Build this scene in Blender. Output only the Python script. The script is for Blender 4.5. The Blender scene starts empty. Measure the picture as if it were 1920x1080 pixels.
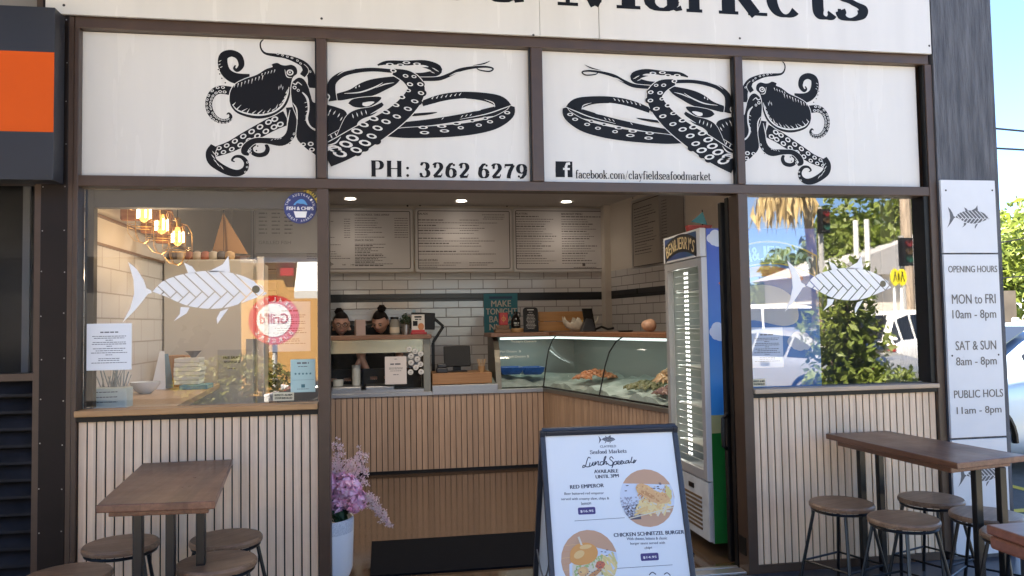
import bpy, bmesh, math, random
from mathutils import Vector, Matrix
R=math.radians
SC=bpy.context.scene
COL=SC.collection
random.seed(7)
# ------------------------------------------------------------------ camera
FPX,YAW,PITCH,ROLL=1445.5,R(9.564),R(2.647),R(-0.981)
CAMH,CAMD=1.427,4.1
_fw=Vector((math.sin(YAW)*math.cos(PITCH),math.cos(YAW)*math.cos(PITCH),math.sin(PITCH)))
_r=Vector((math.cos(YAW),-math.sin(YAW),0)); _u=_r.cross(_fw)
_c,_s=math.cos(ROLL),math.sin(ROLL)
_r,_u=_c*_r+_s*_u,-_s*_r+_c*_u
CAM=Vector((0,-CAMD,CAMH))
cd=bpy.data.cameras.new('camera'); cam=bpy.data.objects.new('camera',cd); COL.objects.link(cam)
M=Matrix.Identity(4)
for i in range(3):
    M[i][0]=_r[i];M[i][1]=_u[i];M[i][2]=-_fw[i];M[i][3]=CAM[i]
cam.matrix_world=M
cd.sensor_fit='HORIZONTAL';cd.sensor_width=36;cd.lens=FPX/1920*36;cd.clip_start=.05;cd.clip_end=2000
SC.camera=cam
# ------------------------------------------------------------------ light
SUN_EL,SUN_AZ=R(58),R(-48)      # sun stands behind the shop (azimuth from +y towards +x)
w=bpy.data.worlds.new('World');SC.world=w;w.use_nodes=True
nt=w.node_tree
sky=nt.nodes.new('ShaderNodeTexSky');sky.sky_type='NISHITA';sky.sun_disc=False
sky.sun_elevation=SUN_EL;sky.sun_rotation=SUN_AZ;sky.air_density=1.0;sky.dust_density=0;sky.ozone_density=3.5;sky.altitude=3000
nt.links.new(sky.outputs[0],nt.nodes['Background'].inputs[0]);nt.nodes['Background'].inputs[1].default_value=.05
sd=bpy.data.lights.new('sun','SUN');sd.energy=5;sd.angle=R(.5);sd.color=(1,.88,.72)
so=bpy.data.objects.new('sun',sd);COL.objects.link(so)
_sv=Vector((math.sin(SUN_AZ)*math.cos(SUN_EL),math.cos(SUN_AZ)*math.cos(SUN_EL),math.sin(SUN_EL)))
so.rotation_euler=(-_sv).to_track_quat('-Z','Y').to_euler();so.location=(0,0,30)
vs=SC.view_settings;vs.view_transform='Standard';vs.look='None';vs.gamma=1;vs.exposure=3.5
try: vs.use_curve_mapping=False
except Exception: pass
# ------------------------------------------------------------------ pixel helpers (photo pixel -> point on a real plane)
def _ray(a,b): return _fw+_r*((a-960)/FPX)+_u*((540-b)/FPX)
def at(a,b,y=0.0):
    d=_ray(a,b);return CAM+d*((y-CAM.y)/d.y)
def atz(a,b,z=0.0):
    d=_ray(a,b);return CAM+d*((z-CAM.z)/d.z)
def atx(a,b,x):
    d=_ray(a,b);return CAM+d*((x-CAM.x)/d.x)
# ------------------------------------------------------------------ materials
def sock(n,*names):
    for k in names:
        if k in n.inputs: return n.inputs[k]
def mat(name,col,rough=.6,metal=0,var=0,vscale=8,bump=0,bscale=60,spec=None,coat=0,emit=None,estr=0,stretch=(1,1,1),trans=0,alpha=None,col2=None):
    m=bpy.data.materials.new(name);m.use_nodes=True;n=m.node_tree;b=n.nodes['Principled BSDF']
    b.inputs['Base Color'].default_value=(*col,1);b.inputs['Roughness'].default_value=rough;b.inputs['Metallic'].default_value=metal
    if spec is not None: b.inputs['Specular IOR Level'].default_value=spec
    if coat: b.inputs['Coat Weight'].default_value=coat;b.inputs['Coat Roughness'].default_value=.08
    if trans: b.inputs['Transmission Weight'].default_value=trans
    if emit: b.inputs['Emission Color'].default_value=(*emit,1);b.inputs['Emission Strength'].default_value=estr
    if var or bump or col2:
        g=n.nodes.new('ShaderNodeNewGeometry');mp=n.nodes.new('ShaderNodeMapping');mp.inputs['Scale'].default_value=stretch
        n.links.new(g.outputs['Position'],mp.inputs[0])
    if var or col2:
        t=n.nodes.new('ShaderNodeTexNoise');t.inputs['Scale'].default_value=vscale;t.inputs['Detail'].default_value=5
        n.links.new(mp.outputs[0],t.inputs[0])
        rp=n.nodes.new('ShaderNodeValToRGB')
        c2=col2 if col2 else tuple(min(1,c*(1+var)) for c in col)
        c1=col if col2 else tuple(c*(1-var) for c in col)
        rp.color_ramp.elements[0].color=(*c1,1);rp.color_ramp.elements[1].color=(*c2,1)
        rp.color_ramp.elements[0].position=.32;rp.color_ramp.elements[1].position=.68
        n.links.new(t.outputs[0],rp.inputs[0]);n.links.new(rp.outputs[0],b.inputs['Base Color'])
        mr=n.nodes.new('ShaderNodeMapRange');mr.inputs[3].default_value=max(0,rough-.08);mr.inputs[4].default_value=min(1,rough+.1)
        n.links.new(t.outputs[0],mr.inputs[0]);n.links.new(mr.outputs[0],b.inputs['Roughness'])
    if bump:
        t2=n.nodes.new('ShaderNodeTexNoise');t2.inputs['Scale'].default_value=bscale;t2.inputs['Detail'].default_value=4
        n.links.new(mp.outputs[0],t2.inputs[0])
        bp=n.nodes.new('ShaderNodeBump');bp.inputs['Strength'].default_value=bump;bp.inputs['Distance'].default_value=.01
        n.links.new(t2.outputs[0],bp.inputs['Height']);n.links.new(bp.outputs[0],b.inputs['Normal'])
    return m
def wood(name,c1,c2,axis='z',rough=.5,pitch=None,paxis='x',tone=.25,coat=0,scale=1.0,dirt=0):
    """grained timber; grain runs along axis; optional board-to-board tone change every pitch metres along paxis"""
    m=bpy.data.materials.new(name);m.use_nodes=True;n=m.node_tree;b=n.nodes['Principled BSDF'];L=n.links.new
    b.inputs['Roughness'].default_value=rough
    if coat: b.inputs['Coat Weight'].default_value=coat;b.inputs['Coat Roughness'].default_value=.12
    tc=n.nodes.new('ShaderNodeTexCoord');sep=n.nodes.new('ShaderNodeSeparateXYZ')
    src=tc.outputs['Object'];L(src,sep.inputs[0])
    mp=n.nodes.new('ShaderNodeMapping');st={'x':(1.2,22,22),'y':(22,1.2,22),'z':(22,22,1.2)}[axis]
    mp.inputs['Scale'].default_value=[s*scale for s in st];L(src,mp.inputs[0])
    nz=n.nodes.new('ShaderNodeTexNoise');nz.inputs['Scale'].default_value=2.4;nz.inputs['Detail'].default_value=7;nz.inputs['Roughness'].default_value=.65
    nz.inputs['Distortion'].default_value=.6
    rp=n.nodes.new('ShaderNodeValToRGB');rp.color_ramp.elements[0].color=(*c1,1);rp.color_ramp.elements[1].color=(*c2,1)
    rp.color_ramp.elements[0].position=.3;rp.color_ramp.elements[1].position=.7
    L(nz.outputs[0],rp.inputs[0]);out=rp.outputs[0]
    if pitch:
        mu=n.nodes.new('ShaderNodeMath');mu.operation='DIVIDE';mu.inputs[1].default_value=pitch
        L(sep.outputs['XYZ'.index(paxis.upper())],mu.inputs[0])
        fl=n.nodes.new('ShaderNodeMath');fl.operation='FLOOR';L(mu.outputs[0],fl.inputs[0])
        wn=n.nodes.new('ShaderNodeTexWhiteNoise');wn.noise_dimensions='1D';L(fl.outputs[0],wn.inputs['W'])
        cb=n.nodes.new('ShaderNodeCombineXYZ');L(fl.outputs[0],cb.inputs[0]);L(fl.outputs[0],cb.inputs[1]);L(fl.outputs[0],cb.inputs[2])
        av=n.nodes.new('ShaderNodeVectorMath');av.operation='MULTIPLY_ADD';av.inputs[1].default_value=(3.7,5.1,2.3)
        L(cb.outputs[0],av.inputs[0]);L(mp.outputs[0],av.inputs[2]);L(av.outputs[0],nz.inputs[0])
        mr=n.nodes.new('ShaderNodeMapRange');mr.inputs[3].default_value=1-tone;mr.inputs[4].default_value=1+tone*.6;L(wn.outputs[0],mr.inputs[0])
        hv=n.nodes.new('ShaderNodeHueSaturation');L(out,hv.inputs['Color']);L(mr.outputs[0],hv.inputs['Value']);out=hv.outputs[0]
    else: L(mp.outputs[0],nz.inputs[0])
    if dirt:   # scuffs and uneven weathering with a shape of their own
        g=n.nodes.new('ShaderNodeNewGeometry');t=n.nodes.new('ShaderNodeTexNoise');t.inputs['Scale'].default_value=3.2;t.inputs['Detail'].default_value=8;t.inputs['Roughness'].default_value=.7;L(g.outputs['Position'],t.inputs[0])
        mr=n.nodes.new('ShaderNodeMapRange');mr.inputs[1].default_value=.35;mr.inputs[2].default_value=.72;mr.inputs[3].default_value=1+dirt*.4;mr.inputs[4].default_value=1-dirt;L(t.outputs[0],mr.inputs[0])
        hv=n.nodes.new('ShaderNodeHueSaturation');L(out,hv.inputs['Color']);L(mr.outputs[0],hv.inputs['Value']);out=hv.outputs[0]
        m2=n.nodes.new('ShaderNodeMapRange');m2.inputs[3].default_value=max(.05,rough-.15);m2.inputs[4].default_value=min(1,rough+.22);L(t.outputs[0],m2.inputs[0]);L(m2.outputs[0],b.inputs['Roughness'])
    L(out,b.inputs['Base Color'])
    bp=n.nodes.new('ShaderNodeBump');bp.inputs['Strength'].default_value=.12;bp.inputs['Distance'].default_value=.004
    L(nz.outputs[0],bp.inputs['Height']);L(bp.outputs[0],b.inputs['Normal'])
    return m
def glass(name,ior=1.5,tint=(1,1,1),rough=0.006,gain=1.0):
    m=bpy.data.materials.new(name);m.use_nodes=True;n=m.node_tree;n.nodes.clear();L=n.links.new
    o=n.nodes.new('ShaderNodeOutputMaterial');t=n.nodes.new('ShaderNodeBsdfTransparent');t.inputs[0].default_value=(*tint,1)
    g=n.nodes.new('ShaderNodeBsdfGlossy');g.inputs['Roughness'].default_value=rough;g.inputs[0].default_value=(1,1,1,1)
    f=n.nodes.new('ShaderNodeFresnel');f.inputs[0].default_value=ior
    mx=n.nodes.new('ShaderNodeMixShader')
    ge=n.nodes.new('ShaderNodeNewGeometry');iv=n.nodes.new('ShaderNodeMath');iv.operation='SUBTRACT';iv.inputs[0].default_value=1;L(ge.outputs['Backfacing'],iv.inputs[1])
    mu=n.nodes.new('ShaderNodeMath');mu.operation='MULTIPLY';L(f.outputs[0],mu.inputs[0]);L(iv.outputs[0],mu.inputs[1])
    L(mu.outputs[0],mx.inputs[0]);L(t.outputs[0],mx.inputs[1]);L(g.outputs[0],mx.inputs[2]);L(mx.outputs[0],o.inputs[0])
    return m
def tiles(name,c1,c2,mortar,tw,th,axis='x',rough=.12,gap=.004,bump=.3,offset=.5):
    m=bpy.data.materials.new(name);m.use_nodes=True;n=m.node_tree;b=n.nodes['Principled BSDF'];L=n.links.new
    g=n.nodes.new('ShaderNodeNewGeometry');sp=n.nodes.new('ShaderNodeSeparateXYZ');L(g.outputs['Position'],sp.inputs[0])
    cb=n.nodes.new('ShaderNodeCombineXYZ');L(sp.outputs['XYZ'.index(axis.upper())],cb.inputs[0]);L(sp.outputs[2],cb.inputs[1])
    br=n.nodes.new('ShaderNodeTexBrick');br.offset=offset;br.inputs['Scale'].default_value=1
    br.inputs['Color1'].default_value=(*c1,1);br.inputs['Color2'].default_value=(*c2,1);br.inputs['Mortar'].default_value=(*mortar,1)
    br.inputs['Mortar Size'].default_value=gap;br.inputs['Brick Width'].default_value=tw;br.inputs['Row Height'].default_value=th
    br.inputs['Mortar Smooth'].default_value=.1
    L(cb.outputs[0],br.inputs[0]);L(br.outputs[0],b.inputs['Base Color'])
    mr=n.nodes.new('ShaderNodeMapRange');mr.inputs[3].default_value=rough;mr.inputs[4].default_value=.7
    L(br.outputs[1],mr.inputs[0]);L(mr.outputs[0],b.inputs['Roughness'])
    bp=n.nodes.new('ShaderNodeBump');bp.inputs['Strength'].default_value=bump;bp.inputs['Distance'].default_value=-.004
    L(br.outputs[1],bp.inputs['Height']);L(bp.outputs[0],b.inputs['Normal'])
    return m
# ------------------------------------------------------------------ object helpers
def tag(o,label=None,cat=None,group=None,kind=None):
    if label:o['label']=label
    if cat:o['category']=cat
    if group:o['group']=group
    if kind:o['kind']=kind
    return o
def thing(name,label,cat,loc=(0,0,0),group=None,rz=0):
    o=bpy.data.objects.new(name,None);o.empty_display_size=.1;COL.objects.link(o);o.location=loc;o.rotation_euler=(0,0,rz)
    return tag(o,label,cat,group)
def gloc(p):
    v=Vector((0,0,0))
    while p: v=v+Vector(p.location);p=p.parent
    return v
class MB:
    def __init__(s): s.v=[];s.f=[];s.m=[];s.cur=0
    def mi(s,i): s.cur=i;return s
    def add(s,vs,fs):
        k=len(s.v);s.v+= [tuple(v) for v in vs]
        for f in fs: s.f.append([i+k for i in f]);s.m.append(s.cur)
        return s
    def box(s,x0,x1,y0,y1,z0,z1):
        return s.add([(x0,y0,z0),(x1,y0,z0),(x1,y1,z0),(x0,y1,z0),(x0,y0,z1),(x1,y0,z1),(x1,y1,z1),(x0,y1,z1)],
            [(0,3,2,1),(4,5,6,7),(0,1,5,4),(1,2,6,5),(2,3,7,6),(3,0,4,7)])
    def obox(s,c,u,v,n,a,b,d):
        """oriented box centred on c, half sizes a,b,d along unit axes u,v,n"""
        c,u,v,n=map(Vector,(c,u,v,n));vs=[c+u*(i*a)+v*(j*b)+n*(k*d) for k in(-1,1) for j in(-1,1) for i in(-1,1)]
        return s.add(vs,[(0,2,3,1),(4,5,7,6),(0,1,5,4),(1,3,7,5),(3,2,6,7),(2,0,4,6)])
    def poly(s,pts): return s.add(pts,[list(range(len(pts)))])
    def prism(s,pts,off):
        n=len(pts);off=Vector(off);q=[Vector(p)+off for p in pts]
        return s.add(list(pts)+q,[list(range(n))[::-1],list(range(n,2*n))]+[(i,(i+1)%n,(i+1)%n+n,i+n) for i in range(n)])
    def bar(s,a,b,w,h=None,up=(0,0,1)):
        a,b=Vector(a),Vector(b);d=(b-a);L=d.length;d.normalize();up=Vector(up)
        if abs(d.dot(up))>.95: up=Vector((0,1,0))
        x=d.cross(up).normalized();y=x.cross(d);return s.obox((a+b)/2,x,y,d,w/2,(h or w)/2,L/2)
    def tube(s,pts,r,n=10,caps=True,closed=False):
        pts=[Vector(p) for p in pts];k=len(pts);rs=r if isinstance(r,(list,tuple)) else [r]*k;rings=[];pu=None
        for i,p in enumerate(pts):
            if closed: t=pts[(i+1)%k]-pts[i-1]
            else: t=pts[min(i+1,k-1)]-pts[max(i-1,0)]
            if t.length<1e-9:t=Vector((0,0,1))
            t.normalize()
            if pu is None:
                pu=t.orthogonal().normalized()
            pu=(pu-t*pu.dot(t))
            if pu.length<1e-6: pu=t.orthogonal()
            pu.normalize();b=t.cross(pu)
            rings.append([p+(pu*math.cos(2*math.pi*j/n)+b*math.sin(2*math.pi*j/n))*rs[i] for j in range(n)])
        vs=[q for rg in rings for q in rg];fs=[]
        for i in range(k if closed else k-1):
            i2=(i+1)%k
            for j in range(n): fs.append((i*n+j,i*n+(j+1)%n,i2*n+(j+1)%n,i2*n+j))
        if caps and not closed: fs+=[list(range(n))[::-1],[(k-1)*n+j for j in range(n)]]
        return s.add(vs,fs)
    def lathe(s,prof,c=(0,0,0),n=24,sx=1,sy=1,cap=True):
        c=Vector(c);vs=[];fs=[]
        for r,z in prof:
            for j in range(n): a=2*math.pi*j/n;vs.append((c.x+r*sx*math.cos(a),c.y+r*sy*math.sin(a),c.z+z))
        k=len(prof)
        for i in range(k-1):
            for j in range(n): fs.append((i*n+j,i*n+(j+1)%n,(i+1)*n+(j+1)%n,(i+1)*n+j))
        if cap: fs+=[list(range(n))[::-1],[(k-1)*n+j for j in range(n)]]
        return s.add(vs,fs)
    def ball(s,c,r,n=10,sx=1,sy=1,sz=1,jit=0,rnd=random):
        prof=[(max(1e-4,math.sin(math.pi*i/n)),-math.cos(math.pi*i/n)) for i in range(n+1)]
        k=len(s.v);s.lathe([(p*r,q*r*sz) for p,q in prof],c,n+2,sx,sy,cap=False)
        if jit:
            for i in range(k,len(s.v)):
                s.v[i]=tuple(x+rnd.uniform(-jit,jit)*r for x in s.v[i])
        return s
    def build(s,name,mats,parent=None,smooth=False,bevel=0,seg=2,sub=0,solid=0,edge=30):
        me=bpy.data.meshes.new(name);off=gloc(parent) if parent else Vector((0,0,0))
        me.from_pydata([tuple(Vector(v)-off) for v in s.v],[],s.f)
        if not isinstance(mats,(list,tuple)): mats=[mats]
        for m in mats: me.materials.append(m)
        me.polygons.foreach_set('material_index',[min(i,len(mats)-1) for i in s.m])
        if smooth:
            me.polygons.foreach_set('use_smooth',[True]*len(me.polygons))
            try: me.set_sharp_from_angle(angle=R(edge))
            except Exception: pass
        me.update()
        o=bpy.data.objects.new(name,me);COL.objects.link(o)
        if parent:o.parent=parent
        if solid: md=o.modifiers.new('solid','SOLIDIFY');md.thickness=solid;md.offset=0
        if bevel: md=o.modifiers.new('bevel','BEVEL');md.width=bevel;md.segments=seg;md.limit_method='ANGLE';md.angle_limit=R(40)
        if sub: md=o.modifiers.new('sub','SUBSURF');md.levels=sub;md.render_levels=sub
        return o
def box_thing(name,label,cat,m,b,bevel=.003,group=None):
    o=MB().box(*b).build(name,m,bevel=bevel);return tag(o,label,cat,group)
def copy_tree(o,parent=None):
    c=o.copy();COL.objects.link(c)
    if parent:c.parent=parent
    for ch in list(o.children): copy_tree(ch,c)
    return c
# ------------------------------------------------------------------ flat graphics on a plane
class Plane:
    def __init__(s,O,U,V):
        s.O=Vector(O);s.U=Vector(U).normalized();s.V=Vector(V).normalized();s.N=s.U.cross(s.V).normalized()
    def p(s,u,v,d=0): return s.O+s.U*u+s.V*v+s.N*d
    def uv(s,P): q=Vector(P)-s.O;return (q.dot(s.U),q.dot(s.V))
_tc={}
def text_mesh(t):
    if t in _tc:return _tc[t]
    cu=bpy.data.curves.new('t','FONT');cu.body=t;cu.size=1;cu.resolution_u=3
    o=bpy.data.objects.new('t',cu);COL.objects.link(o)
    dg=bpy.context.evaluated_depsgraph_get();me=bpy.data.meshes.new_from_object(o.evaluated_get(dg))
    vs=[(v.co.x,v.co.y) for v in me.vertices];fs=[list(p.vertices) for p in me.polygons]
    bpy.data.objects.remove(o);bpy.data.curves.remove(cu);bpy.data.meshes.remove(me)
    _tc[t]=(vs,fs);return vs,fs
def put_text(mb,pl,t,u0,v0,wd,ht,d=.001,rot=0,weight=0,align='l'):
    """text fitted into box (u0,v0,wd,ht) (wd None: natural width)"""
    vs,fs=text_mesh(t)
    x0=min(a for a,b in vs);x1=max(a for a,b in vs);y0=min(b for a,b in vs);y1=max(b for a,b in vs)
    if not any(ch in t for ch in 'gjpqy,'): pass
    sy=ht/(y1-y0);sx=wd/(x1-x0) if wd else sy
    tot=(x1-x0)*sx
    if align=='c': u0=u0-tot/2
    cr,sr=math.cos(rot),math.sin(rot)
    offs=[0] if not weight else [-weight,0,weight]
    for k,ox in enumerate(offs):
        q=[]
        for a,b in vs:
            x=(a-x0)*sx+ox;y=(b-y0)*sy
            q.append(pl.p(u0+x*cr-y*sr,v0+x*sr+y*cr,d+k*.00015))
        mb.add(q,fs)
def ribbon(mb,pl,pts,ws,d=.001,nib=None,caps=True):
    """flat stroke; ws = widths; nib=(rx,ry) gives a broad-pen stroke instead"""
    n=len(pts);ws=ws if isinstance(ws,(list,tuple)) else [ws]*n;l=[];r=[];d0=d
    for i in range(n):
        d=d0+1.2e-5*i/n
        a=pts[max(0,i-1)];b=pts[min(n-1,i+1)];tx,ty=b[0]-a[0],b[1]-a[1];L=math.hypot(tx,ty) or 1e-9;nx,ny=-ty/L,tx/L
        h=math.hypot(nib[0]*nx,nib[1]*ny) if nib else ws[i]/2
        l.append(pl.p(pts[i][0]+nx*h,pts[i][1]+ny*h,d));r.append(pl.p(pts[i][0]-nx*h,pts[i][1]-ny*h,d))
    mb.add(r+l,[(i,i+1,n+i+1,n+i) for i in range(n-1)])
def disc(mb,pl,u,v,ru,rv=None,d=.001,n=20,rot=0):
    rv=rv or ru;cr,sr=math.cos(rot),math.sin(rot)
    mb.poly([pl.p(u+ru*math.cos(a)*cr-rv*math.sin(a)*sr,v+ru*math.cos(a)*sr+rv*math.sin(a)*cr,d) for a in [2*math.pi*i/n for i in range(n)]])
def rect(mb,pl,u0,u1,v0,v1,d=.001): mb.poly([pl.p(u0,v0,d),pl.p(u1,v0,d),pl.p(u1,v1,d),pl.p(u0,v1,d)])
def rrect(mb,pl,u0,u1,v0,v1,r,d=.001,n=5):
    pts=[]
    for cx,cy,a0 in((u1-r,v1-r,0),(u0+r,v1-r,90),(u0+r,v0+r,180),(u1-r,v0+r,270)):
        for i in range(n+1): a=R(a0+90*i/n);pts.append(pl.p(cx+r*math.cos(a),cy+r*math.sin(a),d))
    mb.poly(pts)
def frame_line(mb,pl,u0,u1,v0,v1,r,w,d=.001,n=5):
    o=[];i_=[]
    for cx,cy,a0 in((u1-r,v1-r,0),(u0+r,v1-r,90),(u0+r,v0+r,180),(u1-r,v0+r,270)):
        for i in range(n+1):
            a=R(a0+90*i/n);o.append(pl.p(cx+r*math.cos(a),cy+r*math.sin(a),d));i_.append(pl.p(cx+(r-w)*math.cos(a),cy+(r-w)*math.sin(a),d))
    k=len(o);mb.add(o+i_,[(j,(j+1)%k,k+(j+1)%k,k+j) for j in range(k)])
def text_bars(mb,pl,u0,u1,v,h,d=.001,rnd=random,fill=1.0,center=False):
    """one line of print too small to read: word-length dashes"""
    W=(u1-u0)*fill;x=u0+((u1-u0)-W)/2 if center else u0;e=x+W
    while x<e:
        wl=min(h*rnd.uniform(1.6,5.5),e-x);rect(mb,pl,x,x+wl,v,v+h,d);x+=wl+h*.7
def arc(cx,cy,rx,ry,a0,a1,n=16): return [(cx+rx*math.cos(R(a0+(a1-a0)*i/n)),cy+ry*math.sin(R(a0+(a1-a0)*i/n))) for i in range(n+1)]
def spline(pts,k=6):
    out=[];n=len(pts)
    for i in range(n-1):
        p0=pts[max(0,i-1)];p1=pts[i];p2=pts[i+1];p3=pts[min(n-1,i+2)]
        for j in range(k):
            t=j/k;out.append(tuple(.5*((2*p1[c])+(-p0[c]+p2[c])*t+(2*p0[c]-5*p1[c]+4*p2[c]-p3[c])*t*t+(-p0[c]+3*p1[c]-3*p2[c]+p3[c])*t**3) for c in range(len(p1))))
    out.append(tuple(pts[-1]));return out
# serif letters: strokes drawn with a broad pen; 'T' = thin stroke, 'D' = dot
def _g():
    G={}
    sb=lambda x,w=.1,y=.012:('T',[(x-w,y),(x+w,y)])
    G['o']=(.46,[('N',arc(.23,.23,.17,.222,0,360,24))])
    G['d']=(.52,[('N',arc(.22,.22,.16,.21,0,360,22)),('N',[(.37,.72),(.37,.02)]),('T',[(.28,.71),(.37,.71)]),('T',[(.37,.012),(.48,.03)])])
    G['b']=(.5,[('N',arc(.27,.22,.16,.21,0,360,22)),('N',[(.11,.72),(.11,.02)]),('T',[(.02,.71),(.11,.71)])])
    G['a']=(.46,[('N',arc(.2,.13,.14,.125,0,360,18)),('N',[(.33,.36),(.33,.06),(.37,.015),(.43,.04)]),('N',arc(.2,.34,.13,.11,0,150,10)),('D',(.1,.36,.045))])
    G['r']=(.4,[('N',[(.12,.44),(.12,.0)]),sb(.12),('T',[(.03,.44),(.12,.44)]),('T',[(.12,.28),(.18,.4),(.27,.44)]),('D',(.3,.39,.05))])
    G['k']=(.52,[('N',[(.12,.72),(.12,0)]),sb(.12),('T',[(.03,.71),(.12,.71)]),('T',[(.12,.2),(.4,.44)]),('T',[(.3,.45),(.48,.45)]),('N',[(.23,.28),(.4,.0)]),sb(.42)])
    G['e']=(.44,[('N',arc(.22,.23,.17,.222,5,318,44)),('T',[(.06,.25),(.39,.25)])])
    G['t']=(.34,[('N',spline([(.14,.6),(.14,.35),(.14,.12),(.17,.035),(.23,.008),(.28,.025),(.31,.07)],6)),('T',[(.03,.445),(.29,.445)])])
    G['s']=(.4,[('N',spline([(.32,.35),(.28,.43),(.19,.45),(.09,.39),(.11,.29),(.22,.23),(.33,.16),(.31,.06),(.2,.008),(.1,.03),(.06,.12)],8)),('T',[(.33,.45),(.33,.32)]),('T',[(.05,.01),(.05,.14)])])
    G['S']=(.58,[('N',spline([(.44,.5),(.4,.64),(.26,.68),(.12,.6),(.13,.45),(.28,.36),(.44,.27),(.46,.1),(.3,.0),(.14,.03),(.07,.2)],4)),('T',[(.46,.68),(.46,.48)]),('T',[(.06,.0),(.06,.2)])])
    G['f']=(.33,[('N',[(.14,0),(.14,.56),(.17,.66),(.22,.7)]),('T',[(.2,.7),(.29,.705)]),('D',(.31,.66,.045)),('T',[(.03,.445),(.28,.445)]),sb(.14)])
    G['l']=(.26,[('N',[(.13,.72),(.13,0)]),sb(.13),('T',[(.04,.71),(.13,.71)])])
    G['i']=(.26,[('N',[(.13,.45),(.13,0)]),sb(.13),('T',[(.04,.44),(.13,.44)]),('D',(.13,.63,.055))])
    G['c']=(.42,[('N',arc(.22,.23,.17,.222,45,318,20)),('D',(.33,.36,.05))])
    G['m']=(.82,[('N',[(.12,.45),(.12,0)]),('N',[(.42,.34),(.42,0)]),('N',[(.71,.34),(.71,0)]),('T',arc(.27,.33,.15,.115,160,0,8)),('T',arc(.56,.33,.15,.115,160,0,8)),sb(.12,.08),sb(.42,.08),sb(.71,.08),('T',[(.04,.44),(.12,.44)])])
    G['y']=(.48,[('N',[(.08,.44),(.25,.04)]),('T',[(.42,.44),(.22,-.06),(.14,-.18)]),('D',(.12,-.17,.045)),('T',[(.0,.445),(.18,.445)]),('T',[(.33,.445),(.5,.445)])])
    G['M']=(.9,[('T',[(.14,0),(.14,.68)]),('F',[(.15,.68),(.42,.02)]),('T',[(.42,.0),(.69,.68)]),('N',[(.74,.68),(.74,0)]),sb(.14),sb(.74,.12),('T',[(.04,.67),(.16,.67)]),('T',[(.68,.67),(.86,.67)])])
    G['P']=(.64,[('N',[(.15,.68),(.15,0)]),sb(.15),('T',[(.05,.67),(.34,.67)]),('T',[(.15,.32),(.34,.32)]),('N',arc(.34,.495,.17,.175,90,-90,12))])
    G['H']=(.8,[('N',[(.16,.68),(.16,0)]),('N',[(.6,.68),(.6,0)]),('T',[(.16,.35),(.6,.35)]),sb(.16),sb(.6),sb(.16,.1,.67),sb(.6,.1,.67)])
    G[':']=(.3,[('D',(.14,.06,.06)),('D',(.14,.38,.06))]);G['.']=(.26,[('D',(.12,.05,.055))])
    G['/']=(.4,[('T',[(.04,-.1),(.34,.72)])]);G[' ']=(.28,[])
    G['3']=(.56,[('N',arc(.25,.48,.15,.15,140,-80,14)),('N',arc(.25,.17,.18,.165,80,-150,16)),('D',(.13,.55,.055)),('D',(.1,.13,.06))])
    G['2']=(.56,[('N',arc(.26,.46,.16,.17,165,-20,14)+[(.34,.3),(.1,.03)]),('F',[(.09,.035),(.42,.045)]),('T',[(.42,.05),(.45,.17)]),('D',(.14,.46,.055))])
    G['6']=(.56,[('N',arc(.27,.2,.17,.19,0,360,22)),('N',[(.1,.22),(.13,.42),(.24,.58),(.36,.62)]),('D',(.4,.55,.05))])
    G['9']=(.56,[('N',arc(.27,.43,.17,.19,0,360,22)),('N',[(.44,.41),(.41,.2),(.3,.05),(.18,.01)]),('D',(.14,.09,.05))])
    G['7']=(.54,[('F',[(.08,.58),(.45,.6)]),('T',[(.08,.62),(.07,.46)]),('N',[(.45,.6),(.3,.32),(.24,.12),(.23,0)])])
    return G
SERIF=_g()
def serif(mb,pl,t,u0,v0,size,d=.001,bold=.085,thin=.024,track=.02,wd=None,rot=0):
    tot=sum(SERIF[c][0]+track for c in t);sx=size if wd is None else wd/tot
    x=0;k=0;cr,sr=math.cos(rot),math.sin(rot)
    T=lambda q:(u0+((x+q[0])*sx)*cr-(q[1]*size)*sr,v0+((x+q[0])*sx)*sr+q[1]*size*cr)
    for ch in t:
        adv,st=SERIF[ch]
        for kind,g in st:
            k+=1;dd=d+(k%7)*.00006
            if kind=='D': c=T(g[:2]);disc(mb,pl,c[0],c[1],g[2]*sx*1.05,g[2]*size*1.05,dd,12)
            else:
                pts=[T(q) for q in g]
                nib={'N':(bold*sx*.78,thin*size*.6),'T':(thin*sx*.62,thin*size*.62),'F':(bold*sx*.78,bold*size*.45)}[kind]
                ribbon(mb,pl,pts,0,dd,nib)
        x+=adv+track
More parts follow.
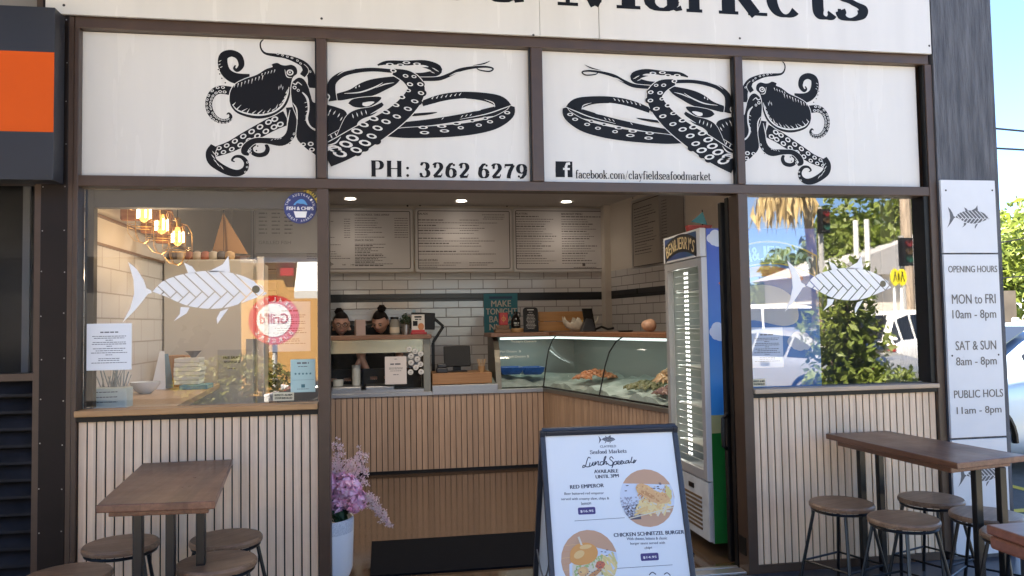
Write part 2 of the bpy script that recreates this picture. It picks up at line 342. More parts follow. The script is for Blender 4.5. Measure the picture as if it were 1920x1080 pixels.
# the shop's herring-boned tuna, in a box of width W (tail left, nose right), as flat polygons in (u,v)
FISH_BODY=spline([(.195,.47),(.26,.33),(.37,.24),(.52,.185),(.66,.19),(.8,.26),(.93,.40)],5)+spline([(.96,.52),(.85,.60),(.7,.70),(.56,.72),(.42,.67),(.29,.55),(.195,.47)],5)
FISH_FINS=[[(.035,.05),(.09,.15),(.135,.3),(.155,.42),(.185,.45),(.19,.49),(.165,.5),(.13,.6),(.08,.73),(0,.9),(.05,.7),(.075,.5),(.07,.3)],
 [(.40,.06),(.455,.12),(.485,.20),(.43,.215)],
 [(.70,-.03),(.71,.20),(.56,.195),(.66,.09)],[(.38,.69),(.44,.70),(.42,.78),(.335,.89),(.375,.79)],[(.70,.72),(.65,.86),(.625,.94),(.62,.86),(.645,.76)]]
def _clip(subj,a,b):
    out=[];n=len(subj);side=lambda p:(b[0]-a[0])*(p[1]-a[1])-(b[1]-a[1])*(p[0]-a[0])
    for i in range(n):
        p,q=subj[i],subj[(i+1)%n];sp,sq=side(p),side(q)
        if sp>=0: out.append(p)
        if (sp>=0)!=(sq>=0):
            t=sp/(sp-sq);out.append((p[0]+(q[0]-p[0])*t,p[1]+(q[1]-p[1])*t))
    return out
def fish_polys(gap=.008,asp=.495):
    """asp = height / width of the unit box; v axis of the source points down"""
    P=[]
    body=[(u,-v*asp) for u,v in FISH_BODY]
    ym=-.475*asp;w_=.060;q2=math.sqrt(.5);g=gap/2
    for k in range(-2,22):
        ux=.10+k*w_/q2
        def T(a,b): return (ux-(a+b)*q2,ym+(a-b)*q2)      # a along up-left, b along down-left
        for (a0,a1,b0,b1) in((0,.6,0,w_),(0,w_,w_,.6)):
            q=[T(a0+g,b0+g),T(a1-g,b0+g),T(a1-g,b1-g),T(a0+g,b1-g)]
            A=sum(q[n][0]*q[(n+1)%4][1]-q[(n+1)%4][0]*q[n][1] for n in range(4))
            if A<0:q=q[::-1]
            s=body
            for n in range(4):
                s=_clip(s,q[n],q[(n+1)%4])
                if len(s)<3:break
            if len(s)>=3:P.append(s)
    for f in FISH_FINS: P.append([(u,-v*asp) for u,v in f])
    return P
def put_fish(mb,pl,u0,v0,W,gap=.008,asp=.495,d=.001,mirror=False):
    for p in fish_polys(gap,asp):
        q=[((1-u) if mirror else u,v) for u,v in p]
        mb.poly([pl.p(u0+u*W,v0+v*W,d) for u,v in q])
# ================================================================== materials
WHITE=mat('white_panel',(.67,.645,.60),.24,var=.035,vscale=2.2,stretch=(3,3,.3))
BLACK=mat('black_vinyl',(.005,.005,.0065),.45,spec=.2)
GREYV=mat('grey_vinyl',(.10,.10,.11),.4)
BRONZE=mat('bronze_frame',(.062,.035,.022),.38,var=.12,vscale=9,bump=.03)
DARKCOL=mat('dark_brown_sheet',(.011,.006,.0045),.5,spec=.25,var=.25,vscale=5)
JET=mat('black_metal',(.006,.0057,.0055),.42,var=.2,vscale=12,spec=.3)
CHAR=mat('charcoal_paint',(.018,.019,.024),.38,var=.12,vscale=4)
ORANGE=mat('orange_sign',(.62,.085,.001),.4,spec=.25,var=.05,vscale=2)
SILL=wood('honey_timber',(.36,.19,.075),(.50,.28,.12),'x',.4)
BATTEN=wood('pale_batten',(.74,.53,.355),(.84,.64,.45),'z',.55,.0427,'x',.10,dirt=.10)
CBATTEN=wood('counter_batten',(.40,.265,.175),(.52,.36,.25),'z',.4,.0545,'x',.16)
CBATTEN2=wood('counter_batten_return',(.40,.265,.175),(.52,.36,.25),'z',.4,.0545,'y',.16)
GLASS=glass('window_glass',2.1)
CLEAR=glass('clear_glass',1.22)
STEEL=mat('brushed_steel',(.40,.395,.39),.42,1,var=.1,vscale=40,stretch=(1,1,12))
STEELD=mat('dull_steel',(.20,.185,.15),.45,.9,var=.1,vscale=30)
ALU=mat('aluminium',(.6,.6,.6),.35,.9)
PAPER=mat('paper',(.80,.81,.82),.6)
SCREW=mat('screw_head',(.30,.29,.28),.3,.8)
SCREWD=mat('dark_screw_head',(.05,.045,.04),.4,.5)
WHITEV=mat('white_vinyl',(.90,.88,.85),.5)
TEXTG=mat('hours_lettering',(.14,.125,.11),.5)
# ================================================================== ground
CONC=mat('concrete',(.28,.26,.235),.45,col2=(.36,.335,.30),vscale=2.5,bump=.08,bscale=90)
ASPH=mat('asphalt',(.075,.072,.066),.85,col2=(.12,.115,.105),vscale=5,bump=.4,bscale=160)
GROUND=mat('ground_soil',(.10,.105,.07),.9,col2=(.16,.15,.10),vscale=.5)
def floorgrid(name,x0,x1,y0,y1,z,m):
    return tag(MB().box(x0,x1,y0,y1,z-.15,z).build(name,m),kind='structure')
tag(MB().poly([(-400,-400,-.30),(400,-400,-.30),(400,400,-.30),(-400,400,-.30)]).build('ground',GROUND),kind='structure')
floorgrid('pavement',-14,4.35,-6.2,.0,0,CONC)
floorgrid('road',-90,90,-14.5,-6.35,-.13,ASPH)
floorgrid('car_park',4.5,60,-6.2,40,-.12,ASPH)
PAVD=mat('slate_paving',(.035,.038,.048),.32,col2=(.065,.07,.085),vscale=3.5,bump=.06,bscale=60)
tag(MB().box(-14,4.34,-1.75,-.001,.0005,.004).build('paving',PAVD),kind='structure')
tag(MB().box(4.35,4.5,-6.2,1.5,-.2,.012).box(-14,4.5,-6.35,-6.2,-.2,.012).build('kerb',mat('kerb_paint',(.55,.45,.17),.7,col2=(.42,.40,.33),vscale=6),bevel=.02),kind='structure')
floorgrid('far_pavement',-90,90,-22,-14.5,0,mat('far_concrete',(.46,.42,.35),.8,var=.1,vscale=1))
mb=MB()
for k in range(4): mb.box(5.55+k*2.6,5.64+k*2.6,1.4,6.6,-.118,-.116)
mb.box(4.6,14,1.28,1.37,-.118,-.116)
tag(mb.build('parking_line',mat('yellow_line_paint',(.62,.46,.05),.7,var=.15)),kind='structure')
mb=MB()
for k in range(-12,13): mb.box(k*6,k*6+3,-10.5,-10.38,-.128,-.126)
tag(mb.build('road_marking',mat('white_line_paint',(.7,.7,.68),.7)),kind='structure')
# ================================================================== building shell
XL,XR=-1.506,3.262
ZH=2.148; ZT=2.202; ZP=2.945; ZS=3.0; SILLZ=1.037; BASEZ=.047
SHELL=mat('shell_paint',(.30,.28,.26),.8,var=.1,vscale=2)
bld=thing('shop_building','single storey brick shop building with dark bronze shopfront frames','building',(.9,2.5,0))
MB().box(-14,3.69,.40,14,2.96,4.6).build('upper_wall',SHELL,bld)
MB().box(-14,3.69,.145,.399,2.96,4.6).build('front_parapet',SHELL,bld)
MB().box(-14,3.75,.0,14.3,4.601,4.7).build('roof',CHAR,bld)
MB().box(3.32,3.6,.14,14,0,2.955).build('end_wall',SHELL,bld)
MB().box(-14,-1.72,.6,.75,0,2.955).build('party_wall',SHELL,bld)
MB().box(XL-.2,XR+.2,.075,.14,2.21,2.955).build('bulkhead',JET,bld)
aw_=thing('awning','long flat white soffited awning over the shop forecourt','awning',(-4,-1.6,3.95))  # out of view; added to keep blue overhead sky off the left facade
MB().box(-14,1.9,-2.3,-.02,3.95,4.05).build('soffit',mat('soffit_paint',(.36,.33,.27),.7),aw_);MB().box(-14,1.9,-2.36,-2.301,3.85,4.25).build('fascia_edge',CHAR,aw_)
# shopfront frames
sf=thing('shopfront','dark bronze aluminium shopfront frame around windows and open doorway','shopfront',(.88,.05,0))
MX=[(-.331,-.279),(.816,.882),(2.012,2.061)]
MB().box(XL,XR,0,.09,ZP,ZS+.03).build('head_rail',BRONZE,sf,bevel=.004)
MB().box(XL,XR,.002,.092,ZH,ZT).build('transom',BRONZE,sf,bevel=.004)
MB().box(XL-.001,XL+.022,-.002,.09,BASEZ,ZP).build('left_stile',BRONZE,sf,bevel=.003)
MB().box(3.232,XR+.018,-.002,.13,BASEZ,ZP).build('right_stile',BRONZE,sf,bevel=.003)
for i,(a,b) in enumerate(MX):
    MB().box(a,b,-.003,.1,ZT,ZP).build('mullion',BRONZE,sf,bevel=.004)
MB().box(-.331,-.272,-.003,.12,0,ZH).build('door_post',BRONZE,sf,bevel=.004)
MB().box(2.006,2.066,-.003,.12,0,ZH).build('door_post',BRONZE,sf,bevel=.004)
MB().box(-1.484,-.331,.004,.08,SILLZ-.058,SILLZ-.03).build('sill_rail',JET,sf);MB().box(2.066,3.232,.004,.08,SILLZ-.055,SILLZ-.03).build('sill_rail',JET,sf)
MB().box(-1.484,-.331,.006,.08,0,BASEZ).build('base_rail',BRONZE,sf)
MB().box(2.066,3.232,.006,.08,0,BASEZ).build('base_rail',BRONZE,sf)
MB().box(-1.484,-.332,-.03,.09,SILLZ-.03,SILLZ).build('window_sill',SILL,sf,bevel=.004)
MB().box(2.067,3.231,-.02,.09,SILLZ-.03,SILLZ-.004).build('window_sill',wood('pale_sill',(.42,.30,.20),(.5,.38,.27),'x',.5),sf,bevel=.004)
# black strips put in as shadow beside the panels; dark jamb at right pane
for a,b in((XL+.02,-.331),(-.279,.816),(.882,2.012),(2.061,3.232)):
    MB().box(b-.007,b-.001,.006,.044,ZT+.001,ZP-.001).build('reveal_shadow',JET,sf)
MB().box(3.2,3.231,.012,.14,SILLZ+.001,ZH-.001).build('reveal_shadow',JET,sf)
m=MB();m.box(-1.482,-1.44,.09,.14,SILLZ+.001,ZH-.001);m.box(-1.44,-.332,.093,.16,2.055,ZH-.001)
m.build('inner_frame',mat('inner_frame_brown',(.03,.022,.014),.5),sf)
MB().box(-1.483,-.3315,.066,.074,SILLZ,ZH).build('window_pane',GLASS,sf)
MB().box(2.0665,3.2315,.066,.074,SILLZ,ZH).build('window_pane',glass('reflective_window_glass',2.7,rough=.012),sf)
# timber batten walls under the windows
def battens(name,label,x0,x1,z0,z1,pitch,parent_loc):
    t=thing(name,label,'wall cladding',parent_loc)
    m=MB();n=int(round((x1-x0)/pitch));p=(x1-x0)/n
    for i in range(n): m.box(x0+i*p+.0036,x0+(i+1)*p-.0036,.022,.030,z0,z1)
    m.build('batten_panel',BATTEN,t,bevel=.0008,seg=1)
    MB().box(x0,x1,.031,.06,z0,z1).build('backing_board',JET,t)
battens('batten_cladding','pale vertical timber batten wall under left window behind small table',-1.483,-.332,BASEZ,SILLZ-.06,.0427,(-.9,.02,0))
battens('batten_cladding','pale vertical timber batten wall under the sky-reflecting right window',2.067,3.231,BASEZ,SILLZ-.057,.0437,(2.65,.02,0))
# ---- fascia sign
fs=thing('fascia_sign','long white fascia sign board with cut-off black serif shop name','sign',(.9,-.02,3.2))
m=MB();m.box(-1.63,.865,-.03,-.012,ZS,3.75);m.box(.867,1.2,-.03,-.012,ZS,3.75);m.box(1.203,3.262,-.03,-.012,ZS,3.75)
m.build('sign_board',WHITE,fs,bevel=.001,seg=1)
FP=Plane((0,-.03,0),(1,0,0),(0,0,1))
m=MB()
base=at(1340,24,-.03).z
for ch,p0,p1 in(('M',1038,1212),('a',1208,1286),('r',1284,1346),('k',1344,1442),('e',1440,1508),('t',1512,1568),('s',1566,1630),('d',905,992),('o',806,894),('o',712,800)):
    a=at(p0,20,-.03).x;b=at(p1,20,-.03).x;m=MB();serif(m,FP,ch,a,base,.45,.0012,bold=.088,thin=.034,wd=b-a);m.build('letter',BLACK,fs)
m=MB()
for px,py in((120,10),(603,35),(1000,66),(1387,72),(1742,86)):
    q=at(px,py,-.03);disc(m,FP,q.x,q.z,.007,d=.0015,n=10)
m.build('screw',SCREWD,fs)
# ---- octopus panels
PP=Plane((0,.045,0),(1,0,0),(0,0,1))
def O2(q): P=at(370+q[0]/3.0476,60+q[1]/3.0476,.045);return (P.x,P.z)
OCT_B=MB();_ol=[0.0006]
SC2=at(370+100/3.0476,200,.045).x-at(370,200,.045).x; SC2/=100
def okbrush(pts,ws,halo=7,sm=True,white=False,k=5):
    p=spline([(a,b,c) for (a,b),c in zip(pts,ws)],k) if sm else [(a,b,c) for (a,b),c in zip(pts,ws)]
    q=[O2(a) for a in p];w_=[max(.5,a[2])*SC2 for a in p]
    if halo and not white:
        OCT_B.mi(1);ribbon(OCT_B,PP,q,[a+2*halo*SC2*.5 for a in w_],_ol[0]);_ol[0]+=.00002
    OCT_B.mi(1 if white else 0);ribbon(OCT_B,PP,q,w_,_ol[0]);_ol[0]+=.00002
    return p
def opoly(pts,white=False,sm=True,halo=0):
    p=spline(list(pts)+[pts[0]],4)[:-1] if sm else pts
    if halo:
        n=len(p);OCT_B.mi(1);ribbon(OCT_B,PP,[O2(a) for a in list(p)+[p[0]]],halo*SC2,_ol[0]);_ol[0]+=.00002
    OCT_B.mi(1 if white else 0)
    OCT_B.poly([PP.p(*O2(a),_ol[0]) for a in p][::-1]);_ol[0]+=.00002
def sucker(x,y,rx,ry,rot=0,inner=.55):
    u,v=O2((x,y));OCT_B.mi(1);disc(OCT_B,PP,u,v,rx*SC2,ry*SC2,_ol[0],12,-rot)
    OCT_B.mi(0);disc(OCT_B,PP,u,v,rx*SC2*inner,ry*SC2*inner,_ol[0]+.000015,10,-rot)
def suckers(p,offs,step,r,el=.75,t0=0,t1=1):
    d=0;last=None;acc=0;i=0;n=len(p)
    for i in range(1,n):
        if not (t0<=i/n<=t1): continue
        a,b=p[i-1],p[i];tx,ty=b[0]-a[0],b[1]-a[1];L=math.hypot(tx,ty) or 1;acc+=L
        if acc>=step*(b[2]/60 if b[2]<60 else 1):
            acc=0
            for j,o in enumerate(offs):
                s=b[2]/60;sucker(b[0]-ty/L*o*b[2]+(tx/L*step*.45 if j%2 else 0),b[1]+tx/L*o*b[2]+(ty/L*step*.45 if j%2 else 0),max(4.5,r*s),max(3.5,r*s*el),math.atan2(ty,tx))
    _ol[0]+=.00003
def hatch(pts,dx,dy,w=4):
    for x,y in pts:
        okbrush([(x,y),(x+dx*.5,y+dy*.5),(x+dx,y+dy)],[1,w,1],0,False,True)
# tentacles drawn back to front
okbrush([(388,33),(362,60),(364,95),(388,122),(440,132),(500,140),(556,158),(608,185),(640,225),(655,270),(655,320)],[7,9,10,14,20,24,32,40,46,50,52])
suckers([(430+i*9,128+i*2.6+max(0,i-14)*5.2,44) for i in range(0,24)],[-.25],26,11)
okbrush([(600,250),(618,220),(600,190)],[34,36,20])
okbrush([(300,268),(220,265),(168,235),(146,185),(152,138),(195,122),(238,142),(252,188),(230,218),(211,208),(218,190)],[60,66,60,58,52,42,40,34,24,15,8])
for x,y in((120,215),(128,240),(140,265),(160,290)): sucker(x,y,8,8)
_ol[0]+=.00003
hatch([(118,190),(122,170),(128,205)],16,-8,4)
p=okbrush([(195,338),(130,330),(88,352),(66,400),(72,450),(98,490),(138,510),(178,505),(192,482),(180,464),(168,472)],[54,50,44,40,40,36,30,26,18,11,6])
suckers(p,[-.22,.24],30,13,t1=.72)
p=okbrush([(510,490),(430,525),(350,568),(270,612),(190,655),(120,680),(88,690)],[90,84,82,78,68,62,50]);suckers(p,[-.24,.22],38,15)
okbrush([(96,650),(76,690),(84,735),(125,770),(185,800),(235,806),(272,785),(280,748),(255,716),(218,712),(198,732),(214,742)],[40,54,54,50,46,40,34,28,22,16,12,6])
hatch([(80,700),(92,725),(108,745),(128,760),(85,680)],22,26,5)
for x,y in((275,800),(285,772),(286,746)): sucker(x,y,7,6)
_ol[0]+=.00003
okbrush([(392,642),(402,668),(388,695),(350,704),(316,690),(310,660),(335,642)],[18,26,28,26,24,20,12])
for x,y in((345,652),(338,678),(302,690),(300,672)): sucker(x,y,9,8)
_ol[0]+=.00003
p=okbrush([(535,430),(545,520),(530,590),(480,628),(400,622),(330,622),(285,650),(268,685),(295,702)],[60,58,56,50,36,34,40,36,14])
suckers([(552-i*4,550+i*9,46) for i in range(10)],[-.3],26,11)
hatch([(440,616),(455,615),(470,612),(420,620)],12,-6,4)
# trunk of the body at the mullion
opoly([(530,300),(575,262),(612,275),(640,330),(660,400),(700,430),(700,690),(645,680),(608,652),(566,600),(572,500),(545,420)],halo=8)
okbrush([(600,345),(628,380),(636,440),(626,500),(650,545),(700,570)],[6,14,10,14,10,16],0,True,True)
hatch([(628,400),(632,425),(634,450),(632,475),(630,500)],-16,6,5)
okbrush([(640,330),(660,380),(690,400)],[3,8,3],0,True,True)
okbrush([(545,405),(566,440),(572,500)],[3,8,4],0,True,True)
okbrush([(530,445),(518,500),(512,540)],[3,7,3],0,True,True)
for x,y,r in((606,642,15),(648,640,18),(655,672,17)): sucker(x,y,r,r*.75)
_ol[0]+=.00003
# head
opoly([(184,395),(188,345),(215,300),(270,270),(340,245),(392,213),(430,200),(425,186),(456,177),(480,188),(505,192),(540,188),(566,206),(570,238),(545,262),(532,320),(528,370),(500,430),(440,475),(370,495),(300,490),(230,465),(196,430)],halo=9)
okbrush([(200,415),(232,448),(300,470),(372,474),(440,455),(488,415),(514,360),(524,315)],[3,8,10,10,10,10,9,3],0,True,True)
for i,(x,y) in enumerate([(205,418),(228,440),(256,453),(285,462),(315,466),(345,468),(375,466),(402,460),(428,450),(450,437),(470,420),(486,400),(498,378),(507,352)]):
    a=R(-8-i*4.5);okbrush([(x,y),(x+22*math.cos(a)*(.7+.4*(i%3)),y-28*(.6+.25*(i%2)))],[7,1],0,False,True)
for i in range(9):
    x=215+i*20;okbrush([(x,300-i*6.5),(x-5,318-i*6.5+(i%3)*5)],[6,1],0,False,True)
for i in range(5): okbrush([(372+i*18,236-i*5),(366+i*18,250-i*4)],[6,1],0,False,True)
hatch([(468,308),(480,300),(490,310)],-3,22,5)
sucker(530,232,21,19,inner=.62);_ol[0]+=.00003
OCT_B.mi(1);disc(OCT_B,PP,*O2((529,231)),6*SC2,d=_ol[0],n=10);_ol[0]+=.00002
okbrush([(500,215),(512,255),(540,262)],[2,6,2],0,True,True)
okbrush([(540,290),(562,300),(575,288),(598,305)],[4,7,6,3],0,True,True);sucker(556,318,12,11);sucker(577,334,9,9)
_ol[0]+=.00003
hatch([(600,345),(610,350)],10,14,5)
# tangle right of the mullion
okbrush([(1030,190),(1085,176),(1190,178),(1300,184),(1370,212),(1355,236),(1290,246),(1230,240)],[10,26,30,50,60,44,30,14])
for x,y in((1100,186),(1160,190),(1195,176),(1255,184)): sucker(x,y,24,9)
_ol[0]+=.00003
okbrush([(1130,205),(1220,200),(1290,196),(1320,200)],[6,20,14,3],0,True,True)
hatch([(1340,205),(1355,215),(1330,225)],26,12,5)
okbrush([(1270,270),(1375,268),(1440,246),(1500,218),(1580,203),(1650,200),(1690,210),(1668,226),(1612,218),(1592,204)],[24,26,24,22,17,13,10,10,8,3])
okbrush([(1575,192),(1635,182),(1673,166)],[2,9,2])
okbrush([(1440,252),(1475,236),(1500,228)],[1,6,1],0,True,True)
opoly([(798,352),(870,330),(935,292),(1010,268),(1130,254),(1165,260),(1135,300),(1080,330),(1000,366),(900,378),(800,392)],halo=8)
okbrush([(840,352),(930,345),(1010,318),(1060,290)],[2,8,8,2],0,True,True);okbrush([(905,322),(908,312)],[9,3],0,False,True);okbrush([(925,315),(926,303)],[9,3],0,False,True)
okbrush([(1020,320),(1070,300),(1125,290)],[1,7,1],0,True,True)
opoly([(862,408),(895,382),(1000,370),(1052,376),(1020,410),(970,432),(900,430)],halo=7)
opoly([(945,405),(985,398),(1012,402),(975,425),(945,420)],True)
okbrush([(775,395),(764,330),(778,280),(835,240),(920,222),(1010,216),(1110,224)],[50,54,44,34,26,24,24])
okbrush([(800,250),(840,225),(900,214)],[1,6,1],0,True,True);sucker(745,372,14,20);_ol[0]+=.00003
opoly([(738,415),(800,432),(850,458),(864,530),(820,560),(738,590)],halo=7)
hatch([(765,440),(790,450),(815,465),(755,462),(830,485)],-14,24,7)
opoly([(738,600),(860,540),(930,560),(900,640),(738,700)],halo=6)
hatch([(760,585),(785,572),(810,560)],12,26,8)
p=okbrush([(1060,410),(1000,450),(930,470),(885,500),(858,560),(820,610)],[20,50,66,80,90,60],6)
hatch([(885,468),(910,460),(935,452),(960,446)],8,26,7)
p1=okbrush([(1285,412),(1390,378),(1510,362),(1640,372),(1730,402),(1758,450),(1690,455),(1560,480),(1430,502),(1300,520),(1180,532),(1110,540)],[40,44,44,54,80,90,60,46,42,40,36,20])
opoly([(1290,425),(1400,398),(1530,380),(1600,408),(1640,415),(1625,440),(1600,452),(1480,462),(1330,478),(1230,462)],True)
for i in range(7): okbrush([(1340+i*26,384-i*3.5),(1352+i*26,366-i*3)],[7,1],0,False,True)
hatch([(1505,490),(1530,485),(1555,482),(1395,502)],14,-14,5)
opoly([(1200,470),(1290,462),(1372,459),(1320,474),(1215,482)])
p=okbrush([(1800,425),(1782,470),(1700,520),(1580,550),(1440,566),(1300,574),(1170,578),(1060,582)],[30,62,78,80,78,72,62,30])
okbrush([(1500,500),(1650,470),(1740,440),(1795,420)],[2,6,6,3],0,True,True)
for x,y in((1770,462),(1742,488),(1672,514),(1645,494),(1608,533),(1570,508),(1505,548),(1480,524),(1412,566),(1396,539),(1298,576),(1290,546)): sucker(x,y,30 if x<1500 else 20,10)
_ol[0]+=.00003
okbrush([(1640,386),(1690,405),(1700,432)],[1,6,1],0,True,True)
p=okbrush([(1120,228),(1200,258),(1248,310),(1240,365),(1190,430),(1120,492),(1030,552),(930,612),(820,672),(735,712)],[40,84,104,112,120,128,142,156,150,140],10)
sc=[(1290,300),(1300,350),(1275,400),(1225,445),(1190,490),(1130,540),(1080,580),(1040,625),(970,665),(930,690)]
for x,y in sc:
    u,v=O2((x-14,y));OCT_B.mi(0);disc(OCT_B,PP,u,v,26*SC2,22*SC2,_ol[0])
_ol[0]+=.00003
for x,y,r in((1120,222,20),(1190,252,18),(1238,256,16),(1215,300,20),(1274,300,20),(1204,335,18),(1278,350,20),(1168,372,22),(1242,397,24),(1133,418,24),(1203,440,26),(1076,458,28),(1140,484,26),(1006,495,32),(1078,513,30),(950,530,32),(1030,550,32),(912,568,36),(996,596,32),(886,606,40),(958,635,38),(850,642,42),(908,675,36),(785,668,44),(815,696,44)):
    sucker(x,y,r,r*.48 if r>22 else r*.6,R(10))
_ol[0]+=.00003
okbrush([(1105,380),(1080,420),(1030,450),(990,470)],[2,14,9,2],0,True,True)
okbrush([(820,600),(790,635),(745,648)],[2,9,3],0,True,True)
okbrush([(735,690),(760,668),(820,660)],[2,9,2],0,True,True)
AX=.866   # mirror axis between the two drawings
def panel(x0,x1,label,clip,mirror,extra=None):
    t=thing('sign_panel',label,'sign',((x0+x1)/2,.05,2.6))
    MB().box(x0,x1,.046,.058,ZT+.002,ZP-.002).build('panel_board',WHITE,t)
    me=MB();vs=[( (2*AX-v[0]) if mirror else v[0],v[1],v[2]) for v in OCT_B.v]
    bm=bmesh.new();bv=[bm.verts.new(v) for v in vs]
    for f,mi_ in zip(OCT_B.f,OCT_B.m):
        try:
            ff=bm.faces.new([bv[i] for i in f]);ff.material_index=mi_
        except ValueError: pass
    for X,nx in((x0,-1),(x1,1)):
        bmesh.ops.bisect_plane(bm,geom=bm.verts[:]+bm.edges[:]+bm.faces[:],plane_co=(X,0,0),plane_no=(nx,0,0),clear_outer=True)
    bmesh.ops.bisect_plane(bm,geom=bm.verts[:]+bm.edges[:]+bm.faces[:],plane_co=(0,0,ZP-.004),plane_no=(0,0,1),clear_outer=True)
    bmesh.ops.delete(bm,geom=[v for v in bm.verts if not v.link_faces],context='VERTS')
    for v in bm.verts: v.co-=Vector(t.location)
    msh=bpy.data.meshes.new('octopus_print');bm.to_mesh(msh);bm.free()
    msh.materials.append(BLACK);msh.materials.append(WHITE)
    o=bpy.data.objects.new('octopus_print',msh);COL.objects.link(o);o.parent=t
    if extra: extra(t)
    return t
panel(-1.484,-.333,'white sign panel above left window with black octopus head at its right end',0,False)
def ex2(t):
    m=MB();a=at(694,329,.045);b=at(991,334,.045)
    serif(m,PP,'PH: 3262 6279',a.x,(a.z+b.z)/2-.004,.125,.0012,bold=.115,thin=.034,wd=b.x-a.x)
    m.build('lettering',BLACK,t)
panel(-.277,.814,'white sign panel with black octopus tentacles and phone number',0,False,ex2)
def ex3(t):
    m=MB();a=at(1042,332,.045);b=at(1073,303,.045)
    rect(m,PP,a.x,b.x,a.z,b.z,.0012);m.build('logo_square',BLACK,t)
    m=MB();w_=b.x-a.x
    ribbon(m,PP,[(a.x+w_*.62,a.z),(a.x+w_*.62,a.z+w_*.62),(a.x+w_*.68,a.z+w_*.78),(a.x+w_*.86,a.z+w_*.8)],w_*.16,.0018)
    rect(m,PP,a.x+w_*.44,a.x+w_*.84,a.z+w_*.42,a.z+w_*.54,.0019);m.build('logo_letter',WHITE,t)
    m=MB();c=at(1079,335,.045);e=at(1333,338,.045)
    serif(m,PP,'facebook.com/clayfieldseafoodmarket',c.x,(c.z+e.z)/2+.001,.066,.0012,bold=.08,thin=.035,wd=e.x-c.x)
    m.build('lettering',BLACK,t)
panel(.884,2.01,'white sign panel with black octopus tentacles and web address',0,True,ex3)
panel(2.063,3.205,'white sign panel above right window with black octopus head at its left end',0,True)
# ---- left column, neighbour shop
mcol=thing('column','dark brown clad column with rows of small screws beside the left window','column',(-1.58,0,0))
MB().box(-1.652,-1.53,-.005,.2,0,3.4).build('cladding',DARKCOL,mcol,bevel=.003)
MB().box(-1.53,-1.5075,-.002,.12,0,3.0).build('edge_trim',BRONZE,mcol);MB().box(-1.68,-1.652,-.002,.12,0,3.4).build('edge_trim',BRONZE,mcol)
m=MB();CPn=Plane((0,-.005,0),(1,0,0),(0,0,1))
for i in range(14):
    for x in(-1.642,-1.54):
        disc(m,CPn,x+random.uniform(-.003,.003),.25+i*.21+random.uniform(-.01,.01),.0035,d=.002,n=8)
m.build('screw',SCREW,mcol)
ns=thing('neighbour_sign','charcoal and orange sign box of the neighbouring shop','sign',(-1.9,-.12,2.6))
m=MB();zt=at(60,12,-.15).z;z1=at(60,97,-.15).z;z2=at(60,247,-.15).z;zb=at(60,337,-.15).z;xr=at(101,200,-.15).x
m.box(-4.5,xr,-.15,-.03,zb,zt);m.build('sign_box',CHAR,ns,bevel=.002)
MB().box(-4.5,xr-.0005,-.152,-.149,z2,z1).build('orange_band',ORANGE,ns)
m=MB();NP=Plane((0,-.15,0),(1,0,0),(0,0,1))
for px,py in((87,19),(88,330)): q=at(px,py,-.15);disc(m,NP,q.x,q.z,.005,d=.002,n=8)
m.build('screw',SCREWD,ns)
nb=thing('neighbour_window','dark window with black louvres of the neighbouring shop','window',(-2.4,.1,0))
MB().box(-4.5,-1.682,.06,.066,1.22,2.5).build('window_pane',CLEAR,nb)
m=MB();m.box(-4.5,-1.682,0,.1,2.16,2.21);m.box(-4.5,-1.682,.002,.1,1.19,1.225);m.build('window_frame',BRONZE,nb)
m=MB()
for i in range(14): m.add([(-4.5,.02,.06+i*.082),(-1.683,.02,.06+i*.082),(-1.683,.07,.115+i*.082),(-4.5,.07,.115+i*.082),(-4.5,.02,.047+i*.082),(-1.683,.02,.047+i*.082),(-1.683,.07,.102+i*.082),(-4.5,.07,.102+i*.082)],[(0,1,2,3),(7,6,5,4),(0,4,5,1),(1,5,6,2),(3,2,6,7),(0,3,7,4)])
m.build('louvre',mat('louvre_black',(.012,.012,.015),.55,spec=.2,var=.4,vscale=9),nb)
MB().box(-4.5,-1.683,.11,.14,0,1.2).build('louvre_backing',JET,nb)
m=MB()
for x in(-1.76,-1.86): m.box(x,x+.035,.3,.32,1.2,2.5)
m.build('inner_blind',mat('grey_blind',(.10,.10,.10),.7),nb);MB().box(-4.5,-1.683,.5,.52,0,2.6).build('inner_wall',JET,nb)
# ---- right rendered pillar and its boards
RENDER=mat('dark_render',(.045,.046,.054),.65,col2=(.12,.122,.135),vscale=3.5,bump=1.0,bscale=16,stretch=(7,2,.8))
pil=tag(MB().box(3.284,3.693,-.012,.40,0,4.55).build('pillar',RENDER),'dark grey rough rendered pillar at the right end of the shopfront','pillar')
HP=Plane((0,-.030,0),(1,0,0),(0,0,1))
zz=[at(1820,y,-.03).z for y in(338,474,477,820,824)]
xl=at(1766,400,-.03).x;xr=at(1868,400,-.03).x
BOARD=mat('hours_board_white',(.66,.67,.69),.3,var=.02)
hb=thing('hours_sign','tall white opening hours board on the dark pillar','sign',(3.5,-.02,1.6))
m=MB();m.box(xl,xr,-.03,-.014,zz[1],zz[0]);m.box(xl,xr,-.03,-.014,zz[3],zz[2]);m.build('board',BOARD,hb,bevel=.001,seg=1)
m=MB();c0=at(1775,410,-.03);c1=at(1858,410,-.03);put_fish(m,HP,c0.x,at(1816,386,-.03).z-.0,c1.x-c0.x,gap=.016,d=.001)
m.build('fish_print',GREYV,hb)
m=MB()
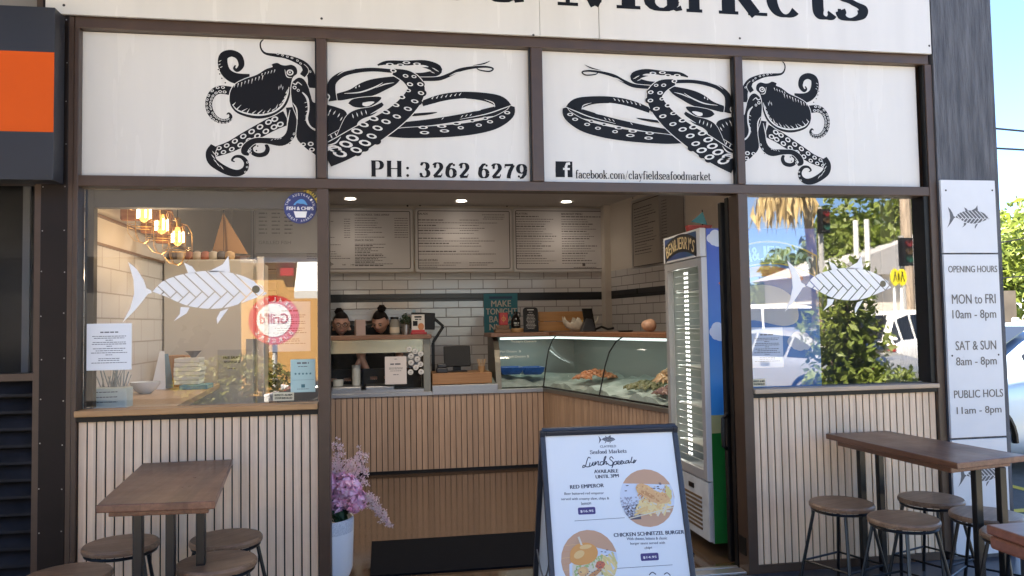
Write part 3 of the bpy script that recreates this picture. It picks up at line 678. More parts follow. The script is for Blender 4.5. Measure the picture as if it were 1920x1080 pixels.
for t,x0,x1,y0,y1 in(('OPENING HOURS',1778,1869,498,511),('MON to FRI',1785,1866,551,570),('10am - 8pm',1786,1867,580,599),('SAT & SUN',1792,1867,638,657),('8am - 8pm',1793,1868,668,687),('PUBLIC HOLS',1789,1880,729,747),('11am - 8pm',1794,1877,760,778)):
    a=at(x0,y1,-.03);b=at(x1,y0,-.03);hh=b.z-a.z
    put_text(m,HP,t,a.x,a.z-(.2*hh if 'pm' in t else 0),b.x-a.x,hh*(1.2 if 'pm' in t else 1),.001,weight=.0008);m.build('text_line',TEXTG,hb);m=MB()
m=MB()
for px,py in((1773,357),(1860,357),(1785,667),(1872,665)): q=at(px,py,-.03);disc(m,HP,q.x,q.z,.006,d=.002,n=8)
m.build('screw',SCREWD,hb)
lb=thing('fish_sign','lower white board on pillar with dark fish print behind the table','sign',(3.5,-.02,.5))
MB().box(xl,xr,-.03,-.014,.03,zz[4]).build('board',BOARD,lb,bevel=.001,seg=1)
m=MB();c0=at(1796,900,-.03);c1=at(1880,900,-.03);put_fish(m,HP,c0.x,at(1840,868,-.03).z,c1.x-c0.x,gap=.016)
m.build('fish_print',GREYV,lb)
# ---- vinyl and paper on the windows
WP=Plane((0,.064,0),(1,0,0),(0,0,1))
def wd(px,py): P=at(px,py,.064);return P.x,P.z
EYE=mat('eye_disc',(.16,.13,.07),.5)
def fishdecal(label,l,t,r):
    a=wd(*l);b=wd(*r);tt=wd(*t)
    th=thing('fish_decal',label,'window decal',((a[0]+b[0])/2,.064,a[1]))
    W=b[0]-a[0];m=MB();put_fish(m,WP,a[0],tt[1],W,gap=.008,d=.0005);m.build('vinyl',WHITEV,th)
    m=MB();disc(m,WP,a[0]+.886*W,tt[1]-.45*.495*W,.027*W,d=.001);m.build('eye',EYE,th)
fishdecal('white herringbone fish decal on the lamp-lit left window',(230,540),(426,484),(511,550))
fishdecal('white herringbone fish decal on the sky-reflecting right window',(1470,540),(1600,482),(1679,540))
rn=random.Random(3)
def sheet(name,label,cat,c,w_lines,m_=PAPER,extra=None,y=.060):
    """paper taped to the glass: corners in photo pixels (left,top,right,bottom)"""
    pl=Plane((0,y,0),(1,0,0),(0,0,1));a=at(c[0],c[3],y);b=at(c[2],c[1],y)
    th=thing(name,label,cat,((a.x+b.x)/2,y,a.z))
    MB().box(a.x,b.x,y,y+.0012,a.z,b.z).build('sheet',m_,th)
    m=MB();W,H=b.x-a.x,b.z-a.z
    for v,h,f in w_lines: text_bars(m,pl,a.x+W*.1,b.x-W*.1,a.z+H*v,H*h,.0006,rn,f,True)
    m.build('print',GREYV,th)
    if extra: extra(th,pl,a,b,W,H)
    return th
notice=[(.80,.026,.5),(.72,.014,.95),(.68,.014,.85),(.635,.014,.2),(.59,.014,.92),(.55,.014,.96),(.505,.014,.15),(.455,.014,.9),(.41,.014,.75),(.365,.014,1),(.32,.014,.2),(.24,.014,.6),(.20,.014,.6),(.15,.014,.98)]
sheet('paper_notice','white printed paper notice at lower left of the left window','notice',(162,606,247,695),notice)
sheet('paper_notice','pale printed notice behind glass below the fish nose on left window','notice',(504,565,582,660),[(v,h*1.2,f) for v,h,f in notice],mat('pale_paper',(.30,.33,.36),.6),y=.078)
def gext(th,pl,a,b,W,H):
    m=MB()
    for i in range(5):
        cx=a.x+W*(.2+.15*i);cz=a.z+H*.56
        m.poly([pl.p(cx+W*.06*(1 if k%2==0 else .45)*math.cos(R(90+36*k)),cz+W*.06*(1 if k%2==0 else .45)*math.sin(R(90+36*k)),.0007) for k in range(10)])
    rect(m,pl,a.x+W*.43,a.x+W*.58,a.z+H*.14,a.z+H*.24,.0007);rect(m,pl,a.x+W*.06,a.x+W*.94,a.z+H*.37,a.z+H*.376,.0007)
    m.build('star',mat('dark_teal_print',(.06,.16,.17),.6),th)
sheet('rating_certificate','pale green star rating certificate at lower right of left window','certificate',(545,673,591,736),[(.86,.05,.6),(.77,.02,.5),(.09,.015,.6)],mat('pale_green_paper',(.44,.60,.56),.6),gext)
CREAM=mat('cream_sticker',(.66,.60,.42),.6)
def stk(t1,t2):
    def f(th,pl,a,b,W,H):
        m=MB();put_text(m,pl,t1,a.x+W*.08,a.z+H*.56,W*.84,H*.24,.0008,weight=W*.006)
        put_text(m,pl,t2,a.x+W*.08,a.z+H*.2,W*.84,H*.24,.0008,weight=W*.006);m.build('lettering',BLACK,th)
    return f
sheet('alarm_sticker','small cream alarm sticker at bottom of the left window','sticker',(512,735,551,752),[],CREAM,stk('REMOTE ALARM','SYSTEM INSTALLED'))
sheet('alarm_sticker','small cream alarm sticker in lower left corner of right window','sticker',(1411,710,1435,725),[],CREAM,stk('REMOTE ALARM','SYSTEM INSTALLED'))
sheet('paper_notice','faint printed paper notice at left side of right window','notice',(1409,613,1467,690),[(v,h*1.1,f) for v,h,f in notice],mat('bluish_paper',(.55,.62,.74),.6),y=.078)
# round award sticker
c=wd(563,390);r_=(wd(593,390)[0]-wd(532,390)[0])/2
aw=thing('award_sticker','round navy award sticker with blue fish and white lettering','sticker',(c[0],.06,c[1]))
AP=Plane((0,.061,0),(1,0,0),(0,0,1));m=MB();m.prism([AP.p(c[0]+r_*math.cos(2*math.pi*i/40),c[1]+r_*math.sin(2*math.pi*i/40),0) for i in range(40)],(0,.0012,0));m.build('disc',mat('navy_sticker',(.022,.035,.16),.4),aw)
m=MB()
for txt,a0,a1,rr in(('THE AUSTRALIAN',172,8,.78),('GREAT AWARDS',205,335,.90)):
    n=len(txt)
    for i,ch in enumerate(txt):
        if ch==' ':continue
        a=R(a0+(a1-a0)*(i+.5)/n);rot=a-math.pi/2 if a1<a0 else a+math.pi/2
        hh=r_*.15;x=c[0]+rr*r_*math.cos(a);z=c[1]+rr*r_*math.sin(a)
        put_text(m,AP,ch,x-.5*hh*.7*math.cos(rot)+ (0),z-.5*hh*.7*math.sin(rot),hh*.7,hh,.0008,rot)
put_text(m,AP,'FISH & CHIPS',c[0]-r_*.82,c[1]-r_*.14,r_*1.64,r_*.22,.0009,weight=r_*.01)
m.poly([AP.p(c[0]+r_*x,c[1]+r_*z,.0008) for x,z in((-.4,-.22),(.42,-.22),(.34,-.62),(-.28,-.62))]);m.build('lettering',WHITEV,aw)
m=MB();m.poly([AP.p(c[0]+r_*x,c[1]+r_*z,.0008) for x,z in spline([(-.42,.2),(-.25,.4),(0,.55),(.25,.5),(.45,.18),(.2,.26),(0,.27),(-.2,.3),(-.3,.18),(-.42,.2)],3)]);m.build('fish_print',mat('light_blue_print',(.10,.32,.62),.5),aw)
m=MB()
for i,ch in enumerate('FINALIST'):
    a=R(78-i*9);x=c[0]+1.06*r_*math.cos(a);z=c[1]+1.06*r_*math.sin(a)
    put_text(m,AP,ch,x,z,r_*.13,r_*.2,.001,a-math.pi/2,weight=.0008)
m.build('ribbon_lettering',mat('gold_print',(.62,.46,.05),.5),aw)
# ================================================================== interior shell
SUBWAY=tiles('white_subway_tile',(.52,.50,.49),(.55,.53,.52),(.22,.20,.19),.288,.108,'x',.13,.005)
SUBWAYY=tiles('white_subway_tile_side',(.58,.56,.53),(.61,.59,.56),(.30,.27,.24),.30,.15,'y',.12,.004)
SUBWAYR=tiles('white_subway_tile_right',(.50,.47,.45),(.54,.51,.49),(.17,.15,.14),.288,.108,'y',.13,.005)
BANDT=tiles('black_tile',(.006,.007,.009),(.008,.009,.012),(.02,.02,.02),.288,.108,'x',.3,.003)
PAINTW=mat('ceiling_paint',(.52,.49,.46),.8,var=.03,vscale=2)
INPAINT=mat('inner_wall_paint',(.56,.50,.43),.6,var=.04,vscale=2)
FLOORM=mat('dark_floor_tile',(.075,.045,.024),.10,col2=(.105,.066,.036),vscale=3,spec=1.0,stretch=(1,5,1))
tag(MB().box(-1.72,3.32,.0,4.9,-.15,0).build('floor',FLOORM),kind='structure')
tag(MB().box(-1.72,3.32,.15,4.9,2.80,2.9).build('ceiling',PAINTW),kind='structure')
BY=4.75
bw=thing('tiled_wall','back wall of white subway tiles with one black tile band behind the counter','wall',(.5,BY,0))
zb0=at(800,565.5,BY).z;zb1=at(800,550.5,BY).z;ztp=at(800,512,BY).z
MB().box(-1.72,2.62,BY,BY+.1,0,zb0).box(-1.72,2.62,BY,BY+.1,zb1,ztp).build('tile_field',SUBWAY,bw)
MB().box(-1.72,2.62,BY-.002,BY+.1,zb0,zb1).build('black_tile_band',BANDT,bw)
MB().box(-1.72,2.62,BY,BY+.1,ztp,2.8).build('upper_wall',INPAINT,bw)
rw=thing('tiled_wall','right interior wall of white tiles with black band running towards the drinks fridge','wall',(2.8,3,0))
r0=Vector((2.62,BY,0));r1=Vector((3.185,.90,0));rd=(r1-r0).normalized();rn_=Vector((rd.y,-rd.x,0))   # outward (away from room)
if rn_.x<0: rn_=-rn_
def wallseg(z0,z1,off=0):
    return MB().add([r0+rn_*off+Vector((0,0,z0)),r1+rn_*off+Vector((0,0,z0)),r1+rn_*.1+Vector((0,0,z0)),r0+rn_*.1+Vector((0,0,z0)),r0+rn_*off+Vector((0,0,z1)),r1+rn_*off+Vector((0,0,z1)),r1+rn_*.1+Vector((0,0,z1)),r0+rn_*.1+Vector((0,0,z1))],[(0,3,2,1),(4,5,6,7),(0,1,5,4),(1,2,6,5),(2,3,7,6),(3,0,4,7)])
wallseg(0,zb0).build('tile_field',SUBWAYR,rw);wallseg(zb1,ztp).build('tile_field',SUBWAYR,rw);wallseg(zb0,zb1,-.003).build('black_tile_band',BANDT,rw);wallseg(ztp,2.8).build('upper_wall',INPAINT,rw)
tag(MB().box(2.57,2.70,BY-.16,BY-.001,0,2.8).build('wall_nib',INPAINT),'narrow pale wall nib in the back right corner of the shop','wall')
tag(MB().box(2.745,3.32,.60,.64,0,2.8).build('partition',mat('shade_board_dark',(.02,.02,.022),.6)),'dark partition behind the right window beside the drinks fridge','wall')  # board added to keep the unlit interior dark behind the reflections
lw=thing('side_wall','left interior wall with large white tiles below and warm painted top','wall',(-1.66,2,0))
zt0=at(172,467,.3).z
MB().box(-1.72,-1.62,.16,BY,0,1.93).build('tile_field',SUBWAYY,lw);MB().box(-1.72,-1.62,.16,BY,1.93,2.8).build('upper_wall',INPAINT,lw)
MB().box(-1.622,-1.600,.16,BY,2.085,2.10).box(-1.622,-1.600,.16,BY,1.92,1.935).build('picture_rail',mat('brown_trim',(.16,.09,.05),.4),lw)
# ---- ceiling downlights
LAMP=mat('lamp_face',(1,1,1),.5,emit=(1,.90,.78),estr=2.2)
WTRIM=mat('white_trim',(.7,.7,.68),.4)
for px,py in((657,372.5),(865,376.5),(1062,378),(1250,380)):
    q=atz(px,py,2.797)
    t=thing('downlight',{657:'round ceiling downlight nearest the left door post',865:'second round ceiling downlight, above the middle menu board',1062:'round ceiling downlight above the right-hand menu board',1250:'round ceiling downlight above the drinks fridge'}[px],'ceiling light',(q.x,q.y,2.8),'ceiling downlights')
    m=MB();m.lathe([(.075,-.006),(.062,-.010),(.055,-.002)],(q.x,q.y,2.8),24,cap=False);m.build('trim_ring',WTRIM,t)
    MB().lathe([(.056,-.005),(.03,-.006),(.001,-.006)],(q.x,q.y,2.8),24,cap=False).build('lamp_face',LAMP,t)
    l=bpy.data.lights.new('downlight_lamp','SPOT');l.energy=.65;l.color=(1,.88,.74);l.spot_size=R(140);l.spot_blend=.8;l.shadow_soft_size=.06
    lo=bpy.data.objects.new('downlight_lamp',l);COL.objects.link(lo);lo.location=(0,0,-.03);lo.parent=t
# three more of the same lights nearer the door (they mirror in the steel canopy of the left case)
for k,(x_,y_) in enumerate(((-.6,1.9),(.7,1.9),(1.6,1.6))):
    t=thing('downlight','round ceiling downlight hidden above the doorway, '+('left one','middle one','right one')[k],'ceiling light',(x_,y_,2.8),'ceiling downlights')
    MB().lathe([(.075,-.006),(.062,-.010),(.055,-.002)],(x_,y_,2.8),24,cap=False).build('trim_ring',WTRIM,t);MB().lathe([(.056,-.005),(.03,-.006),(.001,-.006)],(x_,y_,2.8),24,cap=False).build('lamp_face',LAMP,t)
    l=bpy.data.lights.new('downlight_lamp','SPOT');l.energy=6.5;l.color=(1,.86,.70);l.spot_size=R(150);l.spot_blend=.8;l.shadow_soft_size=.06
    lo=bpy.data.objects.new('downlight_lamp',l);COL.objects.link(lo);lo.location=(0,0,-.03);lo.parent=t
# ---- menu boards on back wall
MENUP=mat('menu_panel',(.56,.53,.52),.4)
FRAMEA=mat('menu_frame',(.46,.45,.44),.35,.3)
rm=random.Random(11)
def menu(label,px0,px1,py0,py1,content,y=BY-.03,pl=None,a=None,b=None):
    if a is None: a=at(px0,py1,y);b=at(px1,py0,y)
    if pl is None: pl=Plane((0,y,0),(1,0,0),(0,0,1));u0,u1,v0,v1=a.x,b.x,a.z,b.z;loc=((a.x+b.x)/2,y,a.z)
    else: u0,u1,v0,v1=a[0],b[0],a[1],b[1];loc=pl.p((u0+u1)/2,v0)
    t=thing('menu_board',label,'menu board',loc,'menu boards on the shop walls')
    pts=[]
    r=.03
    for cx,cy,a0 in((u1-r,v1-r,0),(u0+r,v1-r,90),(u0+r,v0+r,180),(u1-r,v0+r,270)):
        for i in range(5): an=R(a0+90*i/4);pts.append(pl.p(cx+r*math.cos(an),cy+r*math.sin(an),-.02))
    m=MB();m.prism(pts[::-1],pl.N*.02);m.build('panel',MENUP,t)
    m=MB();frame_line(m,pl,u0-.001,u1+.001,v0-.001,v1+.001,.03,.012,.002);m.build('frame',FRAMEA,t)
    m=MB();frame_line(m,pl,u0+.03,u1-.03,v0+.03,v1-.03,.02,.009,.002)
    W=u1-u0-.08;H=v1-v0-.08;U=u0+.04;V=v1-.04
    for it in content:
        k=it[0]
        if k=='h': put_text(m,pl,it[3],U+W*it[1],V-H*it[2]-.02,None,.022,.002,weight=.0008)
        elif k=='b': text_bars(m,pl,U+W*it[1],U+W*it[3],V-H*it[2],.0065,.002,rm)
        elif k=='B': text_bars(m,pl,U+W*it[1],U+W*it[3],V-H*it[2],.0105,.002,rm)
        elif k=='fish': put_fish(m,pl,U+W*it[1],V-H*it[2],it[3],gap=.02,d=.002)
        elif k=='fb':
            s=it[3];rect(m,pl,U+W*it[1],U+W*it[1]+s,V-H*it[2]-s,V-H*it[2],.002)
    m.build('print',mat('menu_print',(.10,.085,.085),.6),t)
    m=MB()
    for u in(u0+.06,u1-.06): disc(m,pl,u,v1+.03,.012,.012,.006,10)
    m.build('fixing',SCREWD,t);return t
c1=[('h',.30,.03,'SEAFOOD'),('h',.62,.03,'OLD SCHOOL TAKE-AWAY')]
c1=[('h',0.33,.04,'SEAFOOD'),('h',.64,.04,'OLD SCHOOL TAKE-AWAY'),('h',.33,.47,'EXTRAS'),('h',.64,.49,'SNACK PACKS')]
for i in range(9): c1+=[('b',.33,.14+i*.04,.33+rm.uniform(.08,.18)),('b',.57,.14+i*.04,.61),('b',.64,.12+i*.042,.64+rm.uniform(.08,.2)),('b',.9,.12+i*.042,.99)]
for i in range(7): c1+=[('b',.33,.59+i*.04,.33+rm.uniform(.1,.28)),('b',.64,.58+i*.058,.64+rm.uniform(.12,.25)),('B',.64,.609+i*.058,.64+rm.uniform(.1,.2))]
c1+=[('fish',.34,.90,.06),('fish',.43,.88,.13),('fish',.555,.92,.05),('fish',.61,.92,.05)]
menu('white menu board at the left, beside the door post, with seafood and take-away lists',470,774,391,511,c1)
c2=[('h',0,.03,'SALADS'),('h',0,.84,'SALAD EXTRAS')]
for i,v in enumerate((.14,.235,.325,.46,.55,.69)):
    c2+=[('B',0,v+.02,rm.uniform(.18,.42)),('b',.45,v+.015,.66),('b',0,v+.065,rm.uniform(.6,.97))]
c2+=[('b',.7,.06,.95),('b',.72,.10,.95),('b',.71,.135,.94),('b',0,.91,.22),('b',.27,.91,.46),('b',.55,.91,.82),('b',0,.95,.4),('b',.55,.95,.75),('b',0,.985,.2)]
menu('white menu board in the middle of the back wall listing salads',779,960,391,510,c2)
c3=[('h',0,.03,'PLATTERS'),('h',.51,.03,'BREAKFAST MENU')]
for i in range(20): c3+=[(('B' if i%4==0 else 'b'),0,.10+i*.043,rm.uniform(.25,.46)),(('B' if i%3==0 else 'b'),.51,.10+i*.043,rm.uniform(.75,.98))]
c3+=[('fb',.74,.91,.035),('b',.64,.99,.9)]
menu('white menu board right of centre on the back wall with two columns of small print',963,1138,391,510,c3)
rpl=Plane(r0,rd,(0,0,1))
if rpl.N.x>0: rpl=Plane(r0,rd,(0,0,1))
def onright(px,py):
    d=_ray(px,py);t=(r0-CAM).dot(rn_)/d.dot(rn_);P=CAM+d*t;return rpl.uv(P)
a=onright(1186,507);u1=onright(1262,480)
c4=[]
for i in range(17): c4+=[(('B' if i%3==0 else 'b'),.03,.10+i*.045,rm.uniform(.25,.5)),('b',.6,.10+i*.045,.7)]
sgn=1 if rpl.N.dot(-rn_)>0 else -1
if sgn<0: rpl.N=-rpl.N
menu('white menu board on right side wall, partly behind the fridge header',0,0,0,0,c4,pl=rpl,a=(a[0],a[1]),b=(a[0]+1.15,2.755))
# ================================================================== counter
CT=.745;CY=3.46
A2=Vector((1.573,3.47,0));B2=Vector((2.10,1.25,0));cdir=(B2-A2).normalized();cn=Vector((-cdir.y,cdir.x,0))
if cn.x<0: cn=-cn       # towards staff side
ctr=thing('service_counter','long L-shaped counter faced with warm brown timber battens','counter',(.2,CY,0))
m=MB();x0=-1.60;n=int((1.57-x0)/.0545);p=(1.57-x0)/n
for i in range(n): m.box(x0+i*p+.0035,x0+(i+1)*p-.0035,CY,CY+.02,.035,CT)
m.build('batten_front',CBATTEN,ctr)
m=MB();Lr=(B2-A2).length;n=int(Lr/.0545);p=Lr/n
for i in range(n):
    c_=A2+cdir*((i+.5)*p)+cn*.01+Vector((0,0,(CT+.035)/2));m.obox(c_,cdir,cn,(0,0,1),p/2-.0035,.01,(CT-.035)/2)
m.build('batten_front',CBATTEN2,ctr)
m=MB();m.box(-1.6,1.58,CY+.021,CY+.05,0,CT);m.box(-1.6,1.58,CY+.006,CY+.021,0,.033)
m.obox(A2+cdir*(Lr/2)+cn*.035+Vector((0,0,CT/2)),cdir,cn,(0,0,1),Lr/2,.014,CT/2)
m.build('kick_board',JET,ctr)
m=MB();m.box(-1.6,1.566,CY-.012,CY+.9,CT,CT+.038)
q=[A2-cn*.012,B2-cn*.012,B2+cn*.62,A2+cn*.62+Vector((0,.15,0))]
m.prism([v+Vector((0,0,CT+.001)) for v in q],(0,0,.036))
m.build('bench_top',STEEL,ctr,bevel=.003)
# ---- left display case
WTOP=wood('display_top_timber',(.16,.07,.035),(.25,.12,.06),'x',.4)
xl_=-1.5;xr_=at(794,700,CY).x;xe=at(808,700,CY).x;DT=1.325
lc=thing('display_case','left glass display case with timber top and drink disc stickers','display case',(-.2,3.7,CT+.04))
MB().box(xl_,xe+.01,CY-.02,4.0,DT-.03,DT+.012).build('top',WTOP,lc,bevel=.004)
m=MB();m.add([(xl_,CY+.0,CT+.07),(xr_,CY+.0,CT+.07),(xr_,CY+.05,DT-.03),(xl_,CY+.05,DT-.03),(xl_,CY+.006,CT+.07),(xr_,CY+.006,CT+.07),(xr_,CY+.056,DT-.03),(xl_,CY+.056,DT-.03)],[(0,1,2,3),(7,6,5,4),(0,4,5,1),(1,5,6,2),(2,6,7,3),(3,7,4,0)])
m.build('front_glass',CLEAR,lc)
m=MB();m.prism([(xr_,CY-.005,CT+.039),(xe,CY-.005,CT+.039),(xe,CY+.05,DT-.031),(xr_,CY+.05,DT-.031)],(0,.4,0));m.build('end_panel',STEELD,lc,bevel=.004)
m=MB();m.box(xl_,xr_,CY+.06,CY+.5,DT-.16,DT-.031);m.build('canopy',mat('canopy_steel',(.36,.36,.28),.25,.6),lc)
m=MB();m.box(xl_,xr_,CY-.006,CY+.006,CT+.04,CT+.068);m.build('front_rail',STEEL,lc)
m=MB()
for k in range(5): m.box(xl_+.05+k*.32,xl_+.33+k*.32,CY+.06,CY+.42,CT+.045,CT+.10)
m.build('food_tray',STEEL,lc,bevel=.01)
m=MB();m.box(xl_,xr_,CY+.42,CY+.46,CT+.045,CT+.25);m.build('back_lip',JET,lc)
def tub(name,px,py,label,h,r,mm,y):
    q=at(px,py,y);return tag(MB().lathe([(r*.85,0),(r,h*.9),(r*1.04,h),(r*.9,h)],(q.x,y,q.z),18).build(name,mm,smooth=True),label,'tub')
CUPM=mat('pale_plastic',(.5,.5,.45),.4)
o=MB().lathe([(.04,0),(.042,.2),(.036,.2)],(at(668,715,CY+.25).x,CY+.25,CT+.10),16).build('cup_stack',CUPM,smooth=True);tag(o,'tall stack of pale cups inside the left display case','cup stack')
o=MB().lathe([(.05,0),(.052,.06),(.046,.06)],(at(634,715,CY+.25).x,CY+.25,CT+.10),16).build('tub',CUPM,smooth=True);tag(o,'low pale tub inside the left display case','tub')
# paper notice and round stickers on the case glass
GP=Plane((0,CY+.0,CT+.07),(1,0,0),Vector((0,.05,DT-.1-CT)))
def gp(px,py):
    n=GP.N;d=_ray(px,py);t=(GP.O-CAM).dot(n)/d.dot(n);return GP.uv(CAM+d*t)
a=gp(722,721);b=gp(762,668)
nt_=thing('counter_notice','white printed notice on the glass of the left display case','notice',GP.p(a[0],a[1]))
m=MB();m.prism([GP.p(a[0],a[1],.002),GP.p(b[0],a[1],.002),GP.p(b[0],b[1],.002),GP.p(a[0],b[1],.002)],GP.N*.0015);m.build('sheet',mat('warm_paper',(.68,.62,.60),.6),nt_)
m=MB();W,H=b[0]-a[0],b[1]-a[1]
put_fish(m,GP,a[0]+W*.42,a[1]+H*.93,W*.16,gap=.02,d=.004)
for v,h,f in((.70,.05,.6),(.58,.018,.75),(.54,.018,.75),(.47,.018,.6),(.33,.025,.3)): text_bars(m,GP,a[0]+W*.08,b[0]-W*.08,a[1]+H*v,H*h,.004,rm,f,True)
m.build('print',GREYV,nt_)
STW=mat('sticker_white',(.62,.60,.57),.5)
for i,(sx,sy) in enumerate(((915,200),(978,224),(1040,252),(934,276),(1004,308),(934,348),(1038,366),(988,400),(930,452),(1045,448))):
    u,v=gp(610+sx/5.818,620+sy/5.818)
    row=['topmost','second from the top','upper right','left of second row','middle','left below the middle','right below the middle','lower middle','bottom left','bottom right'][i]
    t=thing('round_sticker','round white sticker on left case glass, '+row+' of its cluster','sticker',GP.p(u,v,.002),'round stickers on the display glass')
    m=MB();m.prism([GP.p(u+.027*math.cos(2*math.pi*k/20),v+.027*math.sin(2*math.pi*k/20),.001) for k in range(20)],GP.N*.0012);m.build('disc',STW,t)
    m=MB();put_fish(m,GP,u-.012,v+.008,.024,gap=.0,d=.0035);text_bars(m,GP,u-.016,u+.016,v-.014,.004,.0035,rm,.8,True);m.build('print',GREYV,t)
# ---- till stand
ts=thing('till_stand','low timber till stand with steel front between the two display cases','stand',(.8,3.6,CT))
a=at(810,700,CY+.04);b=at(922,690,CY+.04)
MB().box(xe+.015,b.x,CY+.03,CY+.5,CT+.10,CT+.205).build('timber_box',wood('till_timber',(.30,.14,.05),(.42,.22,.09),'x',.45),ts,bevel=.004)
MB().box(xe+.01,b.x+.05,CY-.02,CY+.3,CT+.002,CT+.095).build('steel_front',STEEL,ts,bevel=.004)
tl=thing('till_screen','black till monitor on a stand on the timber till box','monitor',(.85,3.75,CT+.2))
c=at(857,668,3.72);ZTB=CT+.205
m=MB();m.obox((c.x,3.72,c.z),(1,0,0),Vector((0,.25,1)).normalized(),Vector((0,-1,.25)).normalized(),.135,.105,.012);m.build('screen',JET,tl,bevel=.006)
MB().box(c.x-.04,c.x+.04,3.73,3.78,ZTB,c.z-.02).box(c.x-.1,c.x+.1,3.68,3.82,ZTB,ZTB+.012).build('foot',JET,tl,bevel=.003)
c=at(828,680,3.6);tag(MB().box(c.x-.05,c.x+.06,3.58,3.7,ZTB,ZTB+.05).box(c.x-.04,c.x+.05,3.585,3.68,ZTB+.05,ZTB+.09).build('card_reader',CHAR,bevel=.008),'small dark card reader on the till box left of the monitor','card reader')
c=at(903,690,3.56);sc_=thing('fork_cup','small tan cup of wooden forks at right end of till box','cup',(c.x,3.56,ZTB))
MB().lathe([(.028,0),(.036,.06),(.032,.06),(.026,.01)],(c.x,3.56,ZTB),18).build('cup',mat('tan_cup',(.42,.25,.12),.5),sc_,smooth=True)
m=MB()
for i in range(9):
    an=i*.7;m.bar((c.x+.012*math.cos(an),3.56+.012*math.sin(an),ZTB+.02),(c.x+.045*math.cos(an),3.56+.04*math.sin(an),ZTB+.13),.006,.002)
m.build('wooden_fork',mat('fork_wood',(.45,.30,.17),.6),sc_)
# monitor on a jointed arm behind left case
ma=thing('arm_monitor','black monitor on a jointed black arm above the left display case','monitor',at(830,640,3.95))
c=at(793,602,4.0);m=MB();m.obox((c.x,4.0,c.z),Vector((1,0,-.04)).normalized(),Vector((.04,0,1)).normalized(),(0,-1,0),.125,.088,.018);m.build('screen',JET,ma,bevel=.008)
j0=at(815,598,4.0);j1=at(831,612,4.0);j2=at(812,642,4.0);j2b=Vector((j2.x,4.0,CT+.04))
m=MB();m.bar(j0,j1,.035,.03);m.bar(j1,j2,.032,.03);m.bar(j2,j2b,.032);m.build('arm',JET,ma,bevel=.004)
c=at(776,583,3.97);tag(MB().box(c.x-.016,c.x+.016,3.978,3.981,c.z-.016,c.z+.016).build('corner_sticker',mat('pale_blue_sticker',(.3,.42,.48),.5)),'small pale blue sticker on the corner of the arm monitor','sticker')
# things on the left case top
ZD=DT+.012
c=at(740,625,3.6)
jr=thing('storage_jar','glass jar with pale label standing on the left display case','jar',(c.x,3.6,ZD))
MB().lathe([(.045,0),(.048,.02),(.048,.13),(.038,.15),(.038,.155)],(c.x,3.6,ZD),20).build('glass',mat('jar_glass',(.22,.20,.17),.1),jr,smooth=True)
MB().lathe([(.049,.02),(.049,.075)],(c.x,3.6,ZD),20,cap=False).build('label',mat('jar_label',(.52,.44,.33),.6),jr,smooth=True)
MB().lathe([(.041,.155),(.041,.175)],(c.x,3.6,ZD),20).build('lid',JET,jr,smooth=True)
c=at(761,625,3.6);pt=thing('potted_plant','small dark green plant in a steel pot on left display case','plant',(c.x,3.6,ZD))
MB().lathe([(.028,0),(.037,.095),(.033,.095)],(c.x,3.6,ZD),18).build('pot',STEEL,pt,smooth=True)
def leafcloud(mb,c,rx,ry,rz,n,s,rnd,shell=.5):
    for i in range(n):
        while True:
            p=Vector((rnd.uniform(-1,1),rnd.uniform(-1,1),rnd.uniform(-1,1)))
            if shell<=p.length<=1:break
        q=Vector((c[0]+p.x*rx,c[1]+p.y*ry,c[2]+p.z*rz));n_=Vector((rnd.gauss(0,1),rnd.gauss(0,1),rnd.gauss(0,1)+.5)).normalized();a=n_.orthogonal().normalized();b=n_.cross(a)
        an=rnd.uniform(0,6.28);a,b=a*math.cos(an)+b*math.sin(an),b*math.cos(an)-a*math.sin(an);k=s*rnd.uniform(.6,1.3)
        mb.poly([q-a*k,q+b*k*.45+n_*k*.1,q+a*k,q-b*k*.45+n_*k*.1])
LEAFD=mat('dark_leaf',(.025,.05,.02),.5,var=.4,vscale=60)
m=MB();leafcloud(m,(c.x,3.6,ZD+.15),.055,.05,.06,160,.016,rm,.1);m.build('leaves',LEAFD,pt)
a=at(772,626,3.56);b=at(796,588,3.56);cdp=Plane((a.x,3.56,ZD+.02),(1,0,0),(0,.12,1))
cd_=thing('counter_card','white and red printed card stand on the left display case','card',(a.x,3.56,ZD));W=b.x-a.x;H=b.z-a.z-.02
m=MB();m.prism([cdp.p(0,0),cdp.p(W,0),cdp.p(W,H),cdp.p(0,H)],cdp.N*-.004);m.build('card',mat('card_stock',(.62,.58,.53),.5),cd_)
m=MB();rect(m,cdp,0,W,0,H*.14,.001);m.build('red_band',mat('red_print',(.42,.012,.02),.5),cd_)
m=MB();disc(m,cdp,W*.72,H*.32,W*.24,H*.2,.002);m.build('food_print',mat('orange_print',(.48,.18,.06),.5),cd_)
m=MB();text_bars(m,cdp,W*.15,W*.85,H*.82,.016,.002,rm,.8,True);text_bars(m,cdp,W*.15,W*.85,H*.70,.010,.002,rm,.7,True);text_bars(m,cdp,W*.1,W*.5,H*.36,.05,.002,rm,.9);m.build('print',BLACK,cd_)
MB().box(a.x-.01,b.x+.02,3.535,3.62,ZD,ZD+.022).build('base',mat('red_base',(.35,.012,.015),.4),cd_,bevel=.004)
m=MB()
# paper held up between staff
c=at(675,610,3.75);tag(MB().obox((c.x,3.75,DT+.012+.078),Vector((1,.5,0)).normalized(),(0,0,1),Vector((.5,-1,0)).normalized(),.05,.078,.02).build('paper_bag',mat('pinkish_paper',(.50,.36,.31),.6)),'pinkish paper bag standing between the two staff members','bag')
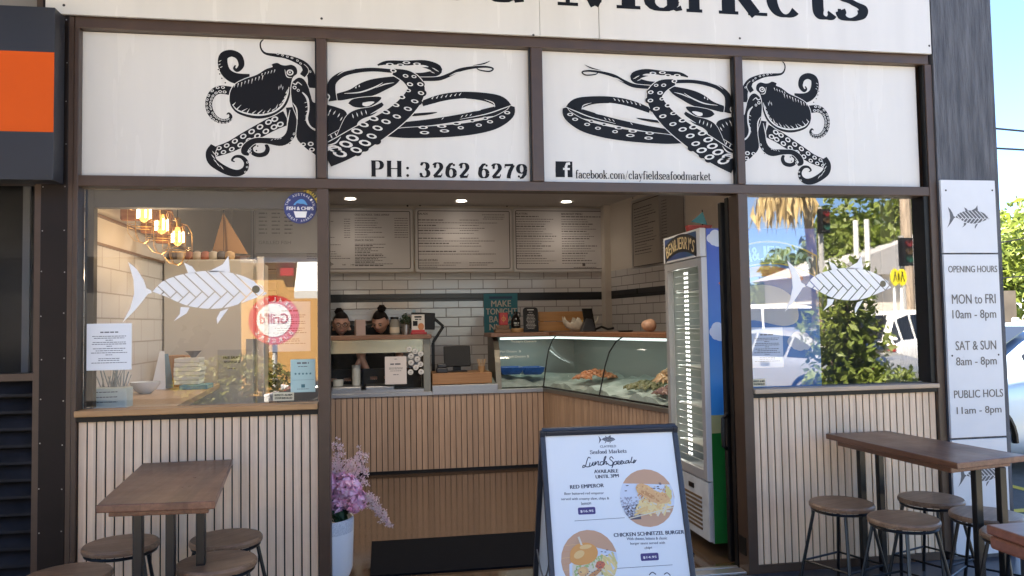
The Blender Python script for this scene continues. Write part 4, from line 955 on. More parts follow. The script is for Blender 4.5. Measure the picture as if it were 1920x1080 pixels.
# rangehood / shelf behind staff
rh=thing('rangehood','brushed steel rangehood edge on back wall above the staff heads','rangehood',(-.3,4.6,1.6))
z0_=at(700,602,4.4).z;z1_=at(700,590,4.4).z;MB().box(-1.5,at(790,600,4.4).x,4.35,4.745,z0_,z1_).build('hood_edge',STEEL,rh,bevel=.004);MB().box(-1.5,at(780,600,4.5).x,4.5,4.745,z1_+.001,at(700,581,4.5).z).build('hood_body',STEEL,rh)
tag(MB().box(-1.6,.40,4.45,4.745,.0,1.28).build('back_bench',STEEL,bevel=.004),'steel back bench along the wall behind the staff','bench')
# ---- right display case
dc=thing('display_case','right curved glass seafood display case filled with crushed ice','display case',(1.4,3.4,CT+.04))
xs=at(941,720,CY).x
# front section glass (x xs..1.573) then return section along cdir
def dsec(s,o,z): # point on section polyline: s<0 front part
    if s<0: return Vector((1.573+s,CY+o,z))
    return A2+cdir*s+cn*o+Vector((0,0,z))
prof=[(0.0,CT+.04),(.03,CT+.16),(.065,CT+.30),(.11,CT+.42),(.18,CT+.51),(.25,DT-.03)]
def corner(o,z): # mitre of the two offset planes
    k=(cn.y*0+1)
    # intersection of y=CY+o with line A2+cn*o+cdir*s
    P=A2+cn*o;t=(CY+o-P.y)/cdir.y;Q=P+cdir*t;return Vector((Q.x,Q.y,z))
def glass_strip(name,pa,pb,m_):
    mb=MB();vs=[]
    for o,z in prof: vs+= [pa(o,z),pb(o,z)]
    mb.add(vs,[(2*i,2*i+1,2*i+3,2*i+2) for i in range(len(prof)-1)]);return mb.build(name,m_,dc,smooth=True)
s1=Lr*.50;fr=lambda o,z:Vector((xs,CY+o,z));md_=lambda o,z:A2+cdir*s1+cn*o+Vector((0,0,z));en=lambda o,z:B2+cn*o+Vector((0,0,z))
for pa,pb in((fr,corner),(corner,md_),(md_,en)): glass_strip('glass_panel',pa,pb,CLEAR)
for f in(corner,md_): MB().tube([f(o-.004,z) for o,z in prof],.006,6).build('glass_joint',JET,dc,smooth=True)
m=MB();m.prism([Vector((xs-.055,CY+o-.01,z)) for o,z in prof]+[Vector((xs-.055,CY+.6,DT-.03)),Vector((xs-.055,CY+.6,CT+.04))],(.053,0,0));m.build('end_panel',STEELD,dc)
m=MB();to=.17;q=[Vector((xs-.09,CY+to-.06,DT-.03)),corner(to-.06,DT-.03),B2+cn*(to-.06)+Vector((0,0,DT-.03)),B2+cn*.66+Vector((0,0,DT-.03)),corner(.62,DT-.03),Vector((xs-.09,CY+.62,DT-.03))]
m.prism(q[::-1],(0,0,.04));m.build('top',WTOP,dc,bevel=.004)
LINER=mat('case_liner',(.33,.38,.36),.35)
m=MB();q=[Vector((xs,CY+.60,0)),corner(.60,0),B2+cn*.60]
for i in range(2):
    a_,b_=q[i],q[i+1];m.add([a_+Vector((0,0,CT+.04)),b_+Vector((0,0,CT+.04)),b_+Vector((0,0,DT-.031)),a_+Vector((0,0,DT-.031))],[(0,1,2,3)])
m.build('rear_liner',LINER,dc,solid=.01)
# shelf tube light inside the case
m=MB();q=[Vector((xs+.03,CY+.27,DT-.05)),corner(.27,DT-.05),B2+cn*.27+Vector((0,0,DT-.05))]
m.tube(q,.012,8);m.build('tube_light',mat('case_tube',(1,1,1),.5,emit=(.80,1,.96),estr=.13),dc)
for (p_,L_,ang) in((Vector((xs+.28,CY+.33,DT-.06)),.55,0),(A2+cdir*(Lr*.27)+cn*.33+Vector((0,0,DT-.06)),1.1,math.atan2(cdir.y,cdir.x)),(A2+cdir*(Lr*.77)+cn*.33+Vector((0,0,DT-.06)),1.0,math.atan2(cdir.y,cdir.x))):
    l=bpy.data.lights.new('case_lamp','AREA');l.shape='RECTANGLE';l.size=L_;l.size_y=.03;l.energy=.065;l.color=(.82,1,.92)
    lo=bpy.data.objects.new('case_lamp',l);COL.objects.link(lo);lo.location=p_-gloc(dc);lo.rotation_euler=(0,0,ang);lo.parent=dc
# black trim line, handle frame at the right end
m=MB();m.tube([A2-cn*.004+Vector((0,0,CT+.05)),B2-cn*.004+Vector((0,0,CT+.05))],.009,6);m.tube([Vector((xs,CY-.004,CT+.05)),Vector((1.573,CY-.004,CT+.05))],.006,6);m.build('base_trim',JET,dc)
# crushed ice bed
ICE=mat('crushed_ice',(.50,.58,.53),.35,col2=(.30,.38,.33),vscale=9,bump=.8,bscale=70)
m=MB();N1,N2=56,12;vs=[]
for i in range(N1+1):
    s_=-.58+i/N1*(Lr+.58)
    for j in range(N2+1):
        o=.03+.56*max(0,j-1)/(N2-1)
        if s_<0:P=Vector((1.573+s_,CY+o,0))
        else:P=A2+cdir*s_+cn*o
        if s_<0: P.x=min(P.x,corner(o,0).x-.0)
        else:
            cc=corner(o,0);smin=(cc-(A2+cn*o)).dot(cdir);P=A2+cn*o+cdir*max(s_,smin)
        z=CT+.07+.10*(j/N2)+.012*math.sin(i*1.3+j)+rm.uniform(-.012,.016)+.02*math.sin(i*.45)
        if j==0: z=CT+.037
        vs.append((P.x,P.y,z))
m.add(vs,[(i*(N2+1)+j,(i+1)*(N2+1)+j,(i+1)*(N2+1)+j+1,i*(N2+1)+j+1) for i in range(N1) for j in range(N2)])
tag(m.build('crushed_ice',ICE,smooth=True,edge=70),'crushed ice heaped in the right seafood display case','ice',kind='stuff')
# blue oyster trays on the ice
BLUET=mat('blue_tray',(.015,.08,.30),.3,var=.2,vscale=30)
for k,(px,lab) in enumerate(((956,'left blue oyster tray on the ice behind the oyster lettering'),(996,'right blue oyster tray on the ice in the front display section'))):
    q=at(px,696,CY+.24);t=thing('oyster_tray',lab,'tray',(q.x,q.y,q.z))
    m=MB();m.lathe([(.5,0),(.62,.028),(.70,.075),(.66,.075),(.46,.02)],(0,0,0),4);m.v=[(q.x+(x*math.cos(.785)-y*math.sin(.785))*.24,q.y+(x*math.sin(.785)+y*math.cos(.785))*.26,q.z-.03+z) for x,y,z in m.v];m.build('tray',BLUET,t,bevel=.006)
    m=MB()
    for i in range(16): m.ball((q.x+rm.uniform(-.09,.09),q.y+rm.uniform(-.09,.09),q.z+.012),.022,6,1,.7,.45)
    o=m.build('oyster',mat('oyster_shell',(.20,.26,.34),.35,var=.5,vscale=60),t,smooth=True);o['kind']='stuff'
# heaps of seafood (small curled bodies, fronds)
def heap(name,label,c,r,n,col,s,h,legs=False):
    m=MB()
    for i in range(n):
        a_=rm.uniform(0,6.28);d=r*math.sqrt(rm.random());x=c.x+d*math.cos(a_);y=c.y+d*.75*math.sin(a_);z=c.z+h*(1-(d/r)**2)*rm.uniform(.5,1)
        b_=rm.uniform(0,6.28);pts=[Vector((x+s*(t-.5)*math.cos(b_)-s*.35*(t-.5)**2*math.sin(b_)*2,y+s*(t-.5)*math.sin(b_)+s*.35*(t-.5)**2*2*math.cos(b_),z+s*.25*math.sin(t*3.1))) for t in(0,.25,.5,.75,1)]
        m.tube(pts,[s*.05,s*.15,s*.17,s*.12,s*.03],5)
    o=m.build(name,mat(name+'_flesh',col[0],.35,col2=col[1],vscale=50),smooth=True);return tag(o,label,'seafood',kind='stuff')
P=A2+cdir*(Lr*.26)+cn*.27+Vector((0,0,CT+.15));heap('cooked_prawns','heap of orange cooked prawns on the ice in the middle display section',P,.20,110,((.45,.16,.06),(.58,.30,.16)),.07,.075)
P=A2+cdir*(Lr*.80)+cn*.26+Vector((0,0,CT+.19));heap('crab_pieces','pale orange heap of shellfish on the ice in the right display section',P,.12,70,((.55,.33,.16),(.68,.52,.30)),.085,.10)
P=A2+cdir*(Lr*.66)+cn*.30+Vector((0,0,CT+.12));heap('seaweed_garnish','dull green seaweed garnish on the ice in the right display section',P,.22,80,((.16,.17,.08),(.26,.26,.14)),.09,.05)
P=A2+cdir*(Lr*.86)+cn*.20+Vector((0,0,CT+.11));heap('octopus_pieces','purplish brown octopus pieces on the ice near the end of the case',P,.15,50,((.22,.12,.11),(.34,.22,.17)),.08,.06)
# lettering on the case glass
gpl=Plane((xs,CY+.065,CT+.30),(1,0,0),(0,.3,.954))
LET=mat('glass_lettering',(.78,.77,.70),.5)
m=MB()
def gl(px,py):
    n=gpl.N;d=_ray(px,py);t=(gpl.O-CAM).dot(n)/d.dot(n);return gpl.uv(CAM+d*t)
for t_,x0,x1,y0,y1 in(("Today's Oysters",957,1004,640,646),("Per Dozen  $",937,975,659,664),("Per Half Dozen $",937,990,668,674)):
    a=gl(x0,y1);b=gl(x1,y0);put_text(m,gpl,t_,a[0],a[1],b[0]-a[0],b[1]-a[1],.045);m.build('glass_lettering',LET,dc);m=MB()
# ---- things along the top of the right case
ZR=DT+.012
def on(px,y): return at(px,620,y).x
pp=thing('poster','teal promotional poster on the tiled back wall behind the bottles','poster',(on(939,4.74),4.74,1.35))
ppl=Plane((0,4.745,0),(1,0,0),(0,0,1));a=at(908,628,4.745);b=at(970,550,4.745);W=b.x-a.x;H=b.z-a.z
MB().box(a.x,b.x,4.742,4.748,a.z,b.z).build('sheet',mat('teal_poster',(.02,.17,.22),.5),pp)
m=MB()
for t_,f0,f1,v in(('MAKE',.22,.80,.68),('TONIGHT',.06,.97,.49),('BARRA',.16,.84,.30),('NIGHT',.16,.90,.11)): put_text(m,ppl,t_,a.x+W*f0,a.z+H*v,W*(f1-f0),H*.15,.006,weight=.002)
m.build('lettering',mat('poster_lettering',(.55,.52,.45),.6),pp)
m=MB();rect(m,ppl,a.x+W*.16,a.x+W*.84,a.z+H*.87,a.z+H*.93,.0045);m.build('caption_band',mat('poster_navy',(.02,.06,.13),.5),pp)
yb=3.72
x=on(941,yb);bx=thing('wooden_box','low stained wooden box left end of the right case top','box',(x,yb,ZR))
m=MB();m.box(x-.075,x+.085,yb-.06,yb+.06,ZR,ZR+.035);m.box(x-.06,x+.07,yb-.05,yb+.05,ZR+.036,ZR+.075);m.build('slat_box',wood('box_wood',(.12,.06,.03),(.20,.11,.05),'x',.5),bx,bevel=.003)
x=on(944,3.74);rb=thing('red_packet','red packet with gold emblem on the stained wooden box','packet',(x,3.74,ZR))
MB().box(x-.045,x+.045,3.715,3.765,ZR+.076,ZR+.205).build('packet',mat('red_packet',(.38,.015,.012),.4),rb,bevel=.006)
m=MB();pl=Plane((x,3.715,ZR+.14),(1,0,0),(0,0,1));frame_line(m,pl,-.022,.022,-.022,.022,.022,.006,.001);rect(m,pl,-.003,.003,-.035,.04,.0015);rect(m,pl,0,.022,-.003,.003,.0016);m.build('emblem',mat('gold_emblem',(.55,.25,.05),.4),rb)
x=on(967,3.76);jg=thing('growler_jug','black handled glass jug standing on a round timber block','jug',(x,3.76,ZR))
MB().lathe([(.045,.045),(.05,.06),(.05,.12),(.03,.17),(.02,.19),(.022,.215),(.018,.215)],(x,3.76,ZR),20).build('jug_body',mat('black_glass',(.01,.009,.008),.08),jg,smooth=True)
MB().tube([(x+.018,3.76,ZR+.20),(x+.045,3.76,ZR+.20),(x+.05,3.76,ZR+.165),(x+.035,3.76,ZR+.14)],.007,8).build('handle',mat('black_glass_handle',(.01,.009,.008),.08),jg,smooth=True)
pl=Plane((x,3.71,ZR+.08),(1,0,0),(0,0,1));m=MB();text_bars(m,pl,-.03,.03,.01,.012,.001,rm,.9,True);text_bars(m,pl,-.03,.03,-.008,.006,.001,rm,.8,True);m.build('label_print',mat('pale_print',(.5,.5,.46),.5),jg)
x=on(971,3.73);tag(MB().lathe([(.062,0),(.065,.004),(.065,.038),(.062,.042)],(x,3.76,ZR),26).build('timber_block',wood('block_wood',(.34,.19,.08),(.46,.28,.13),'x',.5),smooth=True),'round pale timber block under the black jug','block')
x=on(996,3.74);bb=thing('black_menu_board','small upright black menu board with rounded top and white print','sign',(x,3.74,ZR))
pts=[(x-.078,3.74,ZR),(x+.078,3.74,ZR),(x+.078,3.76,ZR+.22)]+[(x+.078-.03+.03*math.cos(R(k)),3.762,ZR+.225+.03*math.sin(R(k))) for k in(30,60,90)]+[(x-.078+.03+.03*math.cos(R(k)),3.762,ZR+.225+.03*math.sin(R(k))) for k in(90,120,150)]+[(x-.078,3.76,ZR+.22)]
m=MB();m.prism(pts,(0,.012,0));m.build('board',JET,bb)
pl=Plane((x,3.74,ZR),(1,0,0),(0,.09,1));m=MB()
rrect(m,pl,-.035,.035,.225,.237,.005,.002);put_text(m,pl,'MENU',-.02,.198,.04,.012,.002)
for k in range(11): text_bars(m,pl,-.055,.055,.18-k*.0145,.005,.002,rm,rm.uniform(.6,1),True)
m.build('print',mat('chalk_print',(.5,.48,.45),.6),bb)
xa=on(1010,3.85);xb=on(1096,3.85);m=MB()
for k in range(2): m.box(xa,xb,3.85,3.87,ZR+.005+k*.105,ZR+.104+k*.105)
m.box(xa+.02,xa+.06,3.872,3.9,ZR,ZR+.21);m.box(xb-.06,xb-.02,3.872,3.9,ZR,ZR+.21)
tag(m.build('timber_crate',wood('crate_wood',(.34,.16,.05),(.46,.25,.09),'x',.5),bevel=.003),'honey coloured plank crate behind the spiky white shell','crate')
# spiky giant shell
x=on(1088,3.62);sh=thing('giant_clam_shell','large white spiky shell holding a lemon on the right case top','shell',(x,3.62,ZR))
m=MB();n=44;prev=None;vs=[]
for ring,(rr,zz_) in enumerate(((.02,.0),(.07,.012),(.105,.04),(.125,.075),(.13,.09))):
    for j in range(n):
        a_=2*math.pi*j/n;sp=1+(.10*math.cos(a_*7) if ring>1 else 0)
        zsp=zz_+(max(0,math.cos(a_*7))**2*.065*(ring-2)/2 if ring>2 else 0)
        vs.append((x+rr*1.35*sp*math.cos(a_),3.62+rr*.7*sp*math.sin(a_),ZR+zsp))
m.add(vs,[(i*n+j,i*n+(j+1)%n,(i+1)*n+(j+1)%n,(i+1)*n+j) for i in range(4) for j in range(n)])
m.build('shell',mat('shell_white',(.62,.57,.48),.5,var=.15,vscale=20),sh,smooth=True,solid=.006,edge=60)
tag(MB().ball((x+.02,3.63,ZR+.085),.032,12,1.25,1,1).build('lemon',mat('lemon_peel',(.60,.38,.04),.4),smooth=True),'yellow lemon lying in the spiky white shell','lemon')
x=on(1136,3.45);xq=A2+cdir*.28+cn*.38
tb=thing('tablet_stand','dark tablet on a desk stand at the corner of the right case top','tablet',(xq.x,xq.y,ZR))
qx=xq.x
m=MB();m.obox((qx,xq.y,ZR+.125),Vector((1,.2,0)).normalized(),Vector((-.12,.2,1)).normalized(),Vector((.2,-1,.2)).normalized(),.055,.105,.008);m.build('tablet',JET,tb,bevel=.004)
m=MB();m.prism([(qx-.09,xq.y-.06,ZR),(qx+.06,xq.y-.06,ZR),(qx+.03,xq.y-.02,ZR+.12),(qx-.03,xq.y-.02,ZR+.13)],(0,.1,0));m.build('stand',CHAR,tb,bevel=.004)
m=MB();m.tube([(qx+.05,xq.y-.05,ZR+.02),(qx+.1,xq.y-.1,ZR+.045),(qx+.15,xq.y-.15,ZR+.02),(qx+.2,xq.y-.18,ZR+.03)],.012,8);tag(m.build('barcode_scanner',JET,smooth=True),'small dark handset with cord beside the tablet stand','handset')
xq=A2+cdir*1.35+cn*.38
m=MB();m.ball((xq.x,xq.y,ZR+.055),.06,12,1.1,1,.95)
m.v=[(v[0],v[1],v[2]+.006*math.sin(40*(v[0]-xq.x)+30*v[2])) for v in m.v]
tag(m.build('cowrie_shell',mat('peach_shell',(.50,.30,.20),.5,var=.2,vscale=25),smooth=True),'rounded peach coloured shell near the drinks fridge','shell')
m=MB();xq=A2+cdir*1.0+cn*.36;m.lathe([(.06,0),(.07,.012),(.055,.012)],(xq.x,xq.y,ZR),20);tag(m.build('coin_dish',JET,smooth=True),'small dark dish on right case top before the peach shell','dish')
# ---- door mat, threshold, sliding door
a=atz(697,1015,.012);tag(MB().box(a.x,1.86,.42,a.y,.0,.012).build('door_mat',mat('black_mat',(.006,.007,.010),.95,spec=.1,bump=.6,bscale=400)),'large black door mat just inside the doorway','mat')
tag(MB().box(-.27,2.004,.02,.10,0,.014).box(-.27,2.004,.125,.16,0,.010).build('door_threshold',ALU,bevel=.003),'aluminium threshold strip across the open doorway','threshold')
sl=thing('sliding_door','dark framed glass door slid open beside the right door post','door',(1.98,.2,0))
xs_=at(1357,600,.2).x;m=MB();m.box(xs_,xs_+.055,.20,.24,.015,ZH-.02);m.box(xs_+.0555,2.003,.13,.17,.0,ZH-.001);m.build('stile',JET,sl,bevel=.003)
tag(MB().box(2.0,2.004,.02,.1,.1,.2).build('rubber_stop',JET),'small black rubber stop low on the right door post','door stop')
q=at(1373,675,.198);MB().box(q.x-.012,q.x+.012,.185,.199,q.z-.04,q.z+.04).build('lock',STEEL,sl,bevel=.002)
q=at(1361,810,.18);m=MB();m.tube([(q.x+.02,.199,q.z+.10),(q.x-.02,.17,q.z+.08),(q.x-.025,.165,q.z),(q.x-.02,.17,q.z-.08),(q.x+.01,.199,q.z-.10)],.012,8);m.build('pull_handle',JET,sl,smooth=True)
# ---- drinks fridge (door faces left, decorated side faces the street)
fx0,fx1,fy0,fy1=1.955,2.74,.417,1.045;FT=2.0
fr_=thing('drinks_fridge','tall ice cream fridge with lit glass door and sky-blue side','fridge',((fx0+fx1)/2,(fy0+fy1)/2,0))
FWHITE=mat('fridge_white',(.66,.66,.66),.35);LINW=mat('fridge_liner',(.42,.45,.41),.4)
m=MB();m.box(fx0+.035,fx1,fy0,fy0+.03,.06,FT);m.box(fx0+.035,fx1,fy1-.03,fy1,.06,FT);m.box(fx1-.03,fx1,fy0+.03,fy1-.03,.06,FT);m.box(fx0+.035,fx1-.03,fy0+.03,fy1-.03,1.80,FT);m.box(fx0+.035,fx1-.03,fy0+.03,fy1-.03,.06,.46)
m.build('cabinet',FWHITE,fr_)
m=MB();m.box(fx0+.05,fx1-.04,fy0+.031,fy0+.034,.461,1.80);m.box(fx0+.05,fx1-.04,fy1-.034,fy1-.031,.461,1.80);m.box(fx1-.036,fx1-.031,fy0+.034,fy1-.034,.461,1.80);m.build('liner',LINW,fr_)
m=MB();m.box(fx0-.005,fx0+.034,fy0,fy1,1.825,FT+.004);m.build('header',FWHITE,fr_,bevel=.004)
LP=Plane((fx0-.0055,fy1,0),(0,-1,0),(0,0,1));FW=fy1-fy0
m=MB();rrect(m,LP,.03,FW-.05,1.84,FT-.01,.01,.001);m.build('header_panel',mat('header_blue',(.015,.10,.19),.35,col2=(.04,.05,.20),vscale=5),fr_)
def bj(m_outline,m_text,pl,uc,vc,wd_,hh,d=.002,rise=.16):
    n=24
    def archpt(t,off): 
        u=uc+wd_*(t-.5);v=vc+rise*wd_*(1-(2*t-1)**2)-rise*wd_*.5+off;return (u,v)
    top=[archpt(i/n,hh*.75) for i in range(n+1)];bot=[archpt(i/n,-hh*.75) for i in range(n+1)]
    m_outline.poly([pl.p(u,v,d) for u,v in bot+top[::-1]])
    s="BEN&JERRY'S";x=.04;adv={'B':1,'E':.9,'N':1.05,'&':.95,'J':.8,'R':1,'Y':1,"'":.4,'S':.9};tot=sum(adv[c] for c in s)
    for ch in s:
        w_=adv[ch]/tot*.92;t=x+w_/2;u,v=archpt(t,0);u2,v2=archpt(t+.01,0);rot=math.atan2(v2-v,u2-u)
        cw=w_*wd_*.84;ch_h=hh*(.42 if ch=="'" else 1);vv=v-hh/2+(hh*.58 if ch=="'" else 0)
        put_text(m_text,pl,ch,u-cw/2*math.cos(rot)+hh/2*math.sin(rot)*1,vv-cw/2*math.sin(rot),cw,ch_h,d+.0015,rot,weight=cw*.05);x+=w_
OUTL=mat('banner_black',(.012,.012,.015),.4);GOLDT=mat('banner_cream',(.70,.55,.30),.4)
mo,mt=MB(),MB();bj(mo,mt,LP,FW*.49,1.912,FW*.86,.078,.002,.10);mo.build('banner',OUTL,fr_);mt.build('banner_lettering',GOLDT,fr_)
m=MB();m.box(fx0,fx0+.034,fy0,fy0+.05,.44,1.82);m.box(fx0,fx0+.034,fy1-.05,fy1,.44,1.82);m.box(fx0,fx0+.034,fy0+.05,fy1-.05,1.77,1.82);m.box(fx0,fx0+.034,fy0+.05,fy1-.05,.44,.50)
dr=m.build('door',mat('door_grey',(.42,.41,.40),.35,.3),fr_,bevel=.003)
MB().box(fx0+.014,fx0+.020,fy0+.0505,fy1-.0505,.5005,1.7695).build('door_glass',glass('fridge_glass',1.13),dr)
MB().box(fx0+.001,fx0+.0345,fy0-.003,fy0-.0005,.44,1.82).build('door_edge',FWHITE,dr)
m=MB();m.box(fx0+.005,fx0+.034,fy0-.002,fy1,.07,.43);lo_=m.build('lower_panel',mat('worn_white',(.55,.55,.53),.5,var=.12,vscale=8),fr_,bevel=.006)
m=MB()
for k in range(8): m.box(fx0+.0,fx0+.006,fy0+.10,fy1-.05,.12+k*.027,.134+k*.027)
m.build('grille',mat('grille_brown',(.16,.10,.05),.6),fr_)
MB().box(fx0,fx0+.006,fy0+.22,fy0+.30,.355,.385).build('display',JET,fr_)
m=MB()
for k in range(26):
    z=.53+k*.048;m.tube([(fx0+.06,fy0+.04,z),(fx0+.06,fy1-.04,z)],.0022,4)
for k in range(5): m.box(fx0+.06,fx1-.06,fy0+.04,fy1-.04,.62+k*.25,.624+k*.25)
m.build('wire_shelf',mat('shelf_wire',(.62,.62,.56),.4),fr_)
m=MB()
for c_ in(fy1-.17,fy1-.21):
    for k in range(40): m.box(fx0+.075,fx0+.08,c_-.009,c_+.009,.53+k*.031,.545+k*.031)
m.build('led_strip',mat('led_strip',(1,1,1),.5,emit=(1,1,.92),estr=.26),fr_)
for yy in(fy0+.3,):
    l=bpy.data.lights.new('fridge_lamp','AREA');l.shape='RECTANGLE';l.size=.04;l.size_y=1.2;l.energy=.11;l.color=(.95,1,.92)
    lo=bpy.data.objects.new('fridge_lamp',l);COL.objects.link(lo);lo.parent=fr_
    lo.location=Vector((fx0+.07,fy1-.06,1.15))-gloc(fr_);lo.rotation_euler=(R(90),0,R(200))
TUBC=[mat('tub_'+n_,c_,.4) for n_,c_ in(('teal',(.03,.22,.26)),('cream',(.5,.42,.3)),('yellow',(.55,.38,.03)),('brown',(.12,.06,.03)))]
for k in range(5):
    for j in range(3):
        y=fy0+.10+j*.10;z=.625+k*.25
        if k==4 and j: continue
        t=MB().lathe([(.036,0),(.043,.09),(.045,.092),(.045,.102),(.038,.104)],(fx0+.12+.02*j,y,z),14).build('ice_cream_tub',TUBC[(k*2+j)%4],smooth=True)
        tag(t,'small ice cream tub on a wire shelf inside the lit fridge','tub','ice cream tubs in the fridge')
# side graphics
SP=Plane((0,fy0-.0005,0),(1,0,0),(0,0,1))
def grad(name,c0,c1,z0,z1):   # printed two-tone sky of the wrap
    m=bpy.data.materials.new(name);m.use_nodes=True;n=m.node_tree;b=n.nodes['Principled BSDF'];g=n.nodes.new('ShaderNodeNewGeometry');s=n.nodes.new('ShaderNodeSeparateXYZ');r=n.nodes.new('ShaderNodeMapRange');x=n.nodes.new('ShaderNodeMix');x.data_type='RGBA'
    n.links.new(g.outputs[0],s.inputs[0]);n.links.new(s.outputs[2],r.inputs[0]);r.inputs[1].default_value=z0;r.inputs[2].default_value=z1;n.links.new(r.outputs[0],x.inputs[0]);x.inputs[6].default_value=(*c0,1);x.inputs[7].default_value=(*c1,1);n.links.new(x.outputs[2],b.inputs[0]);b.inputs['Roughness'].default_value=.35;return m
zg=at(1350,812,fy0).z;zc=at(1350,778,fy0).z
m=MB();rect(m,SP,fx0+.037,fx1,zc,FT);m.build('sky_print',grad('wrap_sky',(.05,.28,.66),(.03,.07,.42),.9,1.95),fr_)
m=MB();rect(m,SP,fx0+.037,fx1,.06,zg);m.build('grass_print',mat('wrap_green',(.015,.16,.025),.4,col2=(.02,.22,.04),vscale=4),fr_)
m=MB();rect(m,SP,fx0+.037,fx1,zg,zc);m.build('field_print',mat('wrap_sand',(.42,.40,.18),.4),fr_)
m=MB()
def cloud(px,py,s):
    q=at(px,py,fy0)
    for dx,dz,r0_ in((-.9,0,.55),(-.3,.35,.7),(.4,.2,.75),(1,-.05,.5),(0,-.2,.8),(-.5,-.35,.5),(.7,-.4,.5)):
        u=q.x+dx*s;v=q.z+dz*s
        if u-r0_*s<fx0+.04: u=fx0+.04+r0_*s
        disc(m,SP,u,v,r0_*s,d=.0016+abs(dx)*.0001+abs(dz)*.0002)
CLM=mat('wrap_cloud',(.60,.64,.74),.4)
for c_ in((1345,447,.052),(1350,622,.058),(1500,640,.06)):
    m=MB();cloud(*c_);m.build('cloud_print',CLM,fr_)
mo,mt,mg=MB(),MB(),MB();c0=at(1343,480,fy0);c1=at(1527,505,fy0);uc=(c0.x+c1.x)/2+.02;W=min(c1.x-c0.x-.02,.66)
bj(mo,mt,SP,uc,at(1440,487,fy0).z,W,.085,.003,.14);mo.build('banner',mat('banner_navy',(.02,.05,.06),.4),fr_)
mt.build('banner_lettering',mat('banner_pale',(.45,.62,.58),.4),fr_)
bj(mg,MB(),SP,uc,at(1440,487,fy0).z,W*1.03,.098,.0024,.14);mg.build('banner_edge',mat('banner_gold',(.6,.42,.06),.4),fr_)
m=MB();q=at(1430,512,fy0);m.poly([SP.p(q.x+x_,q.z+z_,.002) for x_,z_ in spline([(-.30,-.06),(-.15,.02),(.05,.045),(.24,-.0),(.26,-.05),(.1,-.02),(-.1,-.03),(-.25,-.09),(-.30,-.06)],4)]);m.build('ribbon_print',mat('wrap_orange',(.62,.14,.06),.4),fr_)
m=MB();q=at(1440,570,fy0);m.poly([SP.p(q.x+x_,q.z+z_,.002) for x_,z_ in spline([(-.22,-.12),(-.2,.06),(-.08,.12),(.08,.1),(.18,.02),(.2,-.1),(.1,-.14),(-.1,-.10),(-.22,-.12)],4)]);m.build('tub_print',mat('wrap_white',(.6,.6,.62),.4),fr_)
# bottles on top of fridge
q=Vector((fx0+.10,fy0+.25,FT));sb=thing('toy_boat','small toy sailing boat in blue and red standing on the fridge','toy boat',q)
m=MB();m.prism([(q.x-.05,q.y,FT+.075),(q.x+.06,q.y,FT+.055),(q.x+.03,q.y,FT+.14)],(0,.012,0));m.build('sail',mat('teal_sail',(.05,.22,.28),.5),sb)
m=MB();m.prism([(q.x-.07,q.y-.02,FT+.003),(q.x+.07,q.y-.02,FT+.003),(q.x+.085,q.y-.02,FT+.05),(q.x-.085,q.y-.02,FT+.05)],(0,.05,0));m.build('hull',mat('red_hull',(.42,.05,.04),.5),sb)
MB().tube([(q.x+.03,q.y+.006,FT+.05),(q.x+.03,q.y+.006,FT+.155)],.004,6).build('mast',JET,sb)
# ================================================================== left window bay
cb=thing('white_cabinet','tall white cold cabinet standing against the left interior wall','cabinet',(-1.28,2.3,0))
cl_=-1.615;cr_=at(478,600,2.0).x;cz=at(390,486,2.0).z
CABW=mat('cabinet_cream',(.60,.56,.49),.28,var=.03,vscale=2)
MB().box(cl_,cr_,2.02,2.7,0,cz).build('body',CABW,cb,bevel=.006);MB().box(cl_+.01,cr_-.01,2.0,2.018,.1,cz-.01).build('door',CABW,cb,bevel=.004)
q=at(1,1,1)
fsn=thing('sauce_notice','grey FREE SAUCE notice on the front of the white cabinet','notice',(-1.1,1.99,1.2))
pl=Plane((0,1.996,0),(1,0,0),(0,0,1));a=at(408,722,1.996);b=at(462,655,1.996)
MB().box(a.x,b.x,1.996,1.999,a.z,b.z).build('sheet',mat('grey_sheet',(.40,.39,.37),.4),fsn)
m=MB();W,H=b.x-a.x,b.z-a.z;put_text(m,pl,'FREE SAUCE',a.x+W*.2,a.z+H*.74,W*.6,H*.07,.002,weight=.001)
for v,f in((.66,.7),(.62,.7),(.45,.4)): text_bars(m,pl,a.x+W*.1,b.x-W*.1,a.z+H*v,H*.02,.002,rm,f,True)
m.build('lettering',BLACK,fsn)
tag(MB().box(cr_+.02,cr_+.07,1.98,2.03,0,cz+.02).build('display_post',ALU,bevel=.003),'aluminium post beside the white cabinet','post')
# bench under left window
LB=wood('bench_timber',(.40,.27,.16),(.52,.37,.24),'y',.35)
m=MB();m.prism([(-1.617,.165,.985),(-1.08,.165,.985),(-1.20,1.95,.985),(-1.617,1.95,.985)],(0,0,.035));tag(m.build('window_bench',LB,bevel=.004),'pale timber bench top along left wall behind the left window','bench')
BZ=1.02
def atb(px,py): return atz(px,py,BZ)
c=Vector((-1.37,1.55,BZ))
st=thing('paper_bag','tall folded white paper bag with blue side on the window bench','bag',c)
q0=at(300,722,1.5)
m=MB();x0,x1=at(283,700,1.5).x,at(311,700,1.5).x;m.add([(x0,1.5,BZ),(x1,1.5,BZ),(x1,1.6,BZ),(x0,1.6,BZ),(x0+.045,1.54,BZ+.26),(x1-.02,1.54,BZ+.26)],[(0,1,5,4),(1,2,5),(2,3,4,5),(3,0,4),(0,3,2,1)]);m.build('bag',PAPER,st)
MB().add([(x1-.001,1.5,BZ+.005),(x1+.03,1.58,BZ+.005),(x1-.0,1.56,BZ+.24),(x1-.018,1.538,BZ+.24)],[(0,1,2,3)]).build('blue_side',mat('blue_grey_print',(.12,.20,.26),.6),st)
